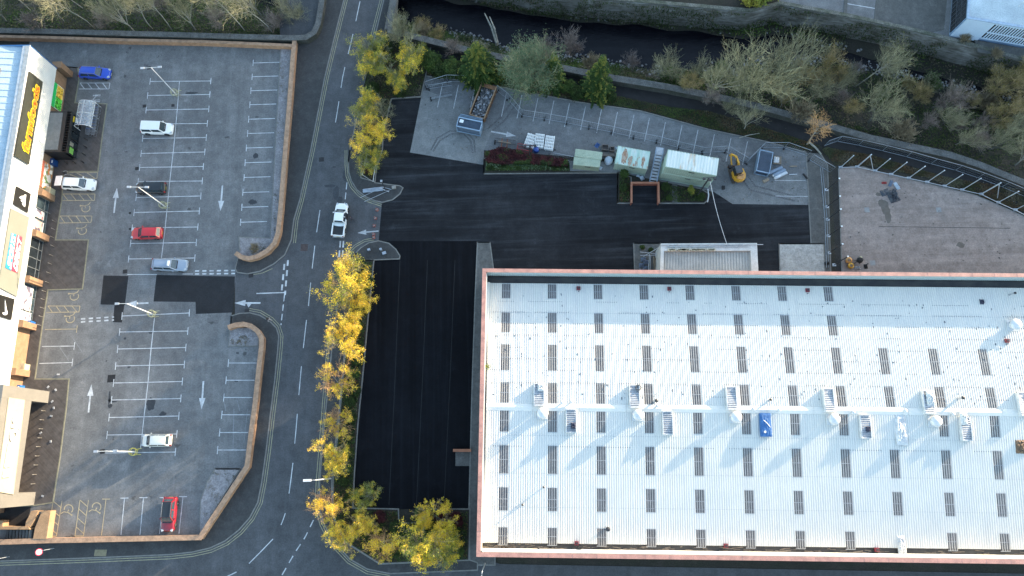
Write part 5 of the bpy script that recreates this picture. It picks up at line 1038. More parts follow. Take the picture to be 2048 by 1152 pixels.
# bins and benches by the shops
def bin_(px, mat, s, lab, name='litter_bin', cat='bin'):
    p = G(*px); e = empty(name, p, R_(-3), lab, cat); mb = MB(); mb.box((0, 0, s[2]/2), s); mb.build('body', _mats[mat], e); mb = MB(); mb.box((0, 0, s[2]+.05), (s[0]*1.08, s[1]*1.08, .1)); mb.build('lid', _mats[mat], e); mb = MB(); mb.box((s[0]*.3, 0, s[2]+.11), (.2, s[1]*.5, .03)); mb.build('slot', _mats['sign_white'] if mat != 'cream_box' else _mats[mat], e)
M('bin_blue', (.015, .13, .42), .4); M('bin_navy', (.012, .06, .20), .4); M('cream_box', (.50, .43, .28), .6)
bin_((110, 329), 'bin_navy', (1.0, .9, 1.1), 'dark blue litter bin between the black entrance and the food poster'); bin_((65, 649), 'bin_blue', (.9, .7, 1.1), 'bright blue litter bin in front of the lower shop window'); bin_((45, 776), 'bin_blue', (.7, .6, 1.1), 'bright blue litter bin tucked beside the taupe portal')
bin_((104, 388), 'cream_box', (1.0, 1.2, 1.3), 'cream storage box standing by the pier below the food poster', 'storage_box', 'box'); bin_((53, 737), 'cream_box', (1.0, 1.1, 1.2), 'yellowish storage box standing against the brick wall near the portal', 'storage_box', 'box')
# trolley shelter and trolleys
tc0, tc1 = G(186, 214), G(177, 262); ax_ = (tc1-tc0).normalized(); sx_ = Vector((-ax_.y, ax_.x, 0)); Lt = (tc1-tc0).length
te = empty('trolley_shelter', (tc0+tc1)/2, math.atan2(ax_.y, ax_.x), 'arched clear plastic trolley shelter in front of the black entrance', 'trolley shelter')
mb = MB(); rr_ = 1.25; N = 10; vs = []
for i in range(2):
    for j in range(N+1): a = math.pi*j/N; vs.append((-Lt/2+Lt*i, rr_*math.cos(a), 1.55+.75*math.sin(a)))
mb.add(vs, [(j, j+1, N+2+j, N+1+j) for j in range(N)]); mb.build('clear_roof', clear('shelter_plastic', (.60, .64, .68), .38), te, True)
for k in range(3):
    x = -Lt/2+Lt*k/2; mb = MB(); mb.tube([(x, rr_, 0)]+[(x, rr_*math.cos(math.pi*j/N), 1.55+.75*math.sin(math.pi*j/N)) for j in range(N+1)]+[(x, -rr_, 0)], .05, 6); mb.build('hoop_frame', _mats['vent_white'], te)
for s in (-1, 1): mb = MB(); mb.tube([(-Lt/2, s*rr_, 1.55), (Lt/2, s*rr_, 1.55)], .04, 6); mb.tube([(-Lt/2, s*rr_, .7), (Lt/2, s*rr_, .7)], .03, 6); mb.build('side_rail', _mats['vent_white'], te)
mb = MB(); mb.tube([(-Lt/2, 0, 2.3), (Lt/2, 0, 2.3)], .035, 6); mb.build('ridge_rail', _mats['vent_white'], te)
M('trolley_wire', (.38, .40, .43), .4, metal=.6)
tp0 = empty('shopping_trolley', (0, 0, 0), 0, None, 'trolley', 'nested shopping trolleys'); mb = MB()
for z, w_, l_ in ((.5, .22, .30), (.75, .25, .36), (1.0, .28, .42)): mb.tube([(-l_, -w_, z), (l_, -w_*.8, z), (l_, w_*.8, z), (-l_, w_, z), (-l_, -w_, z)], .018, 4)
for i in range(7): y = -.24+.08*i; mb.tube([(-.38, y, .75), (.36, y*.8, .75)], .01, 3); mb.tube([(.30+.05, y*.8, .5), (.42, y*.8, 1.0)], .01, 3)
for i in range(6): x = -.35+.13*i; mb.tube([(x, -.26, 1.0), (x, -.23, .5), (x, .23, .5), (x, .26, 1.0)], .01, 3)
mb.build('basket', _mats['trolley_wire'], tp0); MB().tube([(-.46, -.27, 1.02), (-.46, .27, 1.02)], .025, 6).build('handle', _mats['bin_blue'], tp0)
MB().tube([(-.4, -.25, .15), (.4, -.2, .15), (.4, .2, .15), (-.4, .25, .15), (-.4, -.25, .15)], .02, 4).build('chassis', _mats['trolley_wire'], tp0)
cnt = 0
for row in range(2):
    for k in range(9):
        o = tp0 if cnt == 0 else copy_tree(tp0); q = G(200-row*10-k*1.0, 220+k*6.1)
        o.location = (q.x, q.y, .05); o.rotation_euler = (0, 0, math.atan2(ax_.y, ax_.x)); o['label'] = 'wire shopping trolley, %s from the top in the %s row of the shelter' % (ORD[k], 'outer' if row == 0 else 'inner'); cnt += 1
# wheelchair by the white crossover
p = G(134, 349); e = empty('wheelchair', p, .4, 'empty dark wheelchair beside the open door of the white crossover', 'wheelchair')
for s in (-.3, .3): MB().tube([(.32*math.cos(i*.4), s, .33+.32*math.sin(i*.4)) for i in range(17)], .03, 5).build('wheel', _mats['vent_grey'], e)
MB().box((.05, 0, .5), (.45, .5, .06)).build('seat', _mats['dark_metal'], e); MB().box((-.2, 0, .78), (.06, .5, .5)).build('backrest', _mats['dark_metal'], e)
# road signs at the bottom left
def round_sign(base, h, tilt, lab, d=(-.6, -.2)):
    p = G(*base); e = empty('road_sign', p, 0, lab, 'road sign'); MB().tube([(0, 0, 0), (0, 0, h)], .04, 6).build('post', _mats['vent_grey'], e)
    axm = Matrix.Rotation(tilt, 3, Vector((d[1], -d[0], 0)).normalized()) if tilt else Matrix.Identity(3)
    MB().lathe((d[0], d[1], h), [(.44, 0), (.44, .04)], 24, axm).build('rim', _mats['sign_red'], e); MB().lathe((d[0], d[1], h+.005), [(.34, .04), (.34, .045)], 24, axm).build('face', _mats['sign_white'], e)
    MB().tube([(0, 0, h-.1), (d[0], d[1], h)], .03, 5).build('bracket', _mats['vent_grey'], e)
round_sign((109, 1096.5), 2.3, .35, 'round white sign with a red rim on a bracket above the bottom footway'); round_sign((20, 1113), 2.3, .35, 'round white sign with a red rim at the extreme left of the bottom footway')
p = G(127, 1121); round_ = None
# traffic cones
M('cone_red', (.30, .10, .085), .6, (.26, .09, .08), 2); M('cone_sleeve', (.45, .42, .43), .4)
cp = empty('traffic_cone', (0, 0, 0), 0, None, 'traffic cone', 'traffic cones across the yard entrance')
MB().box((0, 0, .03), (.42, .42, .06)).build('base', _mats['cone_red'], cp); MB().lathe((0, 0, .05), [(.2, 0), (.15, .25)], 14).build('cone', _mats['cone_red'], cp, True); MB().lathe((0, 0, .3), [(.155, 0), (.10, .25)], 14).build('sleeve', _mats['cone_sleeve'], cp, True); MB().lathe((0, 0, .55), [(.10, 0), (.04, .3)], 14).build('tip', _mats['cone_red'], cp, True)
for k, (x, y) in enumerate([(754, 420), (751, 437), (748.5, 452), (747.5, 469), (747.5, 475.5)]):
    o = cp if k == 0 else copy_tree(cp); q = G(x, y); o.location = (q.x, q.y, .012); o['label'] = 'red and white traffic cone at the yard entrance, %s from the top' % ORD[k]
# toppled sign frames and bits on the islands
p = G(762, 380); e = empty('fallen_sign', p, R_(5), 'bent pale signboard lying in a heap of poles on the upper island', 'sign'); mb = MB(); heap(mb, (-1.2, .1, .2), 1.5, .32, .25, 71, 10); mb.build('board', M('dull_white', (.34, .38, .44), .6, (.26, .30, .36), 2), e)
mb = MB(); mb.tube([(-3.2, -.9, .15), (-.6, .0, .2)], .04, 5); mb.tube([(-2.6, -1.6, .15), (1.3, -.3, .25)], .04, 5); mb.tube([(-.3, .3, .3), (1.2, -.5, .2)], .08, 5); mb.tube([(.2, .4, .2), (1.6, -.2, .2)], .06, 5); mb.build('pole', _mats['vent_grey'], e); mb = MB(); mb.box((2.0, .05, .3), (.6, .45, .35)); mb.build('control_box', M('beige_box', (.30, .28, .25), .7), e)
p = G(773, 383); e = empty('sign_post', p, 0, 'dark leaning pole over the fallen signboard on the upper island', 'pole'); MB().tube([(0, 0, 0), (0, 0, 4.3)], .07, 7).build('post', _mats['dark_metal'], e); MB().box((0, 0, 4.3), (.3, .3, .12)).build('bracket', _mats['vent_grey'], e)
for x, y, s, lb, z in [(739, 501, .35, 'pale utility marker post on the lower island, left one', .6), (763, 501, .3, 'thin grey utility post on the lower island, middle one', .9), (769, 507, .5, 'pale scattered junction box on the lower island, right one', .35)]:
    p = G(x, y); e = empty('utility_box', p, .3, lb, 'utility box'); MB().box((0, 0, z/2), (s, s*.7, z)).build('body', _mats['dull_white'], e); MB().box((0, 0, z+.02), (s*1.15, s*.85, .05)).build('lid', _mats['dull_white'], e)
# goalpost shaped hoop rail by the upper island (white tube frame)
e = empty('tube_barrier', G(735, 340), 0, 'white tubular frame round the end of the planting above the island', 'barrier'); mb = MB()
mb.tube([G(734, 308, .9), G(725, 350, .9), G(746, 363, .9), G(752, 320, .9), G(734, 308, .9)], .05, 6)
for q in ((734, 308), (725, 350), (746, 363), (752, 320)): mb.tube([G(*q, 0), G(*q, .9)], .04, 6)
wb(mb, 'rail', _mats['vent_white'], e)

# ------------------------------------------------------------------ site fencing
M('galv', (.36, .40, .44), .45, (.28, .31, .34), 1, metal=.5); M('galv_bright', (.62, .66, .70), .4, metal=.2); M('block_black', (.02, .02, .022), .9)
def fence_panel(pa, pb, lab, name='mesh_fence', grp='mesh fence panels round the yard', h=2.0, mat='galv', feet=True):
    A, B = G(*pa), G(*pb); d = B-A; L = d.length; e = empty(name, A, math.atan2(d.y, d.x), lab, 'fence', grp)
    mb = MB(); mb.tube([(0.03, 0, .12), (.03, 0, h), (L-.03, 0, h), (L-.03, 0, .12), (.03, 0, .12)], .035, 5); mb.build('frame', _mats[mat], e)
    mb = MB(); n = max(3, int(L/.3))
    for i in range(1, n): x = L*i/n; mb.tube([(x, 0, .14), (x, 0, h)], .006, 3, cap=False)
    for z in (.7, 1.3): mb.tube([(0, 0, z), (L, 0, z)], .006, 3, cap=False)
    mb.build('mesh', _mats[mat], e)
    if feet: MB().box((0, 0, .07), (.22, .7, .14)).build('foot', _mats['block_black'], e)
fl = [(853, 176), (895, 163), (939, 164), (963, 168)]; fl2 = [(995, 183), (1016, 199), (1044, 231.5), (1089, 238.5), (1133, 246), (1178, 255.5), (1223, 264.5), (1267, 275), (1313, 284), (1357, 295.5), (1404, 306), (1451, 303), (1491, 327), (1523, 296), (1568, 296), (1614, 312)]
k = 0
for L_ in (fl, fl2):
    for a_, b_ in zip(L_, L_[1:]):
        fence_panel(a_, b_, 'wire mesh site fence panel, %s along the yard from the left' % ORD[k]); k += 1
fence_panel((858, 178), (905, 171), 'wire mesh fence panel standing loose in the top left bay, upper one', grp=None, h=1.2); fence_panel((862, 199), (905, 191), 'wire mesh fence panel standing loose in the top left bay, lower one', grp=None, h=.4)
fence_panel((1105, 316), (1145, 324), 'dark mesh fence panel between the hedge and the cream storage boxes', grp=None, h=2.0)
fence_panel((990, 285), (1032, 290), 'dark mesh fence panel standing by the painted arrow', grp=None, h=1.6, mat='dark_metal')
# heras line along the footpath above the concrete yard
hl = [(1648, 292), (1674, 283), (1716, 291), (1764, 302), (1812, 314), (1861, 328), (1910, 341), (1955, 356), (2003, 374), (2048, 393), (2095, 413)]
for k, (a_, b_) in enumerate(zip(hl, hl[1:])): fence_panel(a_, b_, 'wire mesh fence panel along the dark footpath, %s from the left' % ORD[k], grp='mesh fence panels along the footpath', h=1.9)
fence_panel((1618, 320), (1660, 345), 'wire mesh fence panel at the corner of the concrete yard', grp=None)
# tall posts of the concrete yard
tall = [((1681, 335), 4.4, 0), ((1714, 334), 4.6, 1), ((1750, 342), 4.6, 0), ((1782, 349), 4.6, 0), ((1817, 356.5), 4.6, 0), ((1854, 364.5), 4.6, 0), ((1889, 372.5), 4.6, 0), ((1924, 380), 4.6, 0), ((1962, 388.5), 4.6, 1), ((1996, 405), 4.6, 0), ((2030, 420), 4.6, 0), ((2064, 437), 4.6, 0)]
for k, (b_, h, th) in enumerate(tall):
    e = empty('tall_fence_post', G(*b_), 0, '%s galvanised post on the curved concrete yard edge, %s from the left' % ('stout' if th else 'tall', ORD[k]), 'fence post', 'tall posts along the concrete yard')
    MB().tube([(0, 0, 0), (0, 0, h)], .09 if th else .06, 8).build('post', _mats['galv_bright'], e); MB().box((0, 0, .08), (.6, .4, .1)).build('base_plate', _mats['galv'], e); MB().box((0, 0, h+.03), (.17, .14, .06), .6).build('cap', _mats['galv_bright'], e)
    if th: q = G(b_[0]+32, b_[1]+8)-G(*b_); MB().tube([(0, 0, h-.3), (q.x, q.y, .1)], .05, 6).build('brace', _mats['galv_bright'], e)
e = empty('fence_rail', G(1850, 364), 0, 'low rail and kerb board joining the tall posts of the concrete yard', 'rail')
mb = MB(); pts = [G(*b_, .25) for b_, h, t_ in tall]; mb.tube(pts, .06, 5); wb(mb, 'rail', _mats['galv'], e); mb = MB(); mb.tube([G(*b_, 3.6) for b_, h, t_ in tall], .012, 4); mb.tube([G(*b_, 4.4) for b_, h, t_ in tall], .012, 4); wb(mb, 'wire', _mats['galv'], e)
wp = [(1652.5, 380), (1653.5, 414), (1655, 439), (1656.5, 472), (1658, 506), (1668, 530)]
for k, b_ in enumerate(wp):
    e = empty('net_post', G(*b_), 0, 'tall dark net post left of the concrete yard, %s from the top' % ORD[k], 'fence post', 'net posts beside the concrete yard')
    MB().tube([(0, 0, 0), (0, 0, 4.6)], .07, 6).build('post', _mats['dark_metal'], e); MB().box((0, 0, 4.65), (.2, .2, .1)).build('cap', _mats['sign_white'], e); MB().box((0, 0, .06), (.5, .4, .12)).build('base_plate', _mats['galv_bright'], e)
e = empty('wind_net', G(1655, 440), 0, 'thin dark see-through netting on the left side of the concrete yard', 'netting'); pts = [G(1651, 335)]+[G(*b_) for b_ in wp]+[G(1662, 545)]
mb = MB(); vs = []
for q in pts: vs += [(q.x-.1, q.y, .1), (q.x-.1, q.y, 4.4)]
mb.add(vs, [(2*i, 2*i+2, 2*i+3, 2*i+1) for i in range(len(pts)-1)]); wb(mb, 'net', clear('net_mesh', (.06, .07, .06), .16), e)
e = empty('low_fence', G(1650, 430), 0, 'double galvanised rail fence running down beside the concrete strip', 'fence'); mb = MB()
for z, dx in ((1.1, 0), (.5, 0), (.15, 4)): mb.tube([G(1641+dx, 335, z), G(1650+dx, 440, z), G(1653+dx, 535, z)], .04, 5)
for i in range(9): t_ = i/8; q = (1641+12*t_, 335+200*t_); mb.tube([G(*q, 0), G(*q, 1.2)], .04, 5)
wb(mb, 'rail', _mats['galv'], e)

# ------------------------------------------------------------------ things in the yard
# roll-on skip
sk = [G(964, 166.5, 1.2), G(993.5, 173.5, 1.2), G(968.5, 240.5, 1.2), G(938.5, 228, 1.2)]; c = sum(sk, Vector())/4; d = ((sk[2]+sk[3])/2-(sk[0]+sk[1])/2); Ls = d.length; Ws = ((sk[1]-sk[0]).length+(sk[2]-sk[3]).length)/2
e = empty('rubble_skip', (c.x, c.y, 0), math.atan2(d.y, d.x), 'long rusty orange open skip full of grey rubble', 'skip'); M('rust_orange', (.26, .13, .06), .8, (.16, .08, .045), 1.2, fine=.2)
mb = MB(); 
for s in (-1, 1):
    mb.box((0, s*(Ws/2-.05), .75), (Ls, .1, 1.2))
    for i in range(9): mb.box((-Ls/2+.3+i*(Ls-.6)/8, s*(Ws/2+.04), .7), (.12, .1, 1.1))
for s in (-1, 1): mb.box((s*(Ls/2-.05), 0, .75), (.1, Ws-.2, 1.2))
mb.box((0, 0, .2), (Ls, Ws-.2, .12)); mb.box((-Ls/2+.35, 0, 1.3), (.55, Ws-.22, .08)); mb.build('body', _mats['rust_orange'], e)
mb = MB(); 
for s in (-1, 1): mb.box((0, s*(Ws/2-.03), 1.40), (Ls+.05, .16, .1))
mb.box((Ls/2, 0, 1.39), (.16, Ws-.2, .1)); mb.build('rim', M('skip_rim', (.34, .22, .13), .8), e)
M('rubble', (.24, .25, .27), .95, (.12, .115, .11), 1.2, fine=.3); mb = MB(); heap(mb, (.1, 0, .55), Ls/2-.15, Ws/2-.12, .45, 81, 26); tag(mb.build('rubble_heap', _mats['rubble'], e), None, None, None, 'stuff')
rr = random.Random(4); mb = MB()
for _ in range(220): x, y = rr.uniform(-Ls/2+.4, Ls/2-.2), rr.uniform(-Ws/2+.2, Ws/2-.2); s = rr.uniform(.06, .26); mb.box((x, y, .85+rr.uniform(0, .3)), (s, s*rr.uniform(.4, 1.3), s*.7), rr.uniform(0, 3), None)
tag(mb.build('broken_concrete', M('rubble_pale', (.30, .32, .35), .9, (.12, .10, .09), 2, island=.5), e), None, None, None, 'stuff')
# blue grey stacked steel frames (two of them)
def steel_box(quad, z, lab, ribdir=0, dark=False):
    p = [G(x, y, z) for x, y in quad]; c = sum(p, Vector())/4; ang = math.atan2(p[1].y-p[0].y, p[1].x-p[0].x); L = (p[1]-p[0]).length; D_ = (p[3]-p[0]).length
    e = empty('panel_stillage', (c.x, c.y, 0), ang, lab, 'stillage'); mt = M('steel_blue2', (.26, .35, .45), .45, (.20, .28, .37), .8)
    mb = MB()
    for sx in (-1, 1): mb.box((sx*(L/2-.06), 0, z/2), (.12, D_, z))
    for sy in (-1, 1): mb.box((0, sy*(D_/2-.06), z-.05), (L, .16, .14)); mb.box((0, sy*(D_/2-.06), .1), (L, .12, .12))
    mb.build('frame', mt, e)
    mb = MB(); n = 12
    for i in range(n): 
        if ribdir: mb.box((-L/2+.25+i*(L-.5)/(n-1), 0, z*.55), (.07, D_-.4, z*.8))
        else: mb.box((0, -D_/2+.2+i*(D_-.4)/(n-1), z*.5), (L-.3, .05, z*.85))
    mb.build('stacked_panels', M('panel_dark', (.10, .14, .20), .5), e)
    if not ribdir: MB().box((-L*.33, D_*.12, z+.02), (.6, .5, .04)).build('paper_label', _mats['sign_white'], e); mb = MB(); [mb.box((0, D_/2+.1+.22*i, z*.5), (L-.15*i, .06, z*.9)) for i in range(3)]; mb.build('spare_panel', mt, e)
steel_box([(918, 233), (966, 243), (957, 263.5), (913, 252)], 1.9, 'blue grey steel stillage of mesh panels at the foot of the rubble skip', 0)
steel_box([(1522, 299), (1549, 305), (1537, 347), (1511, 341)], 1.3, 'dark stillage packed with ribbed panels right of the excavator', 1)
# white pallets
e0 = None
for k, (q, rz) in enumerate([((1060, 281), -.35), ((1079, 281), -.14), ((1099, 285), -.18)]):
    p = G(*q, .7); e = empty('white_pallet_stack', (p.x, p.y, 0), rz, 'stack of white slatted units behind the hedge, %s of three from the left' % ORD[k], 'pallet', 'white slatted stacks behind the hedge'); mb = MB(); rr = random.Random(k)
    for lv in range(3):
        for i in range(6): mb.box((-.6+i*.24, rr.uniform(-.08, .08), .1+lv*.3), (.10, 2.25, .07), rr.uniform(-.04, .04))
    mb.build('slat', _mats['sign_white'], e); mb = MB()
    for lv in range(3):
        for i in range(5): mb.box((0, -1.0+i*.5, .17+lv*.3), (1.4, .11, .06), rr.uniform(-.04, .04))
    mb.build('cross_slat', _mats['sign_white'], e)
p = G(1049, 300); e = empty('red_cage', p, R_(-12), 'red steel cage trolley at the back of the hedge', 'cage'); mb = MB(); M('cage_red', (.32, .03, .03), .5)
for z in (.15, 1.0): mb.tube([(-1.1, -.45, z), (1.1, -.45, z), (1.1, .45, z), (-1.1, .45, z), (-1.1, -.45, z)], .05, 5)
for a_, b_ in ((-1.1, -.45), (1.1, -.45), (1.1, .45), (-1.1, .45), (0, -.45), (0, .45)): mb.tube([(a_, b_, .1), (a_, b_, 1.0)], .045, 5)
for i in range(9): mb.tube([(-1.0+i*.25, -.45, .2), (-1.0+i*.25, .45, .2)], .03, 4)
mb.build('cage', _mats['cage_red'], e)
p = G(1072, 302); e = empty('blue_barrel', p, 0, 'blue barrel with a white lid beside the red cage', 'barrel'); MB().lathe((0, 0, 0), [(.42, 0), (.46, .3), (.46, .6), (.40, .85)], 16).build('drum', M('barrel_blue', (.02, .07, .30), .4), e, True); MB().lathe((-.4, .35, .4), [(.22, 0), (.25, .12), (.1, .2)], 12).build('lid', _mats['sign_white'], e, True)
p = G(1009, 288); e = empty('timber_trestle', p, R_(-8), 'pair of red brown timbers with a pale crossbar on the tarmac by the hedge', 'trestle'); mb = MB(); [mb.box((s, 0, .3), (.17, 1.5, .12)) for s in (-.42, .42)]; mb.build('beam', M('red_timber', (.24, .10, .06), .8), e); MB().box((0, .1, .42), (1.9, .14, .1), -.08).build('crossbar', _mats['timber'], e)
# crates and sack beside the cabins
M('pale_sack', (.50, .56, .62), .6, (.38, .45, .52), 2)
p = G(1217, 322, .4); e = empty('bulk_bag', (p.x, p.y, 0), 0, 'round white bulk bag between the cream boxes and the rusty cabin', 'bulk bag'); mb = MB(); mb.lathe((0, 0, 0), [(.55, 0), (.62, .3), (.62, .75), (.45, .95), (.2, .9)], 16); mb.build('bag', _mats['pale_sack'], e, True); mb = MB(); [mb.tube([(.4*math.cos(a), .4*math.sin(a), .9), (.5*math.cos(a+.5), .5*math.sin(a+.5), 1.15), (.4*math.cos(a+1), .4*math.sin(a+1), .9)], .04, 4) for a in (0, 1.6, 3.1, 4.7)]; mb.build('loop', _mats['pale_sack'], e)
M('crate_wood', (.17, .145, .13), .9, (.11, .095, .085), 2)
for k, (q, s, lb) in enumerate([((1210, 296), (1.0, .9, .6), 'open timber crate above the bulk bag, left one'), ((1224, 299), (.7, .75, .6), 'small open timber crate above the bulk bag, right one'), ((1218, 310), (2.0, .6, .5), 'long low timber crate just above the bulk bag')]):
    p = G(*q, .3); e = empty('timber_crate', (p.x, p.y, 0), R_(-6), lb, 'crate'); mb = MB(); [mb.box((0, sg*(s[1]/2-.04), s[2]/2), (s[0], .08, s[2])) for sg in (-1, 1)]; [mb.box((sg*(s[0]/2-.04), 0, s[2]/2), (.08, s[1]-.16, s[2])) for sg in (-1, 1)]; mb.build('side', _mats['crate_wood'], e); MB().box((0, 0, .1 if k < 2 else .4), (s[0]-.16, s[1]-.16, .08)).build('base', _mats['crate_wood'], e)
for k, (q, s, mt, lb) in enumerate([((1232, 297), .3, 'pale_sack', 'white sack by the left corner of the rusty cabin'), ((1201, 337), .35, 'pale_sack', 'white sack at the near corner of the cream storage boxes'), ((1284, 356), .35, 'pale_sack', 'white sack lying under the front of the rusty cabin, right one'), ((1276, 352), .22, 'pale_sack', 'small white sack lying under the front of the rusty cabin, left one'), ((1192, 301), .4, 'bin_navy', 'blue tarpaulin bundle on the far edge of the cream storage boxes')]):
    p = G(*q); e = empty('sack', p, k, lb, 'sack'); mb = MB(); heap(mb, (0, 0, 0 if k < 4 else 1.9), s, s*.8, .4, 90+k, 8); mb.build('bundle', _mats[mt], e)
# garage-like orange walled bay
M('red_block', (.30, .10, .06), .9); M('red_coping', (.36, .15, .085), .85, (.28, .11, .06), 1.5)
walled('walled_bay', [(1263, 406), (1263, 365.5), (1317, 365.5), (1317.5, 406)], .16, .95, ('red_block', 'red_coping'), 'low orange three sided wall round a tarmac bay below the cabins', 1.0)
p = G(925, 901); e = empty('low_orange_wall', p, R_(-2), 'short low orange wall at the top of the grey pad by the warehouse', 'wall'); MB().box((0, 0, .35), (2.4, .3, .7)).build('brickwork', _mats['red_block'], e); MB().box((0, 0, .74), (2.5, .38, .08)).build('coping', _mats['red_coping'], e)
p = G(1412, 393); e = empty('white_kerb_rail', p, 0, 'white curved rail on the right end of the planting beneath the stacked cabins', 'rail'); wb(MB().tube([G(1416, 378, .5), G(1417, 392, .5), G(1415, 404, .5)], .09, 6), 'rail', _mats['vent_white'], e)
# excavator
p = G(1472, 352); ex = empty('mini_excavator', p, R_(100), 'yellow orange mini excavator with a raised bent arm beside the stacked cabins', 'excavator')
M('digger_yellow', (.72, .36, .02), .45, (.60, .29, .02), 1, coat=.3); M('track_rubber', (.05, .045, .04), .9, (.09, .07, .055), 1)
def trk(y):
    mb = MB(); pr = [(-1.2, .3), (-1.05, .08), (1.0, .08), (1.2, .3), (1.05, .56), (-1.05, .56)]; n = len(pr); vs = [(x, y-.19, z) for x, z in pr]+[(x, y+.19, z) for x, z in pr]; mb.add(vs, [tuple(range(n))[::-1], tuple(range(n, 2*n))]+[(i, (i+1) % n, (i+1) % n+n, i+n) for i in range(n)])
    for i in range(14): mb.box((-1.05+i*.16, y, .58), (.07, .4, .04))
    mb.build('track', _mats['track_rubber'], ex)
trk(-.78); trk(.78); MB().box((0, 0, .45), (1.2, 1.2, .3)).build('undercarriage', _mats['track_rubber'], ex); MB().box((1.5, 0, .3), (.12, 1.9, .4)).build('dozer_blade', _mats['rust_orange'], ex)
mb = MB(); mb.prism([(.55, -.85), (.75, .25), (.4, .85), (-.3, .9), (-.95, .7), (-1.3, .25), (-1.35, -.3), (-1.05, -.78), (-.4, -1.0)], .68, 1.35); mb.build('body', _mats['digger_yellow'], ex)
mb = MB(); mb.prism([(-.35, -.7), (-.4, .3), (-.85, .6), (-1.15, .2), (-1.18, -.25), (-.95, -.62)], 1.35, 1.62); mb.build('engine_cover', M('digger_orange', (.62, .30, .09), .5), ex); mb = MB(); mb.prism([(-.5, -.5), (-.55, .2), (-.62, .15), (-.6, -.5)], 1.62, 1.63); mb.build('grille', _mats['trim_black'], ex)
mb = MB(); mb.box((.12, .3, 1.95), (1.1, .95, 1.25)); mb.build('cab', _mats['dark_glass'], ex); mb = MB(); mb.box((.12, .3, 2.6), (1.15, 1.0, .08)); mb.build('cab_roof', M('cab_grey', (.06, .065, .075), .5), ex)
def arm(nm, pts, w_, t_):
    mb = MB()
    for a_, b_ in zip(pts, pts[1:]):
        a_, b_ = Vector(a_), Vector(b_); m_ = (a_+b_)/2; d_ = b_-a_; mb.box(m_, (d_.length+.12, w_, t_), 0, d_.to_track_quat('X', 'Z').to_matrix())
    mb.build(nm, _mats['digger_yellow'], ex)
arm('boom', [(.6, -.2, 1.1), (1.3, -.15, 2.0), (2.2, .05, 2.3)], .26, .32); arm('dipper', [(2.2, .05, 2.35), (2.75, .35, 1.9), (3.0, .45, 1.2)], .22, .26); arm('arm_link', [(1.5, .6, 1.2), (2.3, .62, 1.7), (2.9, .5, 2.0)], .16, .18)
MB().tube([(.9, .1, 1.2), (1.9, .12, 2.5)], .06, 6).build('hydraulic_ram', _mats['dark_metal'], ex); mb = MB(); mb.prism([(1.2, .45), (1.7, .4), (1.75, .85), (1.25, .9)], .3, .8); mb.build('bucket', _mats['dark_metal'], ex)
# rolls, pallet, offcuts
for k, (a_, b_, mt, lb) in enumerate([((1539, 346), (1564, 335), 'steel_blue', 'blue grey roll of material, topmost of the three by the ribbed stillage'), ((1547, 351), (1570, 339.5), 'steel_blue', 'blue grey roll of material, middle one of the three'), ((1550, 356), (1573, 345), 'galv_bright', 'pale grey roll of material, lowest of the three')]):
    A, B = G(*a_, .25), G(*b_, .25); e = empty('material_roll', (A.x, A.y, 0), 0, lb, 'roll', 'rolls beside the ribbed stillage'); wb(MB().tube([A, B], .27, 12), 'roll', _mats[mt], e)
    dd_ = (A-B).normalized(); wb(MB().tube([A, A+dd_*.12], .16, 10), 'core', _mats['sign_white'], e)
p = G(1555, 320, .3); e = empty('timber_pallet', (p.x, p.y, 0), R_(-8), 'timber pallet carrying a pale sheet beside the ribbed stillage', 'pallet'); mb = MB(); [mb.box((-.5+.25*i, 0, .28), (.16, 1.3, .05)) for i in range(5)]; [mb.box((0, -.55+.55*i, .15), (1.2, .12, .18)) for i in range(3)]; mb.build('slats', _mats['timber'], e); mb = MB(); heap(mb, (-.15, .05, .3), .42, .5, .16, 99, 8); mb.build('sheet', _mats['plastic_sheet'], e)
for k, (q, s, mt, lb, nm, ct) in enumerate([((1586, 333), (1.1, .14, .1), 'timber', 'short plank lying on the tarmac right of the rolls', 'plank', 'plank'), ((1586, 349), (1.2, .08, .08), 'galv_bright', 'thin white pipe lying on the tarmac below the short plank', 'pipe', 'pipe'), ((1610, 353), (1.0, .2, .16), 'block_black', 'black pipe against the edge of the concrete strip', 'pipe', 'pipe'), ((1531, 362), (.9, .4, .3), 'timber', 'small heap of timber scraps below the ribbed stillage', 'timber_scraps', 'scraps'), ((1446, 376), (.4, .5, .3), 'block_black', 'black bag beside the stacked cabins', 'bin_bag', 'bag')]):
    p = G(*q); e = tag(MB().box((0, 0, s[2]/2), s, 0 if k != 2 else -1.0).build(nm, _mats[mt]), lb, ct); e.location = (p.x, p.y, .03)
    if k == 3: e.rotation_euler = (0, 0, .4)
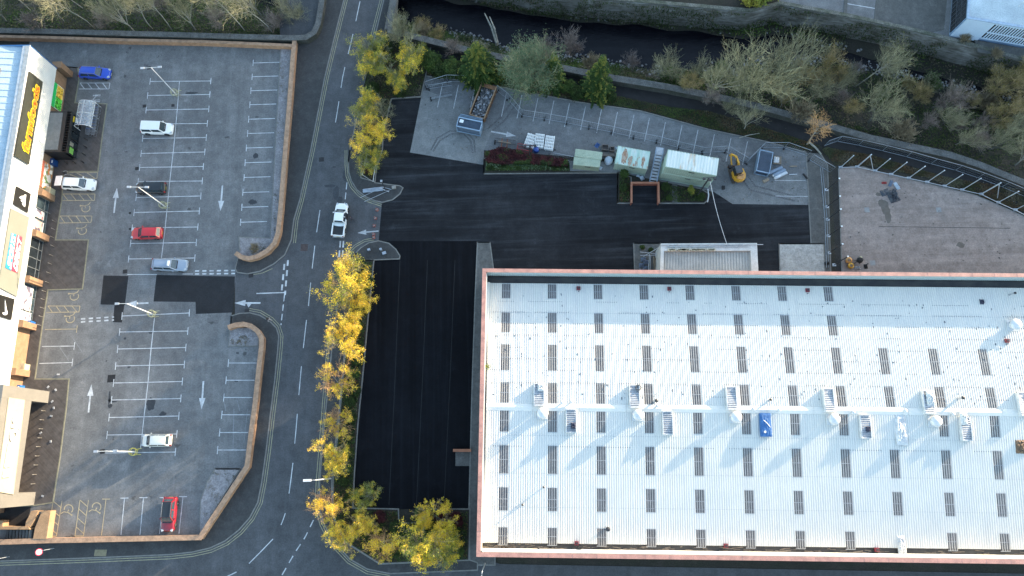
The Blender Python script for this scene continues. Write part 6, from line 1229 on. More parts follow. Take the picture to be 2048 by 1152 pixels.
# concrete yard things
for k, (q, s, mt, lb, h, nm, ct) in enumerate([((1697, 521), .45, 'digger_orange', 'open orange bucket beside the cement mixer', .5, 'mortar_bucket', 'bucket'), ((1701, 532), .42, 'digger_yellow', 'yellow bucket by the edge of the warehouse', .5, 'mortar_bucket', 'bucket')]):
    p = G(*q, .3); e = empty(nm, (p.x, p.y, .06), 0, lb, ct); MB().lathe((0, 0, 0), [(s*.8, 0), (s, h)], 14).build('bucket', _mats[mt], e, True); MB().lathe((0, 0, h+.01), [(s*.55, 0), (s*.5, .01)], 14).build('filling', _mats['brown_debris'], e)
p = G(1711, 524); e = empty('cement_mixer', (p.x, p.y, .06), .1, 'dark cement mixer among buckets at the corner of the concrete yard', 'cement mixer'); MB().lathe((0, 0, .5), [(.2, 0), (.42, .25), (.42, .55), (.22, .85)], 14, Matrix.Rotation(.6, 3, 'Y')).build('drum', _mats['block_black'], e, True); mb = MB(); [mb.tube([(a_, b_, 0), (0, 0, .7)], .04, 5) for a_, b_ in ((-.5, -.4), (.5, -.4), (.5, .4), (-.5, .4))]; mb.build('stand', _mats['dark_metal'], e); MB().box((.75, .25, .25), (.25, .8, .5)).build('engine', _mats['cream_box'], e)
for k, (q, s, mt, lb, nm, ct) in enumerate([((1714, 536), (.9, .5, .5), 'vent_grey', 'grey metal tub in front of the cement mixer', 'metal_tub', 'tub'), ((1731, 533), (.5, .7, .35), 'block_black', 'black rucksack on the concrete right of the cement mixer', 'rucksack', 'bag'), ((1653, 527), (.7, .5, .5), 'block_black', 'black bag at the foot of the net posts', 'bin_bag', 'bag')]):
    p = G(*q); e = empty(nm, (p.x, p.y, .06), 0, lb, ct); mb = MB(); heap(mb, (0, 0, 0), s[0]/2, s[1]/2, s[2], 110+k, 8); mb.build('body', _mats[mt], e)
p = G(1781, 391); e = empty('black_sheeting', (p.x, p.y, .06), .3, 'crumpled black plastic sheeting on the concrete yard', 'sheeting'); mb = MB(); heap(mb, (.3, -.2, 0), .8, 1.0, .55, 120, 16); heap(mb, (-.6, .7, 0), .7, .5, .2, 121, 10); mb.build('sheet', M('black_plastic', (.03, .035, .045), .3, (.05, .06, .075), 2), e)
for k, (q, s, mt, lb) in enumerate([((1768, 366), .35, 'cage_red', 'red and white bag in the line of litter on the concrete yard'), ((1781, 367), .5, 'blue_grey_box', 'blue patterned cloth in the line of litter on the concrete yard'), ((1793, 372), .55, 'pale_sack', 'pale blue plastic bag in the line of litter on the concrete yard')]):
    p = G(*q); e = empty('litter_bag', (p.x, p.y, .06), k, lb, 'litter'); mb = MB(); heap(mb, (0, 0, 0), s*1.1, s*.5, .25, 130+k, 9); mb.build('bag', _mats[mt], e)
mb = MB(); mb.strip(W([(1757, 453.5), (1800, 454), (1900, 455), (1960, 456), (2020, 457)]), .10, .068); struct('slab_joint', mb, M('joint_grey', (.09, .08, .075), .9))
mb = MB(); rr = random.Random(2)
def blob(mb, c, rx, ry, z, seed, n=18): mb.prism([(c[0]+rx*math.cos(a)*(1+.45*mnoise.noise(Vector((math.cos(a)*1.7, math.sin(a)*1.7, seed)))), c[1]+ry*math.sin(a)*(1+.45*mnoise.noise(Vector((math.cos(a)*1.7, math.sin(a)*1.7, seed+9))))) for a in [2*math.pi*i/n for i in range(n)]], None, z)
for x, y, a_, b_ in ((1766, 408, .8, .6), (1771, 420, .6, 1.0), (1775, 433, .5, .9), (1757, 389, .5, .3), (1921, 490, .6, .4)): p = G(x, y); blob(mb, p, a_, b_, .0665+.0004*x % .003, x)
struct('yard_damp_stains', mb, M('damp_concrete', (.085, .07, .055), .6, (.11, .095, .08), 2))
mb = MB()
for x, y, a_, b_ in ((302, 808, .6, 1.0), (326, 828, .5, .35), (226, 801, .7, .25), (220, 812, .35, .3), (219, 795, .15, 1.0), (473, 762, .3, .15), (475, 706, .25, .12), (302, 665, .35, .2), (213, 722, .12, .12), (250, 677, .18, .15), (258, 734, .22, .18), (512, 312, .45, .45), (505, 404, .6, .4), (383, 186, .9, .2), (1105, 300, .6, .2)): p = G(x, y); blob(mb, p, a_, b_, .0105, x)
struct('oil_stains', mb, M('oil_stain', (.028, .03, .034), .5, (.04, .043, .048), 1.5, fine=.3))
mb = MB()
for x, y, a_, b_ in ((660, 372, .9, .25), (672, 385, .5, 1.2), (690, 350, .35, .9), (680, 400, .4, .5), (668, 334, .3, .15)): p = G(x, y); blob(mb, p, a_, b_, .0065, x+3)
struct('wet_patches', mb, M('wet_road', (.026, .029, .034), .6, (.045, .05, .058), .9, fine=.35))
mb = MB()
for x, y in ((1733.5, 420), (1877, 420), (1745, 526)): p = G(x, y); mb.box((p.x, p.y, .062), (.75, .75, .012))
struct('yard_access_plates', mb, M('pale_patch', (.27, .28, .28), .85, (.22, .22, .22), 2))
# ------------------------------------------------------------------ vegetation
M('bark_grey', (.17, .165, .13), .95, (.10, .10, .075), 3, fine=.3); M('bark_pale', (.34, .32, .27), .9, (.22, .21, .17), 3); M('bark_brown', (.14, .10, .075), .95, (.09, .065, .05), 3)
M('twig_green', (.34, .315, .19), .9, (.16, .155, .09), .6, island=.35); M('twig_pink', (.30, .235, .20), .9, (.19, .15, .13), .6, island=.3); M('twig_straw', (.42, .30, .15), .9, (.28, .22, .11), .6, island=.35); M('twig_orange', (.55, .32, .14), .9, (.42, .24, .10), .6, island=.3); M('twig_brown', (.28, .22, .14), .9, (.18, .15, .09), .6, island=.3); M('twig_dark', (.10, .09, .07), .9, (.06, .06, .045), .6, island=.3)
leafmat('leaf_yellow', (.82, .62, .05), (.62, .50, .04), (.84, .48, .05), .6); leafmat('leaf_lime', (.13, .19, .04), (.22, .24, .045), (.36, .31, .05), .5); leafmat('leaf_olive', (.20, .18, .05), (.12, .12, .035), (.30, .22, .06), .5)
leafmat('leaf_dark', (.030, .055, .014), (.055, .085, .020), (.02, .032, .012), .6); leafmat('leaf_mid', (.05, .095, .022), (.09, .13, .03), (.03, .05, .015), .5); leafmat('leaf_grey', (.10, .15, .085), (.07, .12, .06), (.13, .17, .10), .5); leafmat('needle', (.035, .075, .018), (.06, .10, .022), (.02, .04, .012), .8); leafmat('needle_tip', (.12, .15, .03), (.18, .17, .035))
leafmat('leaf_maroon', (.055, .014, .018), (.09, .025, .025), (.03, .012, .014), .9); leafmat('litter_brown', (.12, .065, .03), (.07, .05, .03), (.035, .045, .015), .3); leafmat('bramble', (.11, .095, .065), (.17, .145, .095), (.04, .055, .02), .12); leafmat('grass_green', (.05, .095, .015), (.08, .125, .025), (.07, .07, .03), .1)
def leaf(mb, c, s, rr, flat=.5, asp=.6):
    a = rr.uniform(0, 6.283); t = rr.uniform(-1, 1)*flat; u = Vector((math.cos(a), math.sin(a), t))*s; v = Vector((-math.sin(a), math.cos(a), rr.uniform(-1, 1)*flat))*s*asp
    n = len(mb.v); mb.v += [tuple(c-u*.5), tuple(c+v*.5), tuple(c+u*.5), tuple(c-v*.5)]; mb.f.append((n, n+1, n+2, n+3)); mb.mi.append(mb.m)
def skeleton(seed, H, kids, ang, ratio, trunk=.22, r0=.16, rt=.02, wob=.12, up=.12, lean=(0, 0), multi=1):
    rr = random.Random(seed); tr, tw = MB(), MB(); tips = []; mx = len(kids)
    def grow(p, d, L, r, lv):
        k = 3 if lv else 4; pts = [p]; ds = [d]
        for i in range(k):
            d = (d+Vector((rr.gauss(0, wob), rr.gauss(0, wob), rr.gauss(0, wob*.6)+up*(lv > 0)))).normalized(); p = p+d*(L/k); pts.append(p); ds.append(d)
        r1 = max(rt*.7, r*.5); (tr if lv <= 1 else tw).tube(pts, r, 6 if lv == 0 else (4 if lv == 1 else 3), max(rt*.6, r1), cap=False)
        if lv >= mx: tips.append((pts[-1], ds[-1])); tips.append((pts[-2], ds[-2])); return
        n = kids[lv]
        for c in range(n):
            f = (.55+.45*(c+.5)/n) if lv == 0 else (.25+.75*(c+.6)/n); f = min(1, f); i = min(k-1, int(f*k)); q = pts[i].lerp(pts[i+1], f*k-i)
            dd = ds[i+1]; ax = dd.orthogonal().normalized(); ax.rotate(Matrix.Rotation(c*2.4+rr.uniform(-.5, .5), 3, dd)); a = R_(ang[lv])*rr.uniform(.7, 1.25); nd_ = dd.copy(); nd_.rotate(Matrix.Rotation(a, 3, ax))
            grow(q, nd_, L*ratio[lv]*rr.uniform(.75, 1.2), max(rt, r*.45), lv+1)
    for m_ in range(multi):
        d0 = Vector((lean[0]+rr.gauss(0, .05+.16*(multi > 1)), lean[1]+rr.gauss(0, .05+.16*(multi > 1)), 1)).normalized(); grow(Vector((rr.uniform(-.2, .2)*(multi > 1), rr.uniform(-.2, .2)*(multi > 1), -.3)), d0, H*trunk, r0, 0)
    return tr, tw, tips
def make_tree(name, bark, twig, sk, leaves=None, seed=0):
    """leaves: list of (material, per tip, size, spread, chance)"""
    tr, tw, tips = sk; e = empty(name, (0, 0, 0)); rr = random.Random(seed+99)
    tr.build('trunk', _mats[bark], e); mats = [_mats[twig]]; cm = tw
    for mt, n, s, sp, ch in leaves or []:
        mats.append(_mats[mt]); cm.m = len(mats)-1
        for p, d in tips:
            if mnoise.noise(p*.45+Vector((seed, 0, len(mats)))) > ch: continue
            for _ in range(n): leaf(cm, p+Vector((rr.gauss(0, sp), rr.gauss(0, sp), rr.gauss(0, sp))), s*rr.uniform(.6, 1.3), rr, .9)
    cm.build('crown', mats, e); return e
PROTO = []
def proto(*a, **k): o = make_tree(*a, **k); o.location = (0, 0, -500); PROTO.append(o); return o
K1, A1_, Q1 = [9, 6, 6, 4], [50, 42, 38, 36], [1.2, .52, .55, .55]
YEL = [proto('roadside_tree', 'bark_grey', 'twig_straw', skeleton(s, 8.0, K1, A1_, Q1, .30, .15, .014), lv, s) for s, lv in ((11, [('leaf_yellow', 4, .12, .12, .14), ('leaf_lime', 1, .11, .18, -.05)]), (12, [('leaf_yellow', 4, .125, .12, .05), ('leaf_lime', 2, .13, .2, .1)]), (13, [('leaf_yellow', 5, .12, .12, .16)]))]
ORA = [proto('roadside_tree', 'bark_pale', 'twig_orange', skeleton(s, 8.0, K1, A1_, Q1, .30, .15, .016), [('leaf_yellow', 3, .125, .12, -.1)], s) for s in (21, 22)]
LIM = [proto('roadside_tree', 'bark_grey', 'twig_green', skeleton(s, 8.0, K1, A1_, Q1, .30, .14, .018), [('leaf_lime', 3, .13, .18, .15), ('leaf_yellow', 3, .125, .13, -.05)], s) for s in (31, 32)]
BAR = [proto('bare_tree', 'bark_grey', 'twig_green', skeleton(s, 10.0, [9, 7, 6, 3], [36, 34, 34, 32], [1.2, .55, .58, .6], .28, .16, .0125, up=.16), None, s) for s in (41, 42, 43)]
BAR += [proto('bare_tree', 'bark_pale', 'twig_green', skeleton(s, 10.0, [8, 7, 6, 3], [26, 30, 34, 30], [1.6, .42, .55, .6], .30, .13, .0125, up=.2), None, s) for s in (44, 45)]
PIN = [proto('bare_tree', 'bark_grey', 'twig_pink', skeleton(51, 8.0, [9, 7, 6, 4], [40, 38, 34, 32], [1.1, .55, .55, .6], .25, .13, .0125), None, 51)]
STR = [proto('budding_tree', 'bark_grey', 'twig_straw', skeleton(s, 9.0, [9, 7, 6, 4], [44, 38, 36, 34], [1.1, .55, .55, .6], .26, .14, .0125), [('leaf_olive', 1, .09, .12, .3)], s) for s in (61, 62)]
THN = [proto('slender_tree', 'bark_pale', 'twig_green', skeleton(s, 12.0, [10, 6, 5, 3], [30, 34, 36, 34], [.33, .6, .6, .6], .86, .11, .014, wob=.06, up=.1), None, s) for s in (71, 72)]
BIR = [proto('slender_birch', 'bark_pale', 'twig_orange', skeleton(81, 8.5, [12, 5, 4, 2], [40, 36, 36, 34], [.26, .6, .6, .6], .8, .09, .019, wob=.05, up=.05), None, 81)]
WIL = [proto('willow_tree', 'bark_grey', 'twig_green', skeleton(91, 9.0, [9, 7, 6, 3], [46, 40, 36, 32], [.85, .55, .55, .6], .42, .12, .012, multi=2), [('leaf_grey', 3, .13, .2, 1)], 91)]
BSH = [proto('shrub', 'bark_brown', 'twig_dark', skeleton(s, 2.6, [7, 6, 4], [46, 40, 36], [1.2, .6, .6], .26, .05, .014, multi=3), lv, s) for s, lv in ((101, [('leaf_dark', 7, .2, .16, 1)]), (102, [('leaf_mid', 6, .19, .17, 1)]), (103, [('leaf_maroon', 6, .17, .15, 1)]), (104, [('leaf_lime', 4, .18, .15, .4)]))]
TWB = [proto('twiggy_bush', 'bark_brown', 'twig_brown', skeleton(111, 3.0, [8, 6, 5], [46, 38, 36], [1.2, .6, .6], .26, .05, .018, multi=3), None, 111), proto('twiggy_bush', 'bark_grey', 'twig_green', skeleton(112, 3.2, [8, 6, 6], [46, 38, 36], [1.2, .6, .6], .26, .05, .018, multi=3), [('leaf_mid', 1, .14, .15, -.05)], 112)]
def conifer(name, seed, H, R):
    rr = random.Random(seed); e = empty(name, (0, 0, -500)); PROTO.append(e); MB().tube([(0, 0, -.4), (0, 0, H*.5), (0, 0, H)], .18, 7, .03).build('trunk', _mats['bark_brown'], e); mb = MB(); nb = 300
    for i in range(nb):
        f = (i+rr.random())/nb; f = 1-(1-f)**.75; z = H*(.03+.96*f); Lb = R*(1-f)**.85*rr.uniform(.65, 1.15)+.12; a = i*2.39996+rr.uniform(-.3, .3); d = Vector((math.cos(a), math.sin(a), 0)); s_ = Vector((-d.y, d.x, 0))
        m0 = 1 if rr.random() < max(.12, (f-.55)*2.2) else 0; n = max(4, int(Lb/.13)); pts = []
        for j in range(4): t = j/3; pts.append(d*Lb*t+Vector((0, 0, z+.25*Lb*t-.45*Lb*t*t)))
        mb.m = 2; mb.tube(pts, .03, 3, .01, cap=False)
        for j in range(n):
            t = (j+.5)/n; c = d*Lb*t+Vector((0, 0, z+.25*Lb*t-.45*Lb*t*t)); mb.m = 1 if (m0 and t > .35) or t > .93 and rr.random() < .5 else 0
            for sg in (-1, 1):
                w_ = (.28*(1-t)+.16)*rr.uniform(.6, 1.3); q = c+s_*sg*w_+d*w_*.7+Vector((0, 0, -.22*w_-rr.uniform(0, .12))); n0 = len(mb.v); mb.v += [tuple(c), tuple(c+d*.16), tuple(q), tuple(q-d*.08)]; mb.f.append((n0, n0+1, n0+2, n0+3)); mb.mi.append(mb.m)
    mb.build('crown', [_mats['needle'], _mats['needle_tip'], _mats['twig_dark']], e); return e
CON = [conifer('conifer_tree', 121, 9.6, 3.9), conifer('conifer_tree', 122, 10.4, 2.7)]
rt_ = random.Random(77)
used = set()
def plant(protos, basepx, scale, lab, cat='tree', grp=None, z=None, sz=1.0, twig=None, rz=None, tilt=None):
    P = protos[rt_.randrange(len(protos))]; g = G(*basepx)
    for _ in range(3): zz = land_z(g.x, g.y) if z is None else z; g = G(*basepx, zz)
    o = P if P.name not in used else copy_tree(P); used.add(P.name)
    o.location = (g.x, g.y, zz); a = rt_.uniform(0, 6.28) if rz is None else rz
    o.rotation_euler = (tilt[0], tilt[1], a) if tilt else (0, 0, a); o.rotation_mode = 'XYZ'; o.scale = (scale, scale, scale*sz); tag(o, lab, cat, grp); return o
def crownplant(protos, cpx, hz, scale, lab, **k):
    """put the tree so that its crown, hz metres up, stands where the picture shows it"""
    g = G(*cpx, hz); z0 = land_z(g.x, g.y) if k.get('z') is None else k['z']; g = G(*cpx, hz+z0); c = CR.transposed() @ (Vector((g.x, g.y, z0))-Vector((0, 0, CH))); return plant(protos, (1024+FPX*c.x/-c.z, 576-FPX*c.y/-c.z), scale, lab, **k)
gr = 'trees along the roadside planting'
yl_ = [(YEL, (690, 557), 1.22, 'big round yellow leaved tree just below the yard entrance island'), (YEL, (702, 614), .86, 'yellow leaved tree right below the big round one'), (YEL, (680, 676), .96, 'yellow tree level with the curved end of the lower car park wall'), (ORA, (672, 768), .82, 'thin leaved orange twigged tree halfway down the roadside strip'), (ORA, (664, 845), .70, 'sparse orange twigged tree above the brightest yellow one'), (YEL, (668, 908), .80, 'brightest yellow tree just above the grey street lamp'), (ORA, (650, 1018), .80, 'orange twigged tree overhanging the road at the lower left bend'), (YEL, (688, 1075), .78, 'yellow orange tree at the outer corner of the bottom planting'), (ORA, (762, 1098), .78, 'orange yellow tree left of the largest one in the bottom planting'), (YEL, (840, 1098), 1.08, 'largest yellow tree at the bottom edge of the picture'), (YEL, (862, 1035), .88, 'green yellow tree beside the lower edge of the dark forecourt'), (LIM, (722, 1000), .6, 'thin dark twigged tree behind the orange tree at the bend'), (YEL, (715, 1050), .62, 'small yellow tree in the middle of the bottom planting'), (LIM, (900, 1095), .72, 'green tree at the right end of the bottom planting near the warehouse')]
for pr, c, s, lb in yl_: crownplant(pr, c, 5.2*s, s, lb, grp=gr, z=.15)
gr = 'trees beside the upper road'
for pr, c, s, lb in [(LIM, (748, 88), .85, 'topmost lime tinted tree beside the bridge end of the road'), (LIM, (735, 130), .8, 'yellow tipped tree over the upper road, second from the bridge'), (LIM, (733, 200), .85, 'thin grey green tree above the bright yellow one by the upper road'), (YEL, (730, 258), .95, 'bright yellow tree leaning over the upper road'), (LIM, (735, 308), .66, 'low green tree at the lower end of the upper roadside planting'), (LIM, (818, 118), .95, 'spreading olive tipped tree at the top left corner of the yard'), (LIM, (795, 160), .7, 'smaller olive tree in front of the spreading one at the yard corner'), (BAR, (760, 225), .55, 'little bare tree between the upper road and the dark forecourt')]: crownplant(pr, c, 5.0*s, s, lb, grp=gr, z=.15)
gr = 'conifers at the back of the yard'
for k, (pr, c, s, lb) in enumerate([(CON[:1], (958, 152), 1.0, 'widest conifer at the back of the yard, leftmost of the three'), (CON[1:], (1103, 170), .88, 'middle conifer at the back of the yard, the shortest of the three'), (CON[1:], (1192, 184), 1.02, 'tallest slim conifer at the back of the yard, rightmost of the three')]): plant(pr, c, s, lb, grp=gr)
for c, s, lb in [((1004, 158), .42, 'small dark conifer tucked against the widest one'), ((985, 160), .36, 'tiny dark conifer at the foot of the widest one')]: plant(CON[1:], c, s, lb, grp=gr)
gr = 'bare trees beyond the car park wall'
left = [(14, 44), (60, 20), (78, 54), (130, 44), (165, 16), (188, 56), (214, 60), (255, 30), (268, 62), (305, 58), (338, 28), (345, 62), (392, 60), (430, 36), (440, 66), (490, 62), (522, 30), (545, 66), (572, 58), (606, 44)]
for k, c in enumerate(left): plant([THN+BAR[3:], THN, PIN, THN+BAR[:1]][k % 4], c, rt_.uniform(.8, 1.05), 'bare grey green tree beyond the car park wall, %s from the left' % ORD[k], grp=gr, tilt=(rt_.uniform(-.08, .08), rt_.uniform(-.12, .08)))
gr = 'trees on the wooded river bank'
riv = [(BAR, (815, 78), .62, 'wispy bare tree by the bridge end of the river wall'), (TWB, (845, 76), 1.3, 'pale twiggy bush right of the bridge end, at the water side'), (STR, (880, 78), .5, 'low olive bush beside the tangle of fallen branches'), (WIL, (1058, 158), 1.05, 'round pale green willow between the widest and middle conifers'), (PIN, (1146, 122), 1.0, 'pinkish bare tree at the water right of the round willow'), (PIN, (1100, 118), .7, 'smaller pinkish bare tree touching the round willow'), (PIN, (1266, 142), .62, 'faint lone pinkish bare tree over the dark water'), (BAR, (1418, 186), .95, 'bare tree at the left of the big clump right of the dark water'), (BAR, (1500, 190), 1.42, 'largest bare tree on the river bank, with the widest crown'), (BAR, (1560, 175), 1.1, 'bare tree close behind the largest one'), (STR, (1640, 158), .92, 'yellow tipped dense tree right of the largest bare one'), (STR, (1600, 176), .75, 'straw coloured tree below the yellow tipped dense one'), (THN, (1712, 172), .75, 'slender leaning tree with a lime top near the middle of the right bank'), (BAR, (1736, 246), .95, 'pale many stemmed tree leaning right over the stone wall'), (PIN, (1862, 216), .95, 'dense grey brown round tree right of the leaning pale one'), (STR, (1820, 200), .6, 'low grey green tree behind the dense round one'), (STR, (1985, 196), 1.0, 'yellow topped tree near the right edge of the bank'), (STR, (2030, 170), .9, 'yellow topped tree cut by the right edge of the picture'), (STR, (1985, 250), .85, 'straw coloured tree below the yellow topped ones at the right'), (BAR, (2030, 330), .8, 'dark bare tree at the far right beside the stone wall'), (PIN, (1950, 285), .6, 'small brown bare tree near the stone wall at the right'), (BAR, (1450, 228), .42, 'little bare tree on the verge left of its larger twin'), (BAR, (1488, 258), .62, 'pale bare tree on the verge above the parked rollers and stillage'), (BIR, (1613, 290), .86, 'slender white stemmed tree with an orange crown at the corner of the yard'), (TWB, (1590, 235), 1.5, 'green grey bush against the stone wall left of the orange crowned tree'), (TWB, (1790, 270), 1.5, 'green grey bush just behind the wall below the leaning pale tree'), (TWB, (1345, 160), 1.3, 'leafy bush at the near edge of the dark water'), (PIN, (1680, 200), .5, 'low brown thicket tree in the middle of the right bank'), (PIN, (1912, 260), .5, 'low brown thicket tree nearer the right edge'), (BAR, (1560, 215), .5, 'small bare tree beneath the largest one'), (BAR, (1390, 160), .5, 'small bare tree at the corner of the dark water')]
for pr, c, s, lb in riv: plant(pr, c, s*(1.32 if c[0] > 1300 and c[1] < 300 and 'verge' not in lb and 'slender' not in lb else 1.1), lb, grp=gr)
gr = 'thicket of small trees on the river bank'
th_ = [(805, 95), (850, 62), (905, 98), (1180, 138), (1075, 135), (1322, 160), (1370, 178), (1405, 205), (1445, 160), (1470, 195), (1530, 150), (1555, 205), (1580, 140), (1612, 160), (1622, 205), (1665, 175), (1690, 225), (1700, 140), (1745, 195), (1760, 160), (1775, 235), (1800, 175), (1835, 255), (1845, 180), (1880, 250), (1890, 200), (1930, 215), (1940, 250), (1965, 215), (1975, 300), (2000, 275), (2015, 225), (2040, 260), (2045, 210), (1650, 130), (1910, 290)]
for k, c in enumerate(th_): plant([BAR, STR, PIN, TWB, BAR][k % 5], c, rt_.uniform(.55, .85)*(2.0 if k % 5 == 3 else 1), 'low tangled bare tree in the river bank thicket, %s from the left' % ORD[k], grp=gr)
plant(BSH[3:], (1522, 2), 1.9, 'bright green tree on top of the far quay wall', z=0.0); plant(TWB, (1925, 84), .9, 'small green plant against the white front of the depot', z=0.0); plant(TWB, (1985, 112), .9, 'straw coloured weeds below the windows of the depot', z=.0)
plant(TWB[:1], (514, 500), .75, 'orange twiggy bush on the gravel bed behind the curved wall', z=.1)
gr = 'shrubs in the roadside strip'; k = 0
sh = [(720, 535, 1, 1.0), (735, 560, 0, .8), (726, 592, 0, .9), (724, 625, 0, .9), (716, 655, 1, .8), (720, 690, 0, .9), (715, 722, 0, 1.0), (712, 748, 1, .9), (712, 780, 0, .8), (704, 805, 0, .9), (703, 838, 0, .8), (697, 868, 0, .8), (701, 905, 0, .8), (697, 935, 1, .9), (690, 962, 0, .7), (694, 1000, 0, .7)]
for x, y, t_, s in sh: plant(BSH[t_:t_+1], (x, y), s*.72, '%s shrub between road and forecourt, %s from the top' % (['dark green', 'mid green'][t_], ORD[k]), 'shrub', gr, z=.15); k += 1
gr = 'shrubs in the bottom planting'; k = 0
for x, y, t_, s in [(730, 1040, 0, .9), (760, 1032, 2, .8), (790, 1055, 0, .8), (815, 1065, 0, .9), (850, 1060, 0, .8), (885, 1030, 2, 1.0), (915, 1040, 2, 1.0), (905, 1065, 0, 1.0), (915, 1095, 1, .9), (880, 1085, 0, .9), (740, 1080, 0, .8), (790, 1100, 0, .8), (865, 1110, 1, .9), (845, 1030, 1, 1.0)]: plant(BSH[t_:t_+1], (x, y), s*.85, '%s shrub in the planting below the forecourt, %s of fourteen' % (['dark green', 'mid green', 'dark maroon'][t_], ORD[k]), 'shrub', gr, z=.15); k += 1
gr = 'shrubs round the top of the yard'; k = 0
for x, y, t_, s in [(865, 135, 1, 1.3), (885, 150, 0, 1.1), (905, 140, 1, 1.3), (925, 155, 0, 1.2), (848, 110, 0, 1.0), (1030, 165, 0, 1.1), (1062, 178, 0, .8), (1150, 190, 0, .9), (1135, 180, 1, .9), (1220, 195, 0, .7), (745, 180, 0, .8), (760, 140, 1, .9), (770, 100, 0, .9), (752, 240, 0, .7), (750, 300, 1, .6), (740, 340, 2, .7), (800, 185, 0, .8)]: plant(BSH[t_:t_+1], (x, y), s, '%s shrub round the top corner of the yard, %s of seventeen' % (['dark green', 'mid green', 'dark maroon'][t_], ORD[k]), 'shrub', gr, z=.1); k += 1
gr = 'small plants in the beds below the cabins'; k = 0
for x, y, t_, s in [(1250, 350, 1, .55), (1246, 380, 0, .5), (1330, 378, 0, .55), (1338, 398, 1, .35), (1382, 380, 3, .45), (1400, 394, 0, .5), (1300, 500, 0, .3), (1283, 495, 1, .3)]: plant(BSH[t_:t_+1], (x, y), s, 'small green plant in the beds by cabins and porch, %s of eight' % ORD[k], 'plant', gr, z=.15); k += 1
# the maroon hedge
def inside(pts, x, y):
    c = False; n = len(pts)
    for i in range(n):
        a_, b_ = pts[i], pts[i-1]
        if (a_[1] > y) != (b_[1] > y) and x < (b_[0]-a_[0])*(y-a_[1])/(b_[1]-a_[1])+a_[0]: c = not c
    return c
def leafbed(name, px, n, zf, s, mats, lab=None, cat=None, seed=1, kind=None, flat=.7, ns=.35, th=None, asp=.6):
    P = [(p.x, p.y) for p in W(px)]; rr = random.Random(seed); xa, xb = min(p[0] for p in P), max(p[0] for p in P); ya, yb = min(p[1] for p in P), max(p[1] for p in P); mb = MB(); k = 0
    while k < n:
        x, y = rr.uniform(xa, xb), rr.uniform(ya, yb)
        if not inside(P, x, y): continue
        k += 1; v = mnoise.noise(Vector((x*ns, y*ns, seed)))
        if th is not None and v < th: continue
        mb.m = min(len(mats)-1, max(0, int((v*.9+.5+rr.uniform(-.22, .22))*len(mats)))); leaf(mb, Vector((x, y, zf(x, y, v, rr))), s*rr.uniform(.6, 1.4), rr, flat, asp)
    cx_, cy_ = sum(p[0] for p in P)/len(P), sum(p[1] for p in P)/len(P)
    if kind == 'stuff': return tag(mb.build(name, [_mats[q] for q in mats]), lab, None, None, 'stuff')
    e = empty(name, (cx_, cy_, 0), 0, lab, cat); wb(mb, 'foliage', [_mats[q] for q in mats], e); return e
leafbed('maroon_hedge', [(970, 312), (1000, 300), (1060, 312), (1080, 316), (1134, 325), (1134, 338), (1060, 334), (1000, 334), (972, 330)], 9000, lambda x, y, v, rr: .25+rr.random()**.5*(1.25+.5*v), .19, ['leaf_maroon', 'leaf_maroon', 'leaf_maroon', 'leaf_dark'], 'thick dark red hedge with a floodlight mast standing in it', 'hedge', 5, ns=.8)
leafbed('green_hedge', [(972, 326), (1040, 330), (1100, 322), (1138, 328), (1138, 343), (1060, 342), (972, 343)], 6500, lambda x, y, v, rr: .15+rr.random()*(.8+.6*v), .17, ['leaf_dark', 'leaf_mid', 'leaf_grey', 'leaf_dark'], 'scruffy green planting along the lower side of the dark red hedge', 'hedge', 6, ns=.9)
for nm, px, n in (('bed_weeds', [(1238, 404), (1238, 350), (1258, 356), (1258, 404)], 700), ('bed_weeds', [(1322, 404), (1322, 370), (1400, 382), (1412, 390), (1404, 404)], 1300), ('bed_weeds', [(709, 525), (745, 525), (733, 640), (722, 740), (712, 850), (704, 1012), (668, 1026), (669, 960), (680, 850), (694, 700)], 9000), ('bed_weeds', [(706, 1020), (795, 1022), (797, 1048), (936, 1022), (934, 1118), (762, 1124), (694, 1082), (668, 1030)], 9000), ('bed_weeds', [(727, 188), (750, 92), (783, 70), (860, 94), (850, 150), (840, 192), (784, 196), (757, 300), (748, 360), (724, 354)], 8000)):
    leafbed(nm, px, n, lambda x, y, v, rr: .17+rr.random()*(.25+.3*max(0, v)), .17, ['leaf_dark', 'litter_brown', 'leaf_dark', 'leaf_mid', 'bramble'], 'low tangled greenery and leaf litter in the planting', None, len(nm)+n, 'stuff')
leafbed('verge_litter', [(857, 112), (1000, 145), (1226, 191), (1340, 215), (1417, 223), (1500, 247), (1640, 292), (1612, 302), (1530, 280), (1420, 257), (1280, 219), (1160, 202), (990, 169), (940, 160), (852, 149)], 17000, lambda x, y, v, rr: .05+rr.random()*.15, .17, ['litter_brown', 'bramble', 'litter_brown', 'leaf_dark', 'grass_green'], 'brown leaf litter and ivy on the verge', None, 41, 'stuff', ns=.22)
leafbed('strip_grass', [(1643, 300), (1670, 330), (1740, 332), (1850, 355), (2048, 424), (2048, 380), (1890, 354), (1740, 310), (1650, 294)], 9000, lambda x, y, v, rr: .02+rr.random()*.12, .17, ['bramble', 'litter_brown', 'litter_brown', 'bramble'], 'dark scrubby grass between footpath and concrete yard', None, 43, 'stuff', ns=.3)
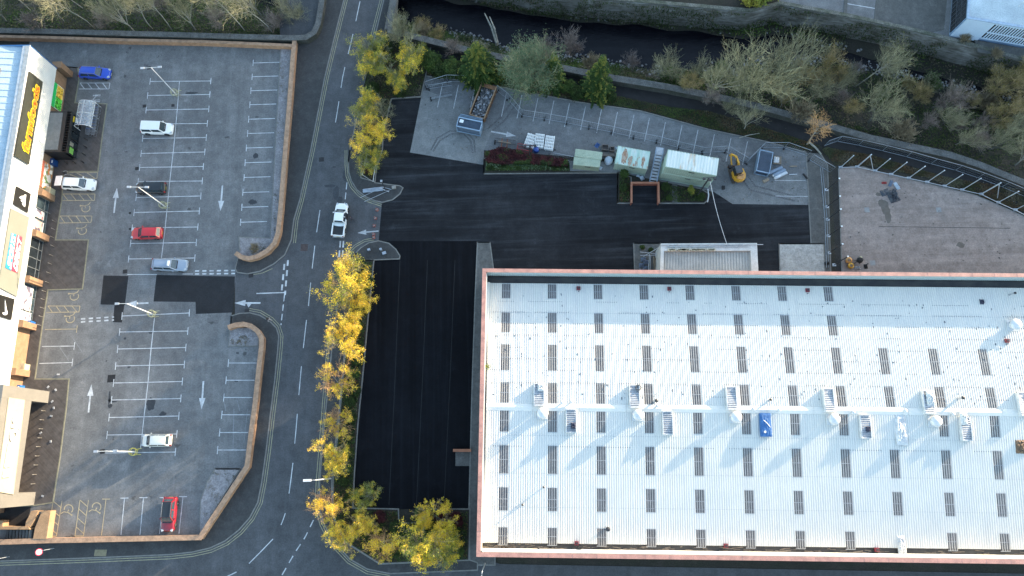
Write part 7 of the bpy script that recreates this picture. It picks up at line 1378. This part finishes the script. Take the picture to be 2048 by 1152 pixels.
def bank(name, n, mats, seed, xr, f0, f1, s, hz, th, ns=.12, lab='', flat=.8, asp=.6, north=False):
    rr = random.Random(seed); mb = MB(); k = 0
    while k < n:
        k += 1; x = rr.uniform(*xr); t = rr.random()*(f1-f0)+f0
        if -31 < x < -20.5: continue
        y = Sf(x)+(R1f(x)-Sf(x))*t if not north else R2f(x)+(NWf(x)-R2f(x))*t
        v = mnoise.noise(Vector((x*ns, y*ns*1.6, seed*3.1)))+.4*mnoise.noise(Vector((x*.6, y*.6, seed)))
        if v < th: continue
        mb.m = min(len(mats)-1, max(0, int((v*.8+.45+rr.uniform(-.2, .2))*len(mats)))); leaf(mb, Vector((x, y, land_z(x, y)+.03+rr.random()*hz*(.5+max(0, v)))), s*rr.uniform(.6, 1.4), rr, flat, asp)
    tag(mb.build(name, [_mats[q] for q in mats]), lab, None, None, 'stuff')
bank('bank_ivy', 52000, ['bramble', 'bramble', 'leaf_dark', 'grass_green', 'leaf_dark'], 1, (-92, 95), .0, .97, .24, .5, -.35, lab='ivy, grass and brambles covering the river bank')
bank('bank_grass', 34000, ['grass_green', 'leaf_mid', 'grass_green'], 2, (-92, 95), .0, .9, .22, .4, -.02, lab='patches of brighter green grass on the river bank')
bank('dead_stalks', 9000, ['litter_brown', 'bramble', 'twigs_'] if False else ['litter_brown', 'bramble'], 3, (-92, 95), .1, 1.0, .7, .7, -.1, asp=.05, lab='dead brown stalks on the river bank')
bank('quay_ivy', 8000, ['leaf_dark', 'bramble', 'leaf_dark', 'grass_green'], 4, (-30, 95), .0, .95, .26, 1.6, -.25, lab='ivy and weeds at the foot of the quay wall', north=True)
M('river_stone', (.28, .27, .27), .9, (.16, .155, .15), 2, island=.5)
mb = MB(); rr = random.Random(9)
for _ in range(1500):
    x = rr.uniform(-35, 95); w_ = mnoise.noise(Vector((x*.12, 4, 2)))
    if w_ < -.12: continue
    y = R1f(x)+rr.gauss(-.5, .55); s = rr.uniform(.10, .30); c = Vector((x, y, max(RZ, land_z(x, y))+.04)); mb.lathe(c, [(s*.6, 0), (s, s*.3), (s*.5, s*.6)], 5, Matrix.Rotation(rr.uniform(0, 6), 3, 'Z')@Matrix.Diagonal((1, rr.uniform(.5, 1), 1)))
for _ in range(160): x = rr.uniform(-5, 60); y = R2f(x)+rr.uniform(.2, 2); s = rr.uniform(.1, .3); mb.lathe((x, y, RZ+.3), [(s*.6, 0), (s, s*.3), (s*.5, s*.6)], 5)
tag(mb.build('stones', _mats['river_stone']), 'pale stones strewn along the water edge', None, None, 'stuff')
# ivy hanging on the quay wall
mb = MB(); rr = random.Random(15)
for _ in range(16000):
    q = Q[rr.randrange(len(Q)-1)]; t = rr.random(); x = q.x+rr.uniform(0, 1.5); y = NWf(x); z = RZ+.4+(4.6)*t; v = mnoise.noise(Vector((x*.16, z*.35, 8)))
    if v < -.02-.25*(1-t) or not -34 < x < 92: continue
    mb.m = 0 if rr.random() < .6 else 1; leaf(mb, Vector((x, y-.45-.5*(1-t)-rr.random()*.25, z)), .22*rr.uniform(.6, 1.4), rr, 1.2)
tag(mb.build('wall_ivy', [_mats['leaf_dark'], _mats['bramble']]), 'ivy clinging to the quay wall', None, None, 'stuff')
mb = MB(); rr = random.Random(33)
for _ in range(420):
    q_ = rr.choice([(rr.uniform(990, 1600), rr.uniform(225, 300)), (rr.uniform(1440, 1610), rr.uniform(300, 405)), (rr.uniform(1145, 1240), rr.uniform(325, 342)), (rr.uniform(1690, 2040), rr.uniform(350, 535)), (rr.uniform(850, 960), rr.uniform(180, 300))]); p = G(*q_); s = rr.uniform(.05, .17); mb.box((p.x, p.y, .04 if q_[0] < 1660 else .09), (s, s*rr.uniform(.3, 1.5), .05), rr.uniform(0, 3))
tag(mb.build('site_rubbish', M('rubbish_mix', (.20, .18, .15), .9, (.06, .055, .05), 1, island=.7)), 'small scraps of rubbish and grit on the yards', None, None, 'stuff')
# fallen dead trunks in the shallows
for k, (a_, b_, lb) in enumerate([((969, 26), (993, 86), 'long pale dead trunk leaning over the water, left of the pair'), ((979, 33), (995, 84), 'shorter pale dead trunk leaning over the water, right of the pair')]):
    A, B = G(*a_, -.5), G(*b_, -2.5); e = empty('dead_trunk', (B.x, B.y, land_z(B.x, B.y)), 0, lb, 'dead tree'); mb = MB(); m_ = A.lerp(B, .5)+Vector((.15, 0, .2)); mb.tube([B+Vector((0, 0, -.6)), B, m_, A], [.22, .2, .16, .07], 6); wb(mb, 'trunk', _mats['bark_pale'], e)
A = G(945, 40, -2.5); e = plant(BAR[:1], (946, 82), .62, 'tangle of fallen bare branches lying over the water left of the dead trunks', z=-3.2, tilt=(.9, .25), rz=.6)
for k, (c, a_, l_, lb) in enumerate([((1630, 296), .9, 2.6, 'cut log lying upright to the left at the corner of the footpath'), ((1499, 271), .2, 3.2, 'fallen pale branch on the verge above the parking bays')]):
    p = G(*c, .2); e = empty('fallen_log', (p.x, p.y, 0), a_*(-1 if k == 0 else 1), lb, 'log'); mb = MB(); mb.tube([(-l_/2, 0, .18), (0, .1, .2), (l_/2, 0, .18)], [.17, .15, .12] if k == 0 else [.09, .07, .04], 7); mb.build('wood', _mats['bark_pale'], e)
mb = MB(); rr = random.Random(21)
for px_ in ([(562, 99), (580, 99), (553, 470), (545, 470)], [(480, 476), (541, 478), (544, 496), (512, 516), (482, 513)], [(461, 658), (498, 656), (517, 668), (515, 690), (460, 690)], [(432, 940), (478, 940), (402, 1064), (405, 1000), (416, 967)]):
    P = [(p.x, p.y) for p in W(px_)]; k = 0
    while k < 160:
        x, y = rr.uniform(min(p[0] for p in P), max(p[0] for p in P)), rr.uniform(min(p[1] for p in P), max(p[1] for p in P)); k += 1
        if inside(P, x, y) and mnoise.noise(Vector((x*.5, y*.5, 3))) > 0: [leaf(mb, Vector((x+rr.gauss(0, .12), y+rr.gauss(0, .12), .16+rr.random()*.06)), .12, rr) for _ in range(5)]
tag(mb.build('bed_litter', _mats['bramble']), 'dark weeds and litter on the gravel beds', None, None, 'stuff')
for o in PROTO:
    if o.name not in used:
        for c in list(o.children): bpy.data.objects.remove(c)
        bpy.data.objects.remove(o)
# ------------------------------------------------------------------ people
def person(px, rz, lab, top, legs, hair, lean=0.0):
    p = G(*px); e = empty('person', (p.x, p.y, .12 if px[0] < 600 else .0), rz, lab, 'person')
    J = {'pelvis': (0, 0, .95), 'waist': (0, 0, 1.12), 'chest': (.02, 0, 1.36), 'neck': (.02, 0, 1.50), 'head0': (.04, 0, 1.60), 'head1': (.05, 0, 1.74)}
    names = list(J); vs = [J[n] for n in names]; rad = {0: .15, 1: .135, 2: .16, 3: .055, 4: .09, 5: .085}; ed = [(0, 1), (1, 2), (2, 3), (3, 4), (4, 5)]
    def ch(root, pts, rs):
        prev = root
        for q, r in zip(pts, rs): vs.append(q); i = len(vs)-1; rad[i] = r; ed.append((prev, i)); prev = i
        return prev
    for s in (-1, 1):
        ch(0, [(0, .10*s, .88), (.16*s, .10*s, .50), (.10*s-.10 if s < 0 else .14, .10*s, .09), ((.10*s-.10 if s < 0 else .14)+.16, .10*s, .04)], [.10, .06, .045, .04])
        hnd = ch(2, [(.02, .19*s, 1.42), (-.10*s, .25*s, 1.14), (.06-.1*s, .26*s, .90), (.09-.1*s, .26*s, .84)], [.065, .045, .032, .035])
        for f in range(4): ch(hnd, [(.11-.1*s, .26*s+(f-1.5)*.02, .80-.005*f), (.12-.1*s, .255*s+(f-1.5)*.02, .765+.008*abs(f-1.5))], [.009, .008])
        ch(hnd, [(.13-.1*s, .235*s, .83), (.145-.1*s, .225*s, .80)], [.010, .009])
    me = bpy.data.meshes.new('body'); me.from_pydata(vs, ed, []); o = bpy.data.objects.new('body', me); COL.objects.link(o); o.parent = e
    sk = o.modifiers.new('skin', 'SKIN'); sk.use_smooth_shade = True
    for i, v in enumerate(me.skin_vertices[0].data): v.radius = (rad[i]*.85, rad[i]) if i < 3 else (rad[i], rad[i]); v.use_root = (i == 0)
    o.modifiers.new('sub', 'SUBSURF').levels = 1; o.modifiers['sub'].render_levels = 1
    m, t, b = newmat('clothes'); tc = t.nodes.new('ShaderNodeTexCoord'); sp = t.nodes.new('ShaderNodeSeparateXYZ'); t.links.new(tc.outputs['Object'], sp.inputs[0])
    rp = t.nodes.new('ShaderNodeValToRGB'); rp.color_ramp.interpolation = 'CONSTANT'; mr = t.nodes.new('ShaderNodeMath'); mr.operation = 'DIVIDE'; mr.inputs[1].default_value = 2.0; t.links.new(sp.outputs[2], mr.inputs[0]); t.links.new(mr.outputs[0], rp.inputs[0])
    es = rp.color_ramp.elements; es[0].position = 0; es[0].color = (.02, .02, .02, 1); es[1].position = .045; es[1].color = (*legs, 1)
    for ps, cc in ((.50, top), (.755, (.45, .28, .20))): q = es.new(ps); q.position = ps; q.color = (*cc, 1)
    t.links.new(rp.outputs[0], b.inputs['Base Color']); b.inputs['Roughness'].default_value = .85; me.materials.append(m)
    mb = MB(); mb.lathe((.03, 0, 1.66), [(.10, 0), (.105, .06), (.085, .12), (.03, .15)], 14); mb.build('hair', M('hair_'+str(hair[0]), hair, .9), e, True)
    mb = MB(); mb.lathe((.135, 0, 1.655), [(.018, 0), (.008, .045)], 6); mb.build('nose', M('skin_tone', (.45, .28, .20), .6), e)
person((706, 441), R_(150), 'person in dark work clothes standing at the open door of the white pickup', (.03, .03, .045), (.025, .025, .03), (.03, .02, .015))
person((541, 641), R_(-35), 'person in a dark top and pale trousers stepping off the kerb at the entrance', (.02, .02, .025), (.45, .36, .34), (.02, .015, .012))
